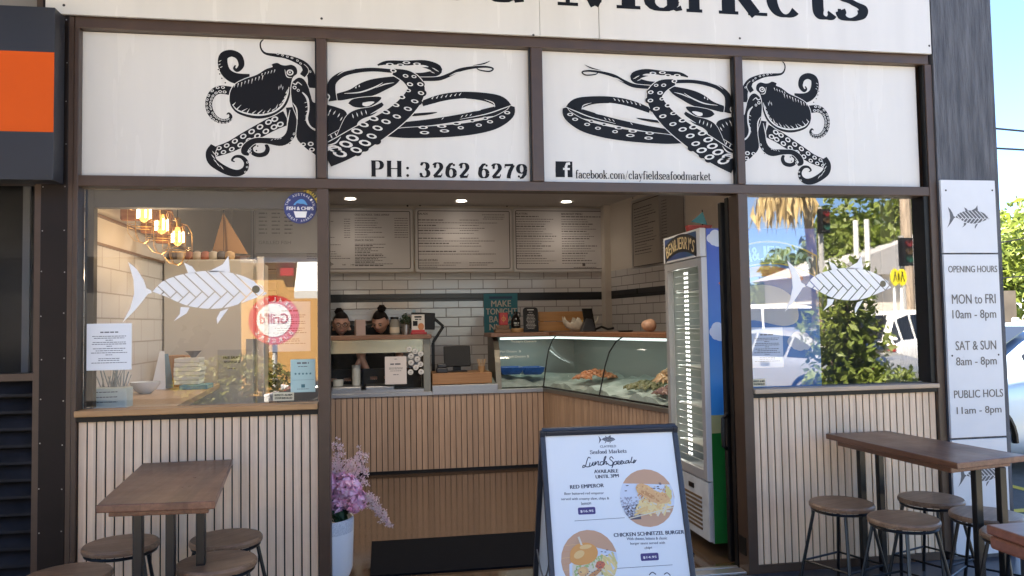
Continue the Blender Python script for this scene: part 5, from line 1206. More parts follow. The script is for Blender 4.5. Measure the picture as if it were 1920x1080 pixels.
xa,xb=at(325,700,1.45).x,at(374,700,1.45).x
for k in range(6):
    o=MB().box(xa+rm.uniform(0,.01),xb+rm.uniform(-.01,.01),1.45,1.62,BZ+.032+k*.030,BZ+.060+k*.030).build('takeaway_box',mat('box_white',(.66,.64,.58),.6) if k==0 else bpy.data.materials['box_white'],bevel=.003)
    tag(o,['lowest white takeaway box of the stack on the window bench','white takeaway box second from the bottom of its stack','white takeaway box third from the bottom of its stack','white takeaway box third from the top of its stack','white takeaway box second from the top of its stack','topmost white takeaway box under the grey scoop'][k],'takeaway box','stacked takeaway boxes')
tag(MB().box(xa+.05,xb+.06,1.40,1.60,BZ,BZ+.030).build('blue_folder',mat('blue_folder',(.12,.28,.36),.5),bevel=.003),'blue folder under the stack of takeaway boxes','folder')
tag(MB().lathe([(.015,0),(.03,.02),(.055,.045),(.05,.045),(.02,.015)],(xb-.05,1.5,BZ+.213),16).build('scoop_bowl',mat('grey_bowl',(.16,.16,.18),.4),smooth=True),'small grey dish on top of the takeaway boxes','dish')
xc=at(318,665,1.75).x;tag(MB().box(xc-.02,xc+.11,1.72,1.9,BZ,BZ+.22).build('wooden_crate',wood('small_crate',(.32,.15,.06),(.44,.24,.10),'z',.5),bevel=.003),'small brown wooden crate behind the white paper bag','crate')
q=atz(272,738,BZ);bo=thing('mixing_bowl','white bowl on the window bench behind the glass','bowl',(q.x,q.y,BZ))
MB().lathe([(.03,0),(.06,.02),(.085,.055),(.092,.075),(.086,.075),(.06,.028),(.01,.015)],(q.x,q.y,BZ),28).build('bowl',mat('bowl_white',(.62,.66,.68),.2),bo,smooth=True)
a=at(172,766,.3);b=at(243,726,.3);cc=thing('menu_holder','pale green paper carton at the lower left corner of left window','carton',(a.x,.3,BZ))
MB().box(a.x-.05,b.x,.25,.36,BZ,b.z).build('carton',mat('pale_mint',(.55,.64,.60),.5),cc,bevel=.004)
pl=Plane((0,.25,0),(1,0,0),(0,0,1));m=MB()
for v in(.3,.55,.8): text_bars(m,pl,a.x+.02,b.x-.03,BZ+(b.z-BZ)*v,.004,.001,rm,.9)
m.build('print',GREYV,cc)
m=MB()
for k in range(22):
    x=at(190+rm.uniform(0,40),722,.42).x;m.bar((x,.42+rm.uniform(-.03,.03),BZ+.02),(x+rm.uniform(-.05,.07),.42+rm.uniform(-.05,.05),BZ+rm.uniform(.14,.24)),.006,.004)
tag(m.build('cutlery_bundle',mat('cutlery_grey',(.35,.38,.38),.4)),'bundle of pale cutlery and straws standing behind the green carton','cutlery')
# pendants
BULB=mat('amber_bulb',(.08,.04,.01),.2,emit=(1,.48,.10),estr=.26);FIL=mat('filament',(1,.8,.4),.3,emit=(1,.80,.42),estr=1.7)
BRASS=mat('antique_brass',(.55,.34,.14),.3,1)
labs=['caged filament pendant lamp highest and leftmost of the three','caged filament pendant lamp in the middle of the three','caged filament pendant lamp lowest and rightmost of the three']
for i,(px,py,y) in enumerate(((270,400,.75),(303,423,1.0),(333,446,1.25))):
    q=at(px,py,y);t=thing('pendant_lamp',labs[i],'pendant lamp',q,'caged pendant lamps')
    prof=[(.013,.068),(.018,.05),(.031,.02),(.034,-.005),(.028,-.032),(.014,-.05),(.001,-.056)]
    MB().lathe(prof,q,18,cap=False).build('bulb',BULB,t,smooth=True)
    m=MB()
    for k in range(6):
        a_=k*math.pi/3;m.tube([q+Vector((.036*math.cos(a_),.036*math.sin(a_),.04)),q+Vector((.0365*math.cos(a_),.0365*math.sin(a_),-.03))],.004,5)
    m.build('filament',FIL,t)
    MB().lathe([(.012,.068),(.022,.07),(.022,.125),(.01,.135),(.004,.14)],q,16).build('socket',BRASS,t,smooth=True)
    m=MB()
    for k in range(6):
        a_=k*math.pi/3+.3;rr=[(.02,.10),(.075,.085),(.112,.03),(.115,-.08),(.108,-.12),(.065,-.165),(.0,-.18)]
        m.tube([q+Vector((.78*r_2*math.cos(a_),.78*r_2*math.sin(a_),1.0*z_2)) for r_2,z_2 in rr],.0016,5)
    for z_2,r_2 in((-.07,.115),(-.085,.115),(.025,.111)): m.tube([q+Vector((.78*r_2*math.cos(k*.2618),.78*r_2*math.sin(k*.2618),z_2)) for k in range(24)],.0018,5,closed=True)
    m.build('cage',BRASS,t,smooth=True)
    MB().tube([q+Vector((0,0,.13)),(q.x,q.y,2.8)],.003,6).build('cord',JET,t)
    l=bpy.data.lights.new('pendant_light','POINT');l.energy=.18;l.color=(1,.70,.42);l.shadow_soft_size=.04
    lo=bpy.data.objects.new('pendant_light',l);COL.objects.link(lo);lo.parent=t;lo.location=(0,0,-.24)
RED=wood('red_timber',(.26,.09,.03),(.38,.16,.06),'x',.5)
for i,(x0,x1,y0,y1,yy) in enumerate(((224,300,375,413,.95),(262,322,392,437,1.17),(290,345,420,456,1.40))):
    a=at(x0,y1,yy);b=at(x1,y0,yy);o=MB().box(max(a.x,-1.615),b.x,yy,yy+.05,a.z,b.z+(.08 if i==0 else 0)).build('timber_board',RED,bevel=.012)
    tag(o,['reddish timber board behind the highest pendant lamp','reddish timber board behind the middle pendant lamp','reddish timber board behind the lowest pendant lamp'][i],'timber board','hanging timber boards')
# model boat and glass floats on cabinet
q=at(428,482,2.25);ZC=cz
mbt=thing('model_boat','model sailing boat with tan sails on top of the white cabinet','model boat',(q.x,2.25,ZC))
m=MB();m.prism([(q.x-.13,2.25,ZC+.05),(q.x+.06,2.25,ZC+.045),(q.x-.035,2.25,ZC+.40)],(0,.008,0));m.prism([(q.x-.02,2.24,ZC+.36),(q.x+.15,2.24,ZC+.06),(q.x+.0,2.24,ZC+.07)],(0,.008,0))
m.build('sail',mat('tan_sail',(.34,.17,.06),.6),mbt)
m=MB();m.prism([(q.x-.12,2.22,ZC+.001),(q.x+.12,2.22,ZC+.001),(q.x+.17,2.22,ZC+.05),(q.x-.15,2.22,ZC+.04)],(0,.06,0));m.build('hull',mat('dark_hull',(.10,.05,.03),.5),mbt,bevel=.006)
MB().tube([(q.x-.035,2.254,ZC+.04),(q.x-.035,2.254,ZC+.44)],.005,6).build('mast',JET,mbt)
cols=[(.10,.06,.04),(.50,.38,.26),(.32,.10,.05),(.55,.42,.30),(.40,.12,.06),(.48,.40,.30),(.08,.06,.05),(.42,.26,.12)]
for k in range(8):
    x=at(326+k*15,480,2.15).x
    if abs(x-q.x)<.02: x+=.03
    o=MB().lathe([(.012,0),(.034,.01),(.042,.036),(.036,.062),(.014,.075),(.001,.076)],(x,2.14,ZC),14).build('painted_float',mat('float_%d'%k,cols[k],.5),smooth=True)
    tag(o,'painted net float on the cabinet top, '+['first','second','third','fourth','fifth','sixth','seventh','last'][k]+' in the row from the left','net float','painted floats on the cabinet')
# grey blackboard further in, added dark backdrop
pb=thing('specials_board','grey specials board with printed price columns behind left window','menu board',(-.75,3.0,1.9))
pl=Plane((0,3.0,0),(1,0,0),(0,0,1));a=at(478,475,3.0);b=at(597,362,3.0);MB().box(a.x,b.x,3.0,3.03,a.z,b.z).build('panel',mat('grey_panel',(.20,.19,.19),.5),pb)
m=MB();W,H=b.x-a.x,b.z-a.z
for k in range(9):
    for c_ in range(3): text_bars(m,pl,a.x+W*(.06+.2*c_),a.x+W*(.06+.2*c_+.13),a.z+H*(.84-k*.065),.012,.002,rm)
put_text(m,pl,'GRILLED FISH',a.x+W*.06,a.z+H*.15,W*.5,.03,.002);m.build('print',mat('board_print',(.05,.05,.05),.6),pb)
for x_ in(a.x+.1,b.x-.1): pass
m=MB();m.tube([(a.x+.1,3.015,b.z),(a.x+.1,3.015,2.8)],.004,6);m.tube([(b.x-.1,3.015,b.z),(b.x-.1,3.015,2.8)],.004,6);m.build('hanger',JET,pb)
tag(MB().box(cr_+.08,at(598,600,2.6).x,2.6,2.64,0,1.93).build('dark_backdrop',mat('backdrop_dark',(.05,.045,.04),.5)),'dark low partition behind left window beside the white cabinet','partition')  # added so the street reflections in the pane show against dark
# ================================================================== people
SKIN=mat('skin',(.66,.38,.28),.45,var=.06,vscale=14)
HAIR=mat('dark_brown_hair',(.012,.007,.005),.65,spec=.2,var=.4,vscale=50,stretch=(1,1,6))
SHIRT=mat('black_shirt',(.006,.006,.007),.8,bump=.15,bscale=40)
TROU=mat('black_trousers',(.014,.014,.018),.85)
def skinned(verts,edges,name,m_,root=0,sub=2,parent=None):
    me=bpy.data.meshes.new(name);me.from_pydata([v[:3] for v in verts],edges,[])
    o=bpy.data.objects.new(name,me);COL.objects.link(o)
    o.modifiers.new('skin','SKIN').use_smooth_shade=True
    lay=me.skin_vertices[0].data
    for i,v in enumerate(verts):
        r=v[3];lay[i].radius=(r,v[4] if len(v)>4 else r);lay[i].use_root=(i==root)
    sm=o.modifiers.new('sub','SUBSURF');sm.levels=sub;sm.render_levels=sub
    dg=bpy.context.evaluated_depsgraph_get();r_=bpy.data.meshes.new_from_object(o.evaluated_get(dg))
    bpy.data.objects.remove(o);bpy.data.meshes.remove(me);r_.name=name
    return r_
def head_mesh(tilt=0,turn=0,lean=0):
    """head 0.225 m tall, centred on its middle, looking along -y"""
    n1,n2=36,44;vs=[];fs=[]
    for i in range(n1+1):
        t=math.pi*i/n1;z=-math.cos(t)
        for j in range(n2):
            a=2*math.pi*j/n2;x=math.sin(t)*math.cos(a);y=math.sin(t)*math.sin(a)
            fx=x*.074;fy=y*.094;fz=z*.115
            jaw=max(0,-z);fx*=1-.30*jaw**1.6;fy*=1-.12*jaw
            if y<0: # face side
                f=-y
                fy-= -0.006*f if z>.3 else 0
                fy-=.020*math.exp(-((x/.16)**2+((z+.14)/.16)**2))*f      # nose
                fy-=.010*math.exp(-((x/.11)**2+((z+.05)/.22)**2))*f
                for sx in(-1,1): fy+=.010*math.exp(-(((x-sx*.36)/.17)**2+((z-.03)/.11)**2))*f   # eye hollows
                fy-=.006*math.exp(-((x/.3)**2+((z+.50)/.09)**2))*f       # lips
                fy-=.010*math.exp(-((x/.28)**2+((z+.84)/.16)**2))*f      # chin
                fy-=.005*math.exp(-((x/.6)**2+((z-.17)/.08)**2))*f       # brow
                for sx in(-1,1): fy-=.006*math.exp(-(((x-sx*.5)/.2)**2+((z+.25)/.2)**2))*f
            vs.append((fx,fy,fz))
    for i in range(n1):
        for j in range(n2): fs.append((i*n2+j,i*n2+(j+1)%n2,(i+1)*n2+(j+1)%n2,(i+1)*n2+j))
    # ears
    for sx in(-1,1):
        k=len(vs)
        for i in range(9):
            for j in range(8):
                t=math.pi*i/8;a=2*math.pi*j/8;vs.append((sx*.074+.012*math.sin(t)*math.cos(a)*1,.012+.018*math.sin(t)*math.sin(a),-.005-.032*math.cos(t)))
        for i in range(8):
            for j in range(8): fs.append((k+i*8+j,k+i*8+(j+1)%8,k+(i+1)*8+(j+1)%8,k+(i+1)*8+j))
    return vs,fs
def person(name,label,x,y,headz,yaw,tilt,glasses,px_head=None,hands=(.0,.0)):
    """standing figure behind the counter; headz = centre of head; yaw = turn of the whole head, tilt = nod (rad)"""
    t=thing('person',label,'person',(x,y,0))
    HZ=headz;N=Vector((x,y+.015,HZ-.135));sh=HZ-.085
    V=[];E=[]
    def v(p,r,r2=None): V.append((p[0],p[1],p[2],r) if r2 is None else (p[0],p[1],p[2],r,r2));return len(V)-1
    pel=v((x,y+.30,sh-.52),.15,.11);w1=v((x,y+.26,sh-.34),.135,.10);ch=v((x,y+.18,sh-.14),.15,.105);up=v((x,y+.12,sh-.01),.10,.075);nk=v((x,y+.07,sh+.05),.056);hd=v((x,y-.0,HZ-.04),.055)
    E+=[(pel,w1),(w1,ch),(ch,up),(up,nk),(nk,hd)]
    hnd=[]
    for s in(-1,1):
        a=v((x+s*.150,y+.13,sh-.03),.060);b=v((x+s*.205,y+.06,sh-.29),.045);c=v((x+s*.13+hands[0],y-.14,sh-.43),.034);d=v((x+s*.07+hands[0],y-.22,sh-.46),.026,.02)
        E+=[(up,a),(a,b),(b,c),(c,d)]
        P=Vector(V[d][:3])
        for f in range(4):
            k0=v(P+Vector(((f-1.5)*.018,-.03,-.004)),.0085);k1=v(P+Vector(((f-1.5)*.020,-.06-.004*(f in(1,2)),-.014)),.0078);k2=v(P+Vector(((f-1.5)*.019,-.082-.006*(f in(1,2)),-.034)),.0065)
            E+=[(d,k0),(k0,k1),(k1,k2)]
        k0=v(P+Vector((-s*.028,-.012,-.006)),.010);k1=v(P+Vector((-s*.042,-.04,-.014)),.008);E+=[(d,k0),(k0,k1)]
        l0=v((x+s*.09,y+.30,sh-.62),.085);l1=v((x+s*.10,y+.26,sh-.98),.06);l2=v((x+s*.10,y+.27,.10),.045);l3=v((x+s*.11,y+.15,.05),.04)
        E+=[(pel,l0),(l0,l1),(l1,l2),(l2,l3)]
    body=skinned(V,E,'body',SKIN,pel,2)
    hv,hf=head_mesh();Mx=Matrix.Translation((x,y-.02,HZ))@Matrix.Scale(1.07,4)@Matrix.Rotation(yaw,4,'Z')@Matrix.Rotation(tilt,4,'X')
    bm=bmesh.new();bm.from_mesh(body);bv=[bm.verts.new(Mx@Vector(q)) for q in hv]
    for f in hf:
        try: bm.faces.new([bv[i] for i in f])
        except ValueError: pass
    for q in bm.verts: q.co-=t.location
    bm.to_mesh(body);bm.free()
    tmp=bpy.data.objects.new('tmp',body);COL.objects.link(tmp);rm_=tmp.modifiers.new('r','REMESH');rm_.mode='VOXEL';rm_.voxel_size=.0055;rm_.use_smooth_shade=True
    dg=bpy.context.evaluated_depsgraph_get();fin=bpy.data.meshes.new_from_object(tmp.evaluated_get(dg));bpy.data.objects.remove(tmp)
    fin.name='body';fin.materials.clear();fin.materials.append(SKIN)
    ob=bpy.data.objects.new('body',fin);COL.objects.link(ob);ob.parent=t
    # clothing: slightly larger skins
    def cloth(nm,idx,edges,m_,grow,root):
        vv=[V[i] for i in idx];mp={k:i for i,k in enumerate(idx)}
        me=skinned([tuple(q[:3])+tuple(r+grow for r in q[3:]) for q in vv],[(mp[a],mp[b]) for a,b in edges],nm,m_,mp[root],2)
        for q in me.vertices: q.co-=t.location
        me.materials.clear();me.materials.append(m_);o=bpy.data.objects.new(nm,me);COL.objects.link(o);o.parent=t
    arms=[i for i,q in enumerate(V)]
    a0=[6,6+19]  # first vertex index of each side block
    per=(len(V)-6)//2
    A=[6,7,6+per,7+per]
    # short-sleeved shirt stops midway down the upper arm
    for s_,base in((-1,6),(1,6+per)):
        pass
    nb_=Vector(V[up][:3]).lerp(Vector(V[nk][:3]),.80);V.append((nb_.x,nb_.y+.01,nb_.z,.060));nbi=len(V)-1
    mid=[]
    for base in(6,6+per):
        pa,pb=Vector(V[base][:3]),Vector(V[base+1][:3]);q=pa.lerp(pb,.72);V.append((q.x,q.y,q.z,.052));mid.append(len(V)-1)
    cloth('shirt',[pel,w1,ch,up,nbi,6,6+per]+mid,[(pel,w1),(w1,ch),(ch,up),(up,nbi),(up,6),(up,6+per),(6,mid[0]),(6+per,mid[1])],SHIRT,.030,pel)
    legs=[b+3+1+0 for b in()]
    li=[i for i in range(6,6+2*per) if abs(V[i][2]-(sh-.62))<1e-4 or abs(V[i][2]-(sh-.98))<1e-4 or abs(V[i][2]-.10)<1e-4]
    ed=[(pel,li[0]),(li[0],li[1]),(li[1],li[2]),(pel,li[3]),(li[3],li[4]),(li[4],li[5])]
    cloth('trousers',[pel]+li,ed,TROU,.034,pel)
    # hair: cap over the skull + top knot
    m=MB();n1,n2=20,36
    vs=[];fs=[]
    for i in range(n1+1):
        for j in range(n2):
            a=2*math.pi*j/n2;lim=(1.02 if math.sin(a)<-.35 else 1.02+(1.15*min(1,(math.sin(a)+.35)/.8)))
            tt=lim*i/n1;q=Vector((math.sin(tt)*math.cos(a)*.079,math.sin(tt)*math.sin(a)*.1+.004,math.cos(tt)*.121))
            q*=1+.012*math.sin(a*17+i*.4)
            vs.append(Mx@q)
    for i in range(n1):
        for j in range(n2): fs.append((i*n2+j,(i+1)*n2+j,(i+1)*n2+(j+1)%n2,i*n2+(j+1)%n2))
    m.add(vs,fs)
    k=len(m.v);m.ball((0,0,0),(.028 if glasses else .036),12,1.05,1,.9,.05,random.Random(5))
    kn=Mx@Vector((-.02 if glasses else .03,.045 if glasses else .02,.105 if glasses else .128))
    for i in range(k,len(m.v)): m.v[i]=tuple(Vector(m.v[i])+kn)
    for q in range(14):
        a=q*.45;m.tube([kn+Vector((.03*math.cos(a),.03*math.sin(a),-.02)),kn+Vector((.044*math.cos(a+.5),.044*math.sin(a+.5),.01)),kn+Vector((.02*math.cos(a+1.2),.02*math.sin(a+1.2),.045))],.006,5)
    m.build('hair',HAIR,t,smooth=True,edge=80)
    # eyes, brows, mouth
    m=MB();m2=MB();m3=MB()
    for s in(-1,1):
        m.ball(Mx@Vector((s*.030,-.0745,.004)),.0125,10);m2.ball(Mx@Vector((s*.030,-.0835,.001)),.0058,8)
        m3.tube([Mx@Vector((s*.015,-.094,.020)),Mx@Vector((s*.032,-.092,.026)),Mx@Vector((s*.048,-.082,.021))],[.002,.0035,.0015],6)
        if tilt>.25: m3.tube([Mx@Vector((s*.018,-.088,.001)),Mx@Vector((s*.031,-.089,-.002)),Mx@Vector((s*.044,-.083,.001))],.0022,5)
    m.build('eye',mat('eye_white',(.45,.42,.40),.3),t,smooth=True);m2.build('iris',mat('iris_brown',(.03,.015,.01),.2),t,smooth=True);m3.build('eyebrow',HAIR,t,smooth=True)
    m=MB();m.tube([Mx@Vector((-.024,-.083,-.057)),Mx@Vector((-.010,-.0935,-.056)),Mx@Vector((0,-.0945,-.0575)),Mx@Vector((.010,-.0935,-.056)),Mx@Vector((.024,-.083,-.057))],[.002,.005,.0045,.005,.002],8);m.build('mouth',mat('lips',(.34,.11,.09),.4),t,smooth=True)
    if glasses:
        m=MB()
        for s in(-1,1):
            m.tube([Mx@Vector((s*.032+.024*math.cos(a),-.106+abs(.024*math.cos(a)*s)*.12+(.010 if math.cos(a)*s>0 else 0),.003+.018*math.sin(a))) for a in[2*math.pi*k/18 for k in range(18)]],.0022,6,closed=True)
            m.tube([Mx@Vector((s*.057,-.092,.008)),Mx@Vector((s*.076,-.03,.010)),Mx@Vector((s*.078,.01,.006))],.0018,5)
        m.tube([Mx@Vector((-.009,-.106,.006)),Mx@Vector((0,-.108,.009)),Mx@Vector((.009,-.106,.006))],.0018,5)
        m.build('glasses',JET,t,smooth=True)
    return t
h1=at(640,607,4.15);person('person','person with dark-rimmed glasses and dark hair tied up, in black shirt',h1.x,4.15,h1.z,R(6),R(10),True)
h2=at(713,604,4.15);person('person','person with dark top-knot looking down, in black shirt',h2.x,4.15,h2.z,R(-22),R(24),False)
# ================================================================== A-frame board
PRB=mat('aframe_print',(.80,.82,.82),.35);AFR=mat('aframe_frame',(.045,.047,.056),.38,.3)
TL=atz(1012,806,.94);TR=atz(1269,797,.94)
Uv=(TR-TL);Uv.z=0;AW=Uv.length;Uv.normalize();Nv=Vector((Uv.y,-Uv.x,0))   # toward the street
if Nv.y>0:Nv=-Nv
af=thing('a_frame_sign','freestanding grey framed lunch specials A-frame board on the doorway paving','sign',((TL.x+TR.x)/2,(TL.y+TR.y)/2,0))
lean=.30;Fv=(Vector((0,0,.94))-Nv*lean).normalized()   # up the front face
FL=math.hypot(.94,lean);FO=TL+Nv*lean;FO.z=0
FPl=Plane(FO,Uv,Fv)
Bv=(Vector((0,0,.94))+Nv*lean*1.25).normalized();BO=TL-Nv*lean*1.25;BO.z=0;BL_=math.hypot(.94,lean*1.25)
bwid=.024
def leaf(pl,L,nm,sgn):
    m=MB()
    m.obox(pl.p(bwid/2,L/2,-.011*sgn),pl.U,pl.V,pl.N,bwid/2,L/2,.011);m.obox(pl.p(AW-bwid/2,L/2,-.011*sgn),pl.U,pl.V,pl.N,bwid/2,L/2,.011)
    m.obox(pl.p(AW/2,L-bwid/2,-.011*sgn),pl.U,pl.V,pl.N,AW/2-bwid-.0005,bwid/2,.011);m.obox(pl.p(AW/2,.10,-.011*sgn),pl.U,pl.V,pl.N,AW/2-bwid-.0005,bwid/2,.011)
    m.build(nm+'_frame',AFR,af,bevel=.004)
    MB().obox(pl.p(AW/2,(L+.10)/2,-.012*sgn),pl.U,pl.V,pl.N,AW/2-bwid-.001,(L-.10)/2-bwid-.001,.004).build(nm+'_panel',PRB,af)
leaf(FPl,FL,'front',1)
BP=Plane(BO,Uv,Bv);leaf(BP,BL_,'rear',-1)
MB().tube([TL+Vector((.01,0,-.004)),TR+Vector((-.01,0,-.004))],.013,8).build('hinge',AFR,af)
m=MB()
for k in range(7): m.tube([FPl.p(.01,.42+.0*k,-.03)*(1-k/7)+BP.p(.01,.38,.03)*(k/7)-Vector((0,0,.10*math.sin(math.pi*k/7))),FPl.p(.01,.42,-.03)*(1-(k+1)/7)+BP.p(.01,.38,.03)*((k+1)/7)-Vector((0,0,.10*math.sin(math.pi*(k+1)/7)))],.004,5)
m.build('chain',STEEL,af)
def ap(px,py):
    n=FPl.N;d=_ray(px,py);t=(FPl.O-CAM).dot(n)/d.dot(n);return FPl.uv(CAM+d*t)
PO=-.0075   # print surface offset from frame plane
m=MB();NV=mat('navy_print',(.02,.026,.05),.45)
def atext(t,x0,x1,yb0,yb1,h,wt=.0009):
    """text between pixel (x0,yb0) and (x1,yb1) baselines, h px tall"""
    a=ap(x0,yb0);b=ap(x1,yb1);c=ap(x0,yb0-h);L=math.hypot(b[0]-a[0],b[1]-a[1]);rot=math.atan2(b[1]-a[1],b[0]-a[0])
    put_text(m,FPl,t,a[0],a[1],L,abs(c[1]-a[1]),PO,rot,weight=wt)
a=ap(1122,824);b=ap(1156,823);put_fish(m,FPl,a[0],a[1]+.019,b[0]-a[0],gap=.012,d=PO)
atext('CLAYFIELD',1126,1156,839,838,4.3,.0002)
a=ap(1107,851);b=ap(1176,848);serif(m,FPl,'Seafood Markets',a[0],a[1],.024,PO,bold=.10,thin=.045,wd=b[0]-a[0])
atext('AVAILABLE',1115,1160,887,885.5,6.5);atext('UNTIL 3PM',1118,1161,897,894.5,6.5)
atext('RED EMPEROR',1070,1133,916.4,913,7);atext('CHICKEN SCHNITZEL BURGER',1152,1284,1006.8,1000.5,7.2)
for t,x0,x1,y in(('Beer battered red emperor',1059,1133,929),('served with creamy slaw, chips &',1053,1143,939),('lemon',1091,1109,947),('With cheese, lettuce & classic',1176,1252,1013.5),('burger sauce served with',1183,1248,1022.5),('chips',1210,1224,1031)):
    atext(t,x0,x1,y,y-1.5,6,.0002)
# script heading
def scr(pts,w_=.0042): 
    q=[ap(*p) for p in spline(pts,5)];ribbon(m,FPl,q,w_,PO)
scr([(1108,859),(1104,857),(1101,864),(1098,874),(1093,876),(1095,872),(1101,875),(1107,874)])
scr([(1107,867),(1106,873),(1109,873),(1113,866),(1112,872),(1115,872)]);scr([(1115,872),(1117,865),(1117,871),(1120,866),(1123,865),(1122,871),(1125,871)])
scr([(1131,865),(1127,866),(1126,871),(1131,870),(1137,856),(1134,858),(1132,871),(1136,865),(1138,866),(1137,870),(1141,868)])
scr([(1151,860),(1147,856),(1144,860),(1150,866),(1148,872),(1142,871),(1140,868)]);scr([(1152,866),(1148,877),(1153,866),(1157,865),(1156,870),(1152,871)])
scr([(1157,870),(1162,866),(1160,864),(1158,868),(1162,870),(1168,864),(1165,864),(1164,869),(1168,869),(1171,864),(1170,868),(1174,868)])
scr([(1180,863),(1175,864),(1174,868),(1178,867),(1180,863),(1180,868),(1184,864),(1186,856),(1184,866),(1188,866),(1190,862),(1192,865),(1188,868),(1194,862)])
a=ap(1078,970);b=ap(1160,966)
ribbon(m,FPl,[ap(1078,976.5),ap(1172,970.5)],.0018,PO);ribbon(m,FPl,[ap(1153,1066),ap(1262,1059)],.0018,PO)
# top outline of the next printed dish
scr([(1218,1078),(1224,1073),(1231,1077)],.004);scr([(1246,1077),(1252,1074),(1258,1079)],.004)
m.build('lettering',NV,af)
PURP=mat('purple_print',(.055,.035,.17),.4)
for (x0,y0,x1,y1) in((1085,950,1116.5,965),(1203,1036,1235,1052)):
    a=ap(x0,y1);b=ap(x1,y0);m=MB();rrect(m,FPl,a[0],b[0],a[1],b[1],.006,PO);m.build('price_tag',PURP,af)
m=MB();m_=m
for t,x0,x1,y in(('$16.95',1089,1113,961.5),('$14.95',1207,1231.5,1048)):
    a=ap(x0,y);b=ap(x1,y-6.3);put_text(m,FPl,t,a[0],a[1],b[0]-a[0],b[1]-a[1],PO+.0006,weight=.0004);m.build('price_lettering',WHITEV,af);m=MB()
# food pictures printed on the board
pc=random.Random(21)
def printm(n,c): return mat(n,c,.4)
FOOD=[printm('print_wood',(.58,.34,.20)),printm('print_paper',(.64,.69,.78)),printm('print_batter',(.74,.43,.18)),printm('print_batter_dark',(.60,.28,.10)),printm('print_chip',(.84,.64,.28)),printm('print_slaw',(.36,.36,.42)),printm('print_lettuce',(.42,.52,.18)),printm('print_bun',(.74,.34,.08)),printm('print_bun_light',(.80,.52,.20)),printm('print_tomato',(.62,.16,.07)),printm('print_dark',(.10,.08,.10)),printm('print_lemon',(.72,.60,.22)),printm('print_cream',(.74,.66,.50))]
def clipdisc(pts,c,r):
    for k in range(24):
        a=2*math.pi*k/24;b=2*math.pi*(k+1)/24
        pts=_clip(pts,(c[0]+r*math.cos(a),c[1]+r*math.sin(a)),(c[0]+r*math.cos(b),c[1]+r*math.sin(b)))
        if len(pts)<3:return None
    return pts
class Pic:
    def __init__(s,px,py,rpx):
        s.c=ap(px,py);e=ap(px+rpx,py);s.r=math.hypot(e[0]-s.c[0],e[1]-s.c[1]);s.m=MB();s.d=PO
    def sh(s,mi,pts):
        p=clipdisc([(s.c[0]+x*s.r,s.c[1]+y*s.r) for x,y in pts],s.c,s.r)
        if p: s.d+=.000012;s.m.mi(mi);s.m.poly([FPl.p(u,v,s.d) for u,v in p])
    def el(s,mi,x,y,rx,ry,rot=0,n=18,wob=0):
        c,q=math.cos(rot),math.sin(rot);P=[]
        for i in range(n):
            a=2*math.pi*i/n;k=1+wob*pc.uniform(-1,1);u,v=rx*k*math.cos(a),ry*k*math.sin(a);P.append((x+u*c-v*q,y+u*q+v*c))
        s.sh(mi,P)
    def chip(s,x,y,L,w_,rot,mi=4):
        c,q=math.cos(rot),math.sin(rot);s.sh(mi,[(x+a*c-b*q,y+a*q+b*c) for a,b in((-L,-w_),(L,-w_),(L,w_),(-L,w_))])
P1=Pic(1214.5,933,51);P1.el(0,0,0,1,1,n=40)
P1.sh(1,[(-1,.55),(.95,.42),(1,-.30),(-.75,-.62),(-1,-.3)])
for i in range(12): P1.el(10,pc.uniform(-.8,.8),pc.uniform(.25,.5),.05,.018)
P1.sh(10,[(-.95,-.25),(-.35,-.2),(-.3,-.72),(-.75,-.72)])
for i in range(170): P1.el(5 if i%3 else 1,pc.uniform(-.98,-.38),pc.uniform(-.62,.05),pc.uniform(.02,.05),pc.uniform(.015,.03),pc.uniform(0,3),8,.3)
for i in range(60): P1.chip(pc.uniform(-.35,.7),pc.uniform(-.52,-.05),pc.uniform(.12,.22),.035,pc.uniform(-1.2,1.2),4 if i%3 else 12)
P1.el(2,-.05,.25,.36,.22,-.5,20,.1);P1.el(2,.3,.02,.5,.20,-.25,22,.12);P1.el(3,.05,.1,.30,.07,-.5,14,.2);P1.el(2,.55,-.05,.36,.18,.3,20,.1)
for i in range(90): P1.el(3 if i%2 else 8,pc.uniform(-.35,.85),pc.uniform(-.15,.42),pc.uniform(.02,.06),pc.uniform(.012,.03),pc.uniform(0,3),8,.3)
P1.sh(11,[(.72,.45),(.92,.20),(.86,-.12),(.70,.1)])
for i in range(16): P1.chip(pc.uniform(-.3,.5),pc.uniform(-.5,-.25),.17,.035,pc.uniform(-1.2,1.2),8 if i%2 else 4)
P1.sh(12,[(-.75,-.66),(1.0,-.34),(1.0,-.37),(-.75,-.70)])
P1.m.build('food_picture',FOOD,af)
P2=Pic(1106,1050,53);P2.el(0,0,0,1,1,n=40)
for i in range(9): P2.sh(3 if i%2 else 8,[(-1,.5-i*.2),(0,.56-i*.2),(0,.568-i*.2),(-1,.508-i*.2)])
P2.sh(1,[(.2,.42),(1,.2),(1,-.7),(-.75,-.62),(-.72,-.1)])
for i in range(8): P2.el(10,pc.uniform(.45,.9),pc.uniform(.1,.32),.04,.015)
P2.sh(12,[(-.62,-.12),(.5,.15),(.6,-.5),(-.65,-.6)])
for i in range(26): P2.chip(pc.uniform(.5,.98),pc.uniform(-.55,.05),.22,.035,pc.uniform(-1.3,-.4),4 if i%3 else 11)
for i in range(90): P2.el(6 if i%3 else 12,-.55+1.0*(t_:=pc.random()),-.30+.38*t_+pc.uniform(-.22,.10),pc.uniform(.03,.07),pc.uniform(.02,.04),pc.uniform(0,3),8,.3)
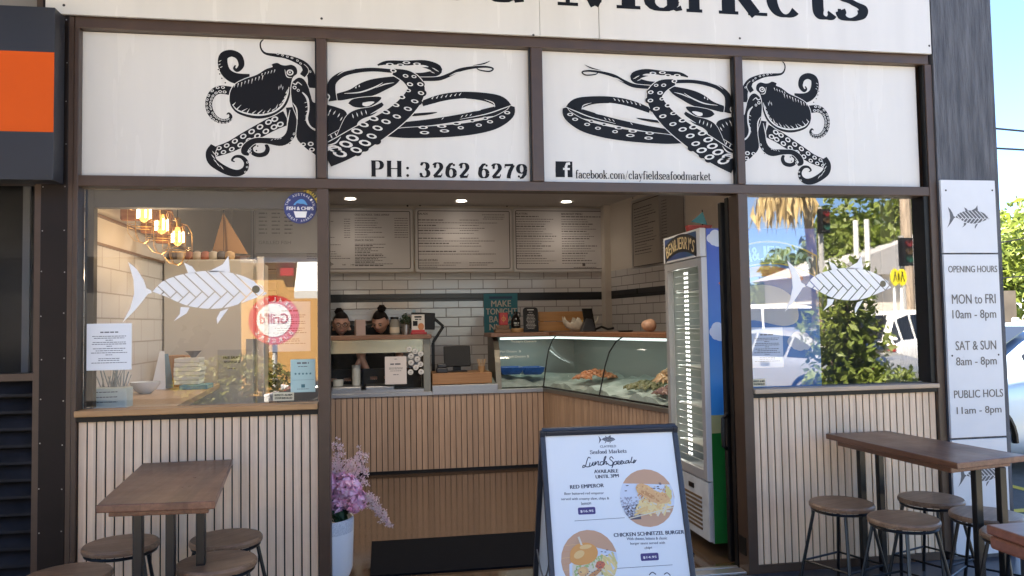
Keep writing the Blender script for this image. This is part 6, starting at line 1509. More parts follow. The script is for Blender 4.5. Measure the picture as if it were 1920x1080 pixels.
P2.el(2,-.25,-.36,.20,.16,0,18,.06);P2.el(8,-.27,-.34,.12,.09,0);P2.sh(3,[(-.1,-.5),(.3,-.28),(.42,-.34),(.1,-.58)]);P2.el(9,.36,-.18,.17,.13,.3,16,.1)
for i in range(20): P2.el(10,pc.uniform(-.5,.5),pc.uniform(-.5,-.1),.025,.015)
P2.el(7,-.18,.22,.50,.36,.12,28);P2.el(7,-.2,.14,.50,.28,.2,24);P2.el(8,-.35,.2,.20,.12,.4,18);P2.el(8,-.1,.44,.22,.07,.1,16)
P2.sh(12,[(-.36,.78),(-.29,.79),(-.20,.50),(-.27,.50)])
P2.sh(0,[(-.7,-.62),(.7,-.62),(.5,-.95),(-.5,-.95)])
P2.m.build('food_picture',FOOD,af)
# ================================================================== tables and stools
TTOP=wood('table_top_wood',(.13,.05,.028),(.25,.115,.062),'y',.3,.085,'x',.22,scale=.8,dirt=.2)
SEAT=wood('stool_seat_wood',(.20,.105,.055),(.37,.22,.125),'x',.36,.065,'y',.18,scale=.9,dirt=.2)
TUBEM=mat('black_tube_steel',(.006,.006,.007),.32,var=.2,vscale=14)
def table(label,corners,leg_pts,zt=.775,L2=None):
    c=sum((Vector((p[0],p[1],0)) for p in corners),Vector((0,0,0)))/4
    t=thing('cafe_table',label,'table',c)
    m=MB();m.prism([Vector((p[0],p[1],zt-.03)) for p in corners],(0,0,.03));o=m.build('table_top',TTOP,t,bevel=.004)
    q=[c+(Vector((p[0],p[1],0))-c)*.86 for p in corners];m=MB();m.prism([Vector((p.x,p.y,zt-.06)) for p in q],(0,0,.029));m.build('apron',TTOP,t,bevel=.003)
    for p in leg_pts: MB().box(p[0]-.017,p[0]+.017,p[1]-.017,p[1]+.017,.0,zt-.061).build('leg',TUBEM,t,bevel=.003)
    return t
table('small dark wood bar table standing against left batten wall',[(-1.063,-.965),(-.632,-1.0),(-.745,-.035),(-1.165,-.035)],[(-.955,-.82),(-.835,-.82),(-.745,-.71),(-1.013,-.12)])
table('long dark wood bar table by the right window, in front of white fish board',[(2.512,-1.015),(2.95,-.925),(2.855,-.04),(2.47,-.05)],[(2.676,-.06),(2.765,-.10),(2.735,-.86),(2.865,-.86)])
tq=thing('cafe_table','partly seen reddish brown table at the lower right edge','table',(2.55,-1.6,0))
a=atz(1872,1012,.73);m=MB();m.box(a.x,a.x+.9,a.y-.75,a.y+.05,.735,.765);m.build('table_top',wood('red_brown_top',(.16,.05,.025),(.24,.085,.045),'x',.3),tq,bevel=.006)
MB().box(a.x+.005,a.x+.88,a.y-.74,a.y+.045,.69,.734).build('apron',bpy.data.materials['red_brown_top'],tq,bevel=.01)
for dx,dy in((.07,-.04),(.8,-.04),(.07,-.68),(.8,-.68)): MB().box(a.x+dx-.017,a.x+dx+.017,a.y+dy-.017,a.y+dy+.017,0,.689).build('leg',TUBEM,tq)
def stool_proto():
    t=thing('stool','','stool',(0,0,0));r=.162;z=.46
    MB().lathe([(r-.012,z-.026),(r-.002,z-.024),(r,z-.02),(r,z-.008),(r-.006,z),(.001,z)],(0,0,0),40).build('seat',SEAT,t,smooth=True)
    MB().tube([(.147*math.cos(k*math.pi/16),.147*math.sin(k*math.pi/16),z-.037) for k in range(32)],.007,8,closed=True).build('seat_ring',TUBEM,t,smooth=True)
    ft=[]
    for k in range(4):
        a=math.pi/4+k*math.pi/2;p0=Vector((.135*math.cos(a),.135*math.sin(a),z-.035));p1=Vector((.225*math.cos(a),.225*math.sin(a),.004));ft.append((p0,p1))
        MB().tube([p0,p1],.0085,8).build('leg',TUBEM,t,smooth=True)
    m=MB();q=[a.lerp(b,.66) for a,b in ft]
    for k in range(4): m.tube([q[k],q[(k+1)%4]],.006,6)
    m.build('foot_rail',TUBEM,t,smooth=True);return t
ST=stool_proto();first=True
for (px0,px1,py,lab,rz) in ((157,298,1022,'round wood stool at left table, between the table and dark column',.2),(357,492,1011,'round wood stool right of left table, nearest its batten wall',.9),(336,477,1056,'round wood stool in front of left table on its right side',.5),(50,205,1081,'round wood stool at bottom left, cut off by the frame',.1),(1518,1638,945,'round wood stool left of the right table, nearest the door post',.35),(1628,1760,974,'round wood stool in front of right table, between its two leg pairs',.25),(1685,1806,936,'round wood stool at right table nearest the batten wall behind it',.35),(1780,1918,966,'round wood stool at right table before the white fish board',.6),(1846,1986,1004,'round wood stool at bottom right above the reddish table',.4)):
    p=(atz(px0,py,.45)+atz(px1,py,.45))/2
    o=ST if first else copy_tree(ST);first=False
    o.location=(p.x,p.y,0);o.rotation_euler=(0,0,rz);o['label']=lab;o['group']='round wood stools with black legs'
# ================================================================== flower pot
PX,PY_=-.345,.50
fp=thing('flower_pot','tall white pot of pink artificial flowers just inside left door post','flower pot',(PX,PY_,0))
zt=at(640,968,PY_).z
POTW=mat('white_ceramic',(.90,.90,.90),.28);POTB=mat('speckled_band',(.80,.81,.83),.4,col2=(.55,.57,.60),vscale=120)
MB().lathe([(.12,.0),(.148,.01),(.163,.05),(.170,zt-.075)],(PX,PY_,0),40).build('pot_body',POTW,fp,smooth=True)
MB().lathe([(.1705,zt-.075),(.1715,zt-.01),(.168,zt),(.160,zt),(.158,zt-.05),(.01,zt-.05)],(PX,PY_,0),40,cap=False).build('pot_rim',POTB,fp,smooth=True)
fl=random.Random(8)
PINK=mat('pink_petal',(.90,.38,.60),.55,col2=(.94,.70,.82),vscale=40);PINKL=mat('pale_blossom',(.90,.66,.74),.55,col2=(.92,.86,.84),vscale=50)
def petals(m,c,R_,n,s):
    for i in range(n):
        v=Vector((fl.gauss(0,1),fl.gauss(0,1),fl.gauss(0,1))).normalized();q=Vector(c)+v*R_*fl.uniform(.55,1.0)
        a=v.orthogonal().normalized();b=v.cross(a);an=fl.uniform(0,6.28);a,b=a*math.cos(an)+b*math.sin(an),b*math.cos(an)-a*math.sin(an);up_=v*s*fl.uniform(.2,.9);k=s*fl.uniform(.7,1.3)
        m.poly([q-a*k*.3,q+b*k*.75+up_*.7-a*k*.1,q+a*k+up_,q-b*k*.75+up_*.7-a*k*.1])
m=MB()
for px,py,rad,n in((648,916,.078,360),(664,938,.060,240),(630,935,.07,240),(606,905,.07,220),(590,930,.08,220)):
    q=at(px,py,PY_-.05+fl.uniform(-.04,.06));petals(m,q,rad,n,.024)
m.build('hydrangea',PINK,fp)
m=MB();ms=MB()
def spray(pts,n,spread):
    q=[at(a,b,PY_+c) for a,b,c in pts];sp=[Vector(p) for p in spline([tuple(p) for p in q],6)]
    ms.tube(sp,.0028,5)
    for i in range(n):
        t_=fl.uniform(.30,1);p=sp[min(len(sp)-1,int(t_*(len(sp)-1)))]+Vector((fl.gauss(0,spread),fl.gauss(0,spread),fl.gauss(0,spread)))
        for k in range(5):
            a=k*1.257+fl.random();n_=Vector((math.cos(a),fl.uniform(-.5,.2),math.sin(a)));m.poly([p,p+n_*.011+Vector((.002,-.005,.005)),p+n_*.017,p+n_*.011+Vector((-.002,.003,-.005))])
spray([(625,950,0),(625,890,0),(632,850,-.02),(628,834,-.03)],46,.018);spray([(640,945,0),(660,900,0),(674,870,.02),(678,845,.03)],44,.016)
spray([(650,945,0),(675,905,0),(680,880,.0),(672,850,.0)],40,.016);spray([(640,940,0),(690,945,-.05),(715,960,-.06),(726,983,-.07)],62,.015)
spray([(640,930,0),(650,890,.05),(655,870,.05)],40,.02);spray([(620,920,0),(640,880,-.03),(650,868,-.04)],40,.02);spray([(600,930,.0),(585,880,0),(600,845,0)],40,.02);spray([(660,925,-.02),(690,930,-.04),(700,940,-.04)],30,.014);spray([(620,915,0),(628,885,-.03),(622,868,-.04)],34,.02)
m.build('blossom',PINKL,fp);ms.build('stem',mat('twig',(.10,.055,.03),.7),fp,smooth=True)
m=MB();leafcloud(m,(PX+.02,PY_,zt+.02),.13,.12,.06,90,.05,fl,.2);m.build('leaves',mat('flower_leaf',(.03,.07,.025),.45,var=.4,vscale=30),fp)
# ================================================================== vehicles, trees, street seen past the pillar and mirrored in the panes
TYRE=mat('tyre_rubber',(.012,.012,.012),.8);RIM=mat('alloy_rim',(.45,.46,.48),.3,.9);CARG=mat('car_window',(.012,.014,.017),.05,spec=.8)
TAIL=mat('tail_light',(.40,.012,.012),.2);HEADL=mat('headlamp',(.65,.67,.70),.1);PLATE=mat('number_plate',(.6,.58,.5),.5)
def car(label,loc,rz,paint,L=4.6,W=1.82,H=1.45,kind='sedan'):
    t=thing('parked_car',label,'car',(0,0,0),'cars parked along the street')
    # stations along x (front = +x): half width, sill z, belt z, roof z, roof half width
    if kind=='suv': S=[(-.5,.80,.42,.92,.95,.62),(-.485,.88,.30,1.0,1.20,.66),(-.44,.90,.26,1.04,1.60,.66),(-.36,.91,.25,1.05,H,.68),(-.1,.91,.25,1.03,H+.02,.70),(.08,.91,.25,1.02,H-.03,.68),(.17,.91,.25,1.02,H-.25,.66),(.25,.90,.25,1.02,1.06,.72),(.42,.87,.27,.92,.95,.66),(.485,.78,.33,.76,.80,.58),(.5,.66,.40,.62,.66,.5)]
    elif kind=='van': S=[(-.5,.84,.42,1.0,1.05,.74),(-.49,.90,.30,1.1,H-.1,.76),(-.46,.91,.26,1.15,H,.78),(-.1,.92,.25,1.15,H,.78),(.18,.92,.25,1.12,H-.02,.77),(.26,.92,.25,1.12,H-.2,.74),(.36,.91,.25,1.10,1.16,.74),(.46,.86,.27,.95,.99,.68),(.49,.80,.33,.76,.8,.6),(.5,.7,.4,.62,.66,.5)]
    else: S=[(-.5,.74,.42,.78,.82,.6),(-.485,.84,.30,.90,.94,.70),(-.38,.89,.24,.95,1.00,.72),(-.30,.90,.23,.95,1.16,.64),(-.20,.91,.22,.94,H-.06,.60),(-.04,.91,.22,.93,H,.60),(.07,.91,.22,.92,H-.05,.60),(.17,.91,.22,.93,1.15,.62),(.25,.90,.23,.92,.96,.70),(.40,.86,.25,.84,.87,.66),(.48,.76,.30,.68,.72,.56),(.5,.64,.38,.56,.6,.48)]
    prof=lambda hw,zs,zb,zr,rw:[(hw*.86,zs-.05),(hw*.97,zs),(hw,(zs+zb)/2),(hw*.985,zb-.04),(hw*.95,zb),(rw+(hw*.95-rw)*.08,zr-.05 if zr-zb>.15 else (zb*.3+zr*.7)),(rw*.9,zr),(rw*.4,zr+.012),(0,zr+.015)]
    k=W/1.82;vs=[];n=17
    for (x,hw,zs,zb,zr,rw) in S:
        p=prof(hw*k,zs,zb,zr,rw*k);row=[(x*L,-a,b) for a,b in p]+[(x*L,a,b) for a,b in p[-2::-1]];vs+=row
    m=MB();m.add(vs,[(i*n+j,(i+1)*n+j,(i+1)*n+j+1,i*n+j+1) for i in range(len(S)-1) for j in range(n-1)]+[list(range(n)),[(len(S)-1)*n+j for j in range(n)][::-1]])
    m.build('body',paint,t,smooth=True,sub=1,edge=60)
    # windows: panels just outside the greenhouse
    gi=[i for i,s in enumerate(S) if s[4]-s[3]>.14];m=MB()
    def side(i,f,s): 
        x,hw,zs,zb,zr,rw=S[i];a=(hw*k*.95,zb);b=(rw*k+(hw*k*.95-rw*k)*.08,zr-.05);return Vector((x*L,s*(a[0]+(b[0]-a[0])*f+.012),a[1]+(b[1]-a[1])*f))
    for s in(-1,1):
        for i,j in zip(gi,gi[1:]):
            if S[i][4]-S[i][3]<.2 and S[j][4]-S[j][3]<.2: continue
            a=side(i,.10,s);b=side(j,.10,s);c=side(j,.92,s);d=side(i,.92,s);e=.03
            dx=Vector((e,0,0));m.poly([a+dx,b-dx,c-dx,d+dx] if s<0 else [d+dx,c-dx,b-dx,a+dx])
    m.build('side_window',CARG,t)
    for nm,(i,j) in(('windscreen',(gi[-1],gi[-1]+1)),('rear_window',(gi[0]-1,gi[0]+(0 if kind!='sedan' else 1)))):
        A,B=S[i],S[j];m=MB();lo,hi=(B,A) if nm=='windscreen' else (A,B)
        if nm=='windscreen': lo,hi=S[gi[-1]+1],S[gi[-1]-1]
        else:
            lo,hi=(S[1],S[2]) if kind!='sedan' else (S[2],S[4])
        m.add([Vector((lo[0]*L,s*lo[5]*k*.86,lo[4]+.035 if kind=='sedan' or nm=='windscreen' else lo[3]+.08)) for s in(-1,1)]+[Vector((hi[0]*L,s*hi[5]*k*.84,hi[4]-.03)) for s in(1,-1)],[(0,1,2,3)])
        ofs=Vector((.05,0,.035)) if nm=='windscreen' else Vector((-.06,0,.03));m.v=[tuple(Vector(v)+ofs) for v in m.v];m.build(nm,CARG,t,solid=.01)
    for sx in(-.31,.31):
        for s in(-1,1):
            c=Vector((sx*L,s*(W/2-.12),.33));w_=MB();w_.lathe([(.20,-.11),(.30,-.11),(.33,-.085),(.33,.085),(.30,.11),(.20,.11)],(0,0,0),28,cap=False);w_.v=[(c.x+x,c.y+z*1,c.z+y) for x,y,z in w_.v];wh=w_.build('wheel',TYRE,t,smooth=True)
            r_=MB();r_.lathe([(.205,.06),(.19,.095),(.05,.10),(.001,.11)],(0,0,0),20,cap=False)
            for q in range(5): a=q*1.2566;r_.obox((.11*math.cos(a),.11*math.sin(a),.105),(math.cos(a),math.sin(a),0),(-math.sin(a),math.cos(a),0),(0,0,1),.09,.022,.008)
            r_.v=[(c.x+x,c.y+z*s,c.z+y) for x,y,z in r_.v];r=r_.build('rim',RIM,wh,smooth=True)
            a_=MB();a_.tube([(c.x+.385*math.cos(q),s*(W/2-.008),c.z+.385*math.sin(q)) for q in[R(d) for d in range(-10,191,12)]],.028,6);a_.build('wheel_arch',JET,t,smooth=True)
    m=MB();m2=MB()
    for s in(-1,1):
        zt=.95 if kind!='sedan' else .84
        m.obox((-L*.487,s*W*.38,zt-.05),(1,0,0),Vector((0,1,.12*s)).normalized(),(0,0,1),.035,W*.10,.075)
        m2.obox((L*.475,s*W*.36,.70),Vector((1,-.3*s,0)).normalized(),Vector((.3*s,1,0)).normalized(),(0,0,1),.04,W*.09,.06)
    m.build('tail_light',TAIL,t,bevel=.02);m2.build('headlight',HEADL,t,bevel=.02)
    m=MB();m.obox((-L*.5,0,.62),(1,0,0),(0,1,0),(0,0,1),.008,.19,.055);m.obox((L*.503,0,.45),(1,0,0),(0,1,0),(0,0,1),.008,.19,.055);m.build('number_plate',PLATE,t)
    m=MB();m.obox((-L*.49,0,.40),(1,0,0),(0,1,0),(0,0,1),.05,W*.40,.09);m.obox((L*.485,0,.36),(1,0,0),(0,1,0),(0,0,1),.045,W*.33,.09);m.build('bumper_trim',JET,t,bevel=.03)
    for s in(-1,1):
        m=MB();m.obox((L*.19,s*(W/2+.07),1.0),(1,0,0),(0,1,0),(0,0,1),.05,.08,.06);m.build('mirror',paint,t,bevel=.02)
        m=MB();
        for hx in(-.12,.10): m.obox((hx*L,s*(W/2-.0),.88),(1,0,0),(0,1,0),(0,0,1),.09,.014,.014)
        m.build('door_handle',RIM,t)
    t.location=loc;t.rotation_euler=(0,0,rz);return t
CWHITE=mat('white_car_paint',(.66,.67,.68),.25,coat=.6);CBLUE=mat('silver_blue_paint',(.42,.54,.68),.3,.25,coat=.6);CDARK=mat('dark_car_paint',(.02,.022,.026),.2,coat=.7);CSILV=mat('silver_paint',(.40,.41,.42),.28,.5,coat=.5)
car('silver blue sedan parked beyond the dark pillar at right edge',(6.98,3.5,-.12),R(186),CBLUE,4.75,1.85,1.47)
# mirror helper: where a thing seen in the shop glass really stands
def mir(px,py,yv): p=at(px,py,yv);return Vector((p.x,-p.y,p.z))
LEAF1=mat('sunny_leaf',(.10,.15,.022),.5,col2=(.20,.24,.045),vscale=1.6);LEAF2=mat('deep_leaf',(.035,.07,.016),.5,col2=(.085,.13,.03),vscale=2.5);LEAF3=mat('olive_leaf',(.15,.16,.03),.5,col2=(.26,.24,.06),vscale=1.2)
for lm in(LEAF1,LEAF2,LEAF3):
    n=lm.node_tree;b=n.nodes['Principled BSDF'];tr=n.nodes.new('ShaderNodeBsdfTranslucent');mx=n.nodes.new('ShaderNodeMixShader');mx.inputs[0].default_value=.35
    n.links.new(n.nodes['Color Ramp'].outputs[0],tr.inputs[0]);n.links.new(b.outputs[0],mx.inputs[1]);n.links.new(tr.outputs[0],mx.inputs[2]);n.links.new(mx.outputs[0],n.nodes['Material Output'].inputs[0])
BARK=mat('bark',(.10,.075,.055),.9,var=.4,vscale=6,bump=.5,bscale=20,stretch=(4,4,1))
def tree(label,loc,h,cr,lm,seed,n=5200,ls=.16,trunk=.35,name='tree',group='trees along the street'):
    rd_=random.Random(seed);t=thing(name,label,'tree',loc,group);x,y,z=loc
    m=MB();m.tube([(x,y,z),(x+.1,y,z+h*.25),(x-.1,y+.1,z+h*.5),(x,y,z+h*.8)],[trunk*.5,trunk*.4,trunk*.28,trunk*.1],10)
    L=MB();cl=[]
    for k in range(26):
        a=rd_.uniform(0,6.28);e=rd_.uniform(-.35,1);rr=cr*rd_.uniform(.45,1)*math.sqrt(max(.15,1-e*e*.75))
        c=Vector((x+rr*math.cos(a),y+rr*math.sin(a),z+h*.62+e*h*.36));cl.append((c,cr*rd_.uniform(.22,.42)))
        m.tube([(x,y,z+h*rd_.uniform(.3,.55)),((x+c.x)/2,(y+c.y)/2,(z+h*.45+c.z)/2),tuple(c)],[trunk*.16,trunk*.1,trunk*.03],6)
    for c,r_ in cl: leafcloud(L,c,r_,r_,r_*.8,n//26,ls,rd_,.15)
    m.build('trunk',BARK,t,smooth=True);L.build('crown',lm,t);return t
# trees behind the car at the right edge
tree('sunlit yellow-green tree beyond the silver blue car at the right',(19.5,15.5,-.1),4.3,3.0,LEAF1,1,7000,.15)
tree('taller darker tree rising behind the sunlit one at right edge',(27,23,-.1),5.4,3.8,LEAF1,2,6000,.18)
tree('broad green tree farther back at the right edge',(34,22,-.1),6,4.2,LEAF2,3,5000,.2)
# notice board seen from behind
P=at(1891,578,11.5);nbd=thing('notice_board','weathered brown board on posts before the sunlit tree','sign',(P.x,11.5,0))
wv=at(1905,600,11.5).x-at(1878,600,11.5).x;zt_=at(1890,545,11.5).z;zb_=at(1890,608,11.5).z
MB().box(P.x-wv*.9,P.x+wv*.55,11.5,11.54,zb_,zt_).build('board',mat('weathered_board',(.36,.27,.17),.8,var=.2,vscale=2),nbd)
for k in(-.5,.1): MB().box(P.x+wv*k-.04,P.x+wv*k+.04,11.545,11.62,-.12,zt_).build('post',mat('grey_post',(.3,.29,.27),.8),nbd)
P=at(1908,600,10.5);tag(MB().box(P.x-.06,P.x+.06,10.5,10.6,-.12,P.z+.05).build('white_post',WTRIM,bevel=.02),'short white post beside the weathered board','post')
# wires high at right edge
CABLE=mat('cable_black',(.02,.02,.022),.6)
def cable(name,label,pts,r=.012): tag(MB().tube([Vector(p) for p in pts],r,5).build(name,CABLE,smooth=True),label,'cable')
for (y0,y1,lab) in((241,246,'upper overhead cable crossing the sky at the right edge'),(278,281,'lower overhead cable crossing the sky at the right edge')):
    a=at(1866,y0,14);b=at(1919,y1,14);d=b-a;cable('overhead_cable',lab,[a-d*3,a,b,b+d*12],.028)
for (y0,y1,lab) in((456,447,'thin cable against the yellow-green tree, upper'),(522,518,'thin cable against the yellow-green tree, lower')):
    a=at(1870,y0,13);b=at(1919,y1,13);d=b-a;cable('overhead_cable',lab,[a-d*3,a,b,b+d*12],.018)
# ---- things across the street that mirror in the right window
def mtree(label,px,yv,h,cr,lm,seed,**k):
    q=mir(px,600,yv);return tree(label,(q.x,q.y,-.1 if yv<13 else 0),h,cr,lm,seed,**k)
mtree('sunlit broad tree mirrored at the middle of right window',1570,26,4.4,3.2,LEAF1,11,n=7000,ls=.2)
mtree('sunlit tree mirrored right of centre in right window, behind white poles',1665,24,5.9,3.6,LEAF1,12,n=7000,ls=.2)
mtree('far green tree mirrored at the right of right window',1745,30,6.6,5,LEAF2,13,n=5000,ls=.24)
mtree('far tree mirrored at left of right window behind the white van',1440,34,3.0,2.6,LEAF2,14,n=5000,ls=.24)
def shrub(label,px,py,yv,rx,rz_,lm,seed,n=3000,ls=.07):
    q=mir(px,py,yv);rd_=random.Random(seed);t=thing('shrub',label,'shrub',(q.x,q.y,-.1),'garden shrubs by the road');m=MB();s=MB()
    for k in range(14):
        a=rd_.uniform(0,6.28);c=Vector((q.x+rx*.55*rd_.random()*math.cos(a),q.y+rx*.5*rd_.random()*math.sin(a),max(.25,rd_.uniform(.15,1)*rz_)));s.tube([(q.x,q.y,-.13),tuple((c+Vector((q.x,q.y,0)))/2),tuple(c)],[.03,.02,.01],6);leafcloud(m,c,rx*.45,rx*.45,rx*.45,n//14,ls,rd_,.05)
    s.build('stem',BARK,t);m.build('foliage',lm,t)
shrub('tall leafy shrub mirrored at the middle of right window under the fish',1592,640,5.6,.85,2.0,LEAF1,21,2700,.07)
shrub('low spreading shrub mirrored below the white car in right window',1655,700,5.2,.75,.55,LEAF1,22,2400,.06)
q=mir(1668,690,10.5);car('white SUV seen from behind, mirrored at the right of right window',(q.x+1.9,q.y-.9,-.13),R(-12),CWHITE,4.5,1.86,1.70,'suv')
q=mir(1452,640,15);car('white van mirrored at left of right window, left of the tall shrub',(q.x,q.y,-.13),R(10),CWHITE,5.0,1.9,1.95,'van')
q=mir(1445,690,8.0);car('silver sedan mirrored low at left of the right window',(q.x+.2,q.y,-.13),R(250),CSILV,4.5,1.8,1.42,'sedan')
def pole(name,label,px,yv,ztop,r,m_,cat='pole'):
    q=mir(px,600,yv);return tag(MB().tube([(q.x,q.y,-.13),(q.x,q.y,ztop)],[r,r*.8],10).build(name,m_,smooth=True),label,cat),q
WPOLE=mat('white_pole',(.7,.7,.68),.5);TPOLE=mat('timber_pole',(.34,.27,.20),.85,var=.3,vscale=3,stretch=(6,6,1))
pole('white_pole','white pole mirrored right of centre in right window, left of the pair',1617,13,mir(1617,412,13).z,.075,WPOLE)
pole('white_pole','white pole mirrored right of centre in right window, right of the pair',1638,13,mir(1638,410,13).z,.075,WPOLE)
o,q=pole('power_pole','tall timber power pole mirrored near the right edge of right window',1712,15,9.5,.16,TPOLE)
for k,(za,lab) in enumerate(((5.0,'lowest power cable mirrored in right window'),(5.6,'middle power cable mirrored in right window'),(6.4,'highest power cable mirrored in right window'))):
    cable('power_cable',lab,[(q.x-40,q.y-6,za+.6),(q.x-20,q.y-3,za-.1),(q.x,q.y,za),(q.x+30,q.y+2,za+.4)],.025)
o=tag(MB().box(q.x-1.1,q.x+1.1,q.y-.06,q.y+.06,7.6,7.75).build('cross_arm',TPOLE),'timber cross arm high on the power pole','cross arm')
def signal(label,px,py0,py1,yv):
    a=mir(px,py0,yv);b=mir(px,py1,yv);t=thing('traffic_light',label,'traffic light',(a.x,a.y,0),'traffic lights across the street')
    h=a.z-b.z;m=MB();m.box(a.x-h*.22,a.x+h*.22,a.y-.12,a.y+.08,b.z,a.z);m.build('housing',JET,t,bevel=.03)
    MB().box(a.x-h*.33,a.x+h*.33,a.y-.02,a.y+.0,b.z-h*.08,a.z+h*.08).build('backing_plate',JET,t,bevel=.03)
    for k,c in enumerate(((.10,.012,.01),(.05,.03,.01),(.01,.05,.03))):
        m=MB();m.lathe([(h*.13,0),(h*.14,.06),(.001,.03)],(0,0,0),16,cap=False);zc=a.z-h*(.18+.32*k);m.v=[(a.x+x,a.y+.085+z,zc+y_) for x,y_,z in m.v];m.build('lens',mat('signal_lens_%d'%k,c,.2),t,smooth=True)
    MB().tube([(a.x,a.y-.15,-.13),(a.x,a.y-.15,a.z+.1)],.06,10).build('pole',mat('signal_pole',(.35,.35,.34),.5),t,smooth=True)
signal('traffic light mirrored high left of centre in right window',1550,393,433,12)
signal('traffic light mirrored near the right edge of right window by the timber pole',1705,448,494,11.5)
for px,lab in((1686,'left yellow pedestrian crossing sign mirrored in right window'),(1699.5,'right yellow pedestrian crossing sign mirrored in right window')):
    q=mir(px,519,11);t=thing('crossing_sign',lab,'sign',(q.x,q.y,0),'pedestrian crossing signs')
    r_=mir(px+8.5,519,11).x-q.x;pl=Plane((q.x,q.y,q.z),(-1,0,0),(0,0,1))
    m=MB();m.prism([pl.p(r_*math.cos(k*.2618),r_*1.7*math.sin(k*.2618),0) for k in range(24)],(0,-.02,0));m.build('sign_face',mat('sign_yellow',(.72,.62,.01),.5),t)
    m=MB()
    for s in(-1,1): ribbon(m,pl,[(0,r_*.75),(s*r_*.2,0),(s*r_*.4,-r_*.9)],r_*.2,.003+.001*s)
    disc(m,pl,0,r_*.95,r_*.18,d=.003);m.build('walking_figure',BLACK,t)
    MB().tube([(q.x,q.y-.05,-.13),(q.x,q.y-.05,q.z+r_)],.03,8).build('pole',WPOLE,t)
q=mir(1500,345,11);qt=mir(1541,345,11);pm=thing('palm_tree','palm with dry hanging straw fronds mirrored at the top of right window','tree',(q.x,q.y,-.1))
MB().tube([(qt.x+.12,q.y-.5,-.13),(qt.x+.05,q.y-.3,2.0),(q.x+.15,q.y,q.z+.3)],[.13,.11,.09],12).build('trunk',mat('straw_bark',(.36,.28,.17),.9,var=.3,vscale=6),pm,smooth=True)
m=MB();rp=random.Random(4);z0=q.z+.45
for k in range(15):
    a=rp.uniform(0,6.28);L_=rp.uniform(.5,1.15);pts=[Vector((q.x+L_*u*math.cos(a),q.y+L_*u*math.sin(a),z0+.25*u-1.15*u*u)) for u in(0,.25,.5,.75,1)]
    m.tube(pts,[.02,.016,.012,.008,.003],4)
    for i in range(1,5):
        for s in range(9):
            p=pts[i-1].lerp(pts[i],s/9);m.poly([p,p+Vector((rp.uniform(-.1,.1),rp.uniform(-.1,.1),-.25)),p+Vector((rp.uniform(-.12,.12),rp.uniform(-.12,.12),-rp.uniform(.4,.75))),p+Vector((.02,0,-.2))])
m.build('crown',mat('straw_frond',(.34,.24,.10),.8,col2=(.52,.40,.20),vscale=3),pm)
q=mir(1690,430,20);hs=thing('house','pale house with grey roof mirrored behind the white poles','house',(q.x+1,q.y-1,0))
MB().box(q.x-3,q.x+5,q.y-4,q.y,0,2.9).build('wall',mat('house_wall',(.55,.52,.47),.8),hs);m=MB();m.prism([(q.x-3.4,q.y+.4,2.9),(q.x+5.4,q.y+.4,2.9),(q.x+1,q.y+.4,4.4)],(0,-4.8,0));m.build('roof',mat('house_roof',(.30,.30,.31),.8),hs)
# ---- across the street, mirrored in left window: orange burger restaurant
yv=12.5;q=mir(520,600,yv);xw=mir(447,600,yv).x;rs=thing('burger_restaurant','orange fronted restaurant with dark upper wall mirrored in left window','building',(q.x,q.y-3,0))
zr=mir(520,480,yv).z
MB().box(xw,q.x+3.2,q.y-8,q.y-.2,0,zr-.0).build('wall',mat('orange_wall',(.62,.36,.11),.6,var=.06,vscale=1),rs)
MB().box(xw-14,q.x+3.4,q.y-8.2,q.y+.0,zr+.001,zr+3.4).build('upper_wall',mat('dark_cladding',(.05,.045,.04),.7),rs)
MB().box(xw,q.x+3.3,q.y-.2,q.y-.05,zr-.12,zr).build('white_fascia',WTRIM,rs)
MB().box(xw-14,xw-.01,q.y-8,q.y-.3,0,zr-.001).build('reflection_dark_wall',bpy.data.materials['dark_cladding'],rs)  # dark stretch added so the neighbour's panes reflect no bright wall
a=mir(531,515,yv-.1);b=mir(556,483,yv-.1);MB().box(a.x-.1,b.x-.1,q.y-.199,q.y-.1,a.z,b.z).build('red_panel',mat('red_panel',(.50,.03,.04),.4),rs)
MB().box(xw+.1,xw+.5,q.y-.199,q.y-.15,.4,1.2).build('window',CARG,rs)
MB().box(q.x+1.4,q.x+2.6,q.y-.199,q.y-.15,.1,2.1).build('door',CARG,rs)
rc=mir(512,600,11.6);rr_=mir(560,600,11.6).x-rc.x
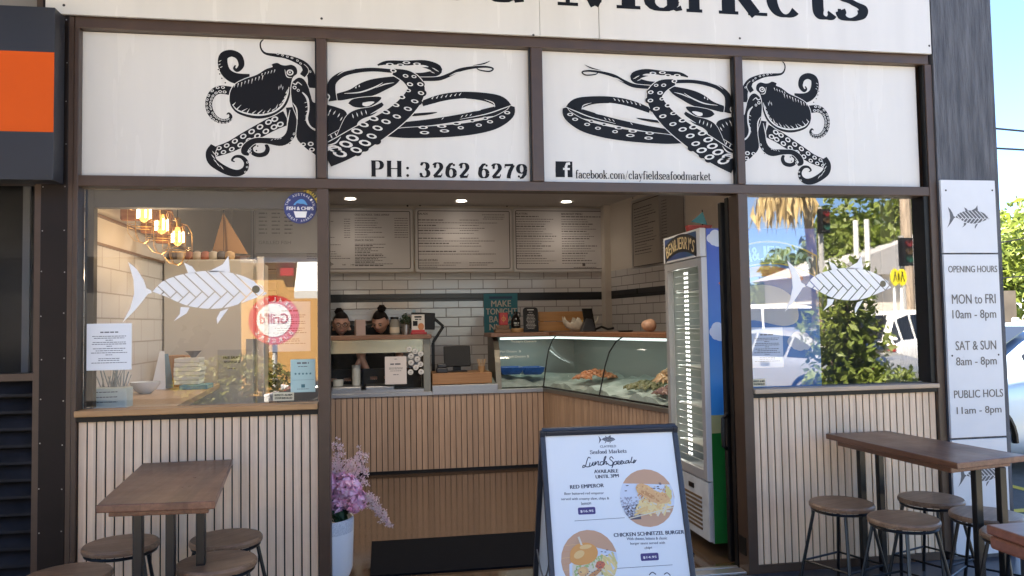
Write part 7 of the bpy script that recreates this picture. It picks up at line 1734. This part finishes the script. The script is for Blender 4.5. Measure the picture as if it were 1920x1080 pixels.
gs=thing('round_sign','round red and white street sign on a post, mirrored in left window','sign',rc);pl=Plane(rc,(-1,0,0),(0,0,1))
m=MB();m.prism([pl.p(rr_*math.cos(k*.1309),rr_*math.sin(k*.1309),0) for k in range(48)],(0,-.08,0));m.build('red_disc',mat('sign_red',(.62,.02,.02),.4),gs)
m=MB();disc(m,pl,0,0,rr_*.68,d=.004,n=40);m.build('white_disc',WHITEV,gs)
m=MB();put_text(m,pl,"Grill'd",-rr_*.55,-rr_*.14,rr_*1.1,rr_*.42,.008,weight=rr_*.008);m.build('lettering',mat('sign_red_print',(.50,.03,.04),.4),gs)
m=MB()
for txt,a0,a1 in(('HEALTHY',150,30),('BURGERS',210,330)):
    for i,ch in enumerate(txt):
        a=R(a0+(a1-a0)*(i+.5)/len(txt));rot=a-math.pi/2 if a1<a0 else a+math.pi/2;h_=rr_*.17
        put_text(m,pl,ch,.84*rr_*math.cos(a)-.4*h_*math.cos(rot)+.5*h_*math.sin(rot),.84*rr_*math.sin(a)-.4*h_*math.sin(rot)-.5*h_*math.cos(rot),h_*.8,h_,.008,rot)
m.build('ring_lettering',WHITEV,gs)
MB().tube([(rc.x,rc.y-.12,-.13),(rc.x,rc.y-.12,rc.z)],.05,10).build('post',WPOLE,gs)
# low hedge, dark car, white van near the kerb
hg=MB();rh_=random.Random(9);qa=mir(452,660,10.6);qb=mir(500,660,10.6)
leafcloud(hg,((qa.x+qb.x)/2-.4,qa.y,.45),1.1,.35,.50,1800,.06,rh_,.0);tag(hg.build('hedge',LEAF3),'low yellow-green hedge mirrored low in left window','hedge')
q=mir(560,690,6.0);car('dark car mirrored at lower right of the left window',(q.x+1.75,q.y-.3,-.13),R(180),CDARK,4.3,1.8,1.36,'sedan')
a=mir(553,560,11.9);b=mir(606,487,11.9);m=MB();m.prism([(a.x,a.y-.4,b.z),(a.x,a.y+.25,a.z+.15),(a.x,a.y+.25,a.z),(a.x,a.y-.4,a.z+.3)],(b.x-a.x+.6,0,0));m.build('canvas_awning',mat('white_canvas',(.75,.75,.72),.8,var=.08,vscale=2),rs)
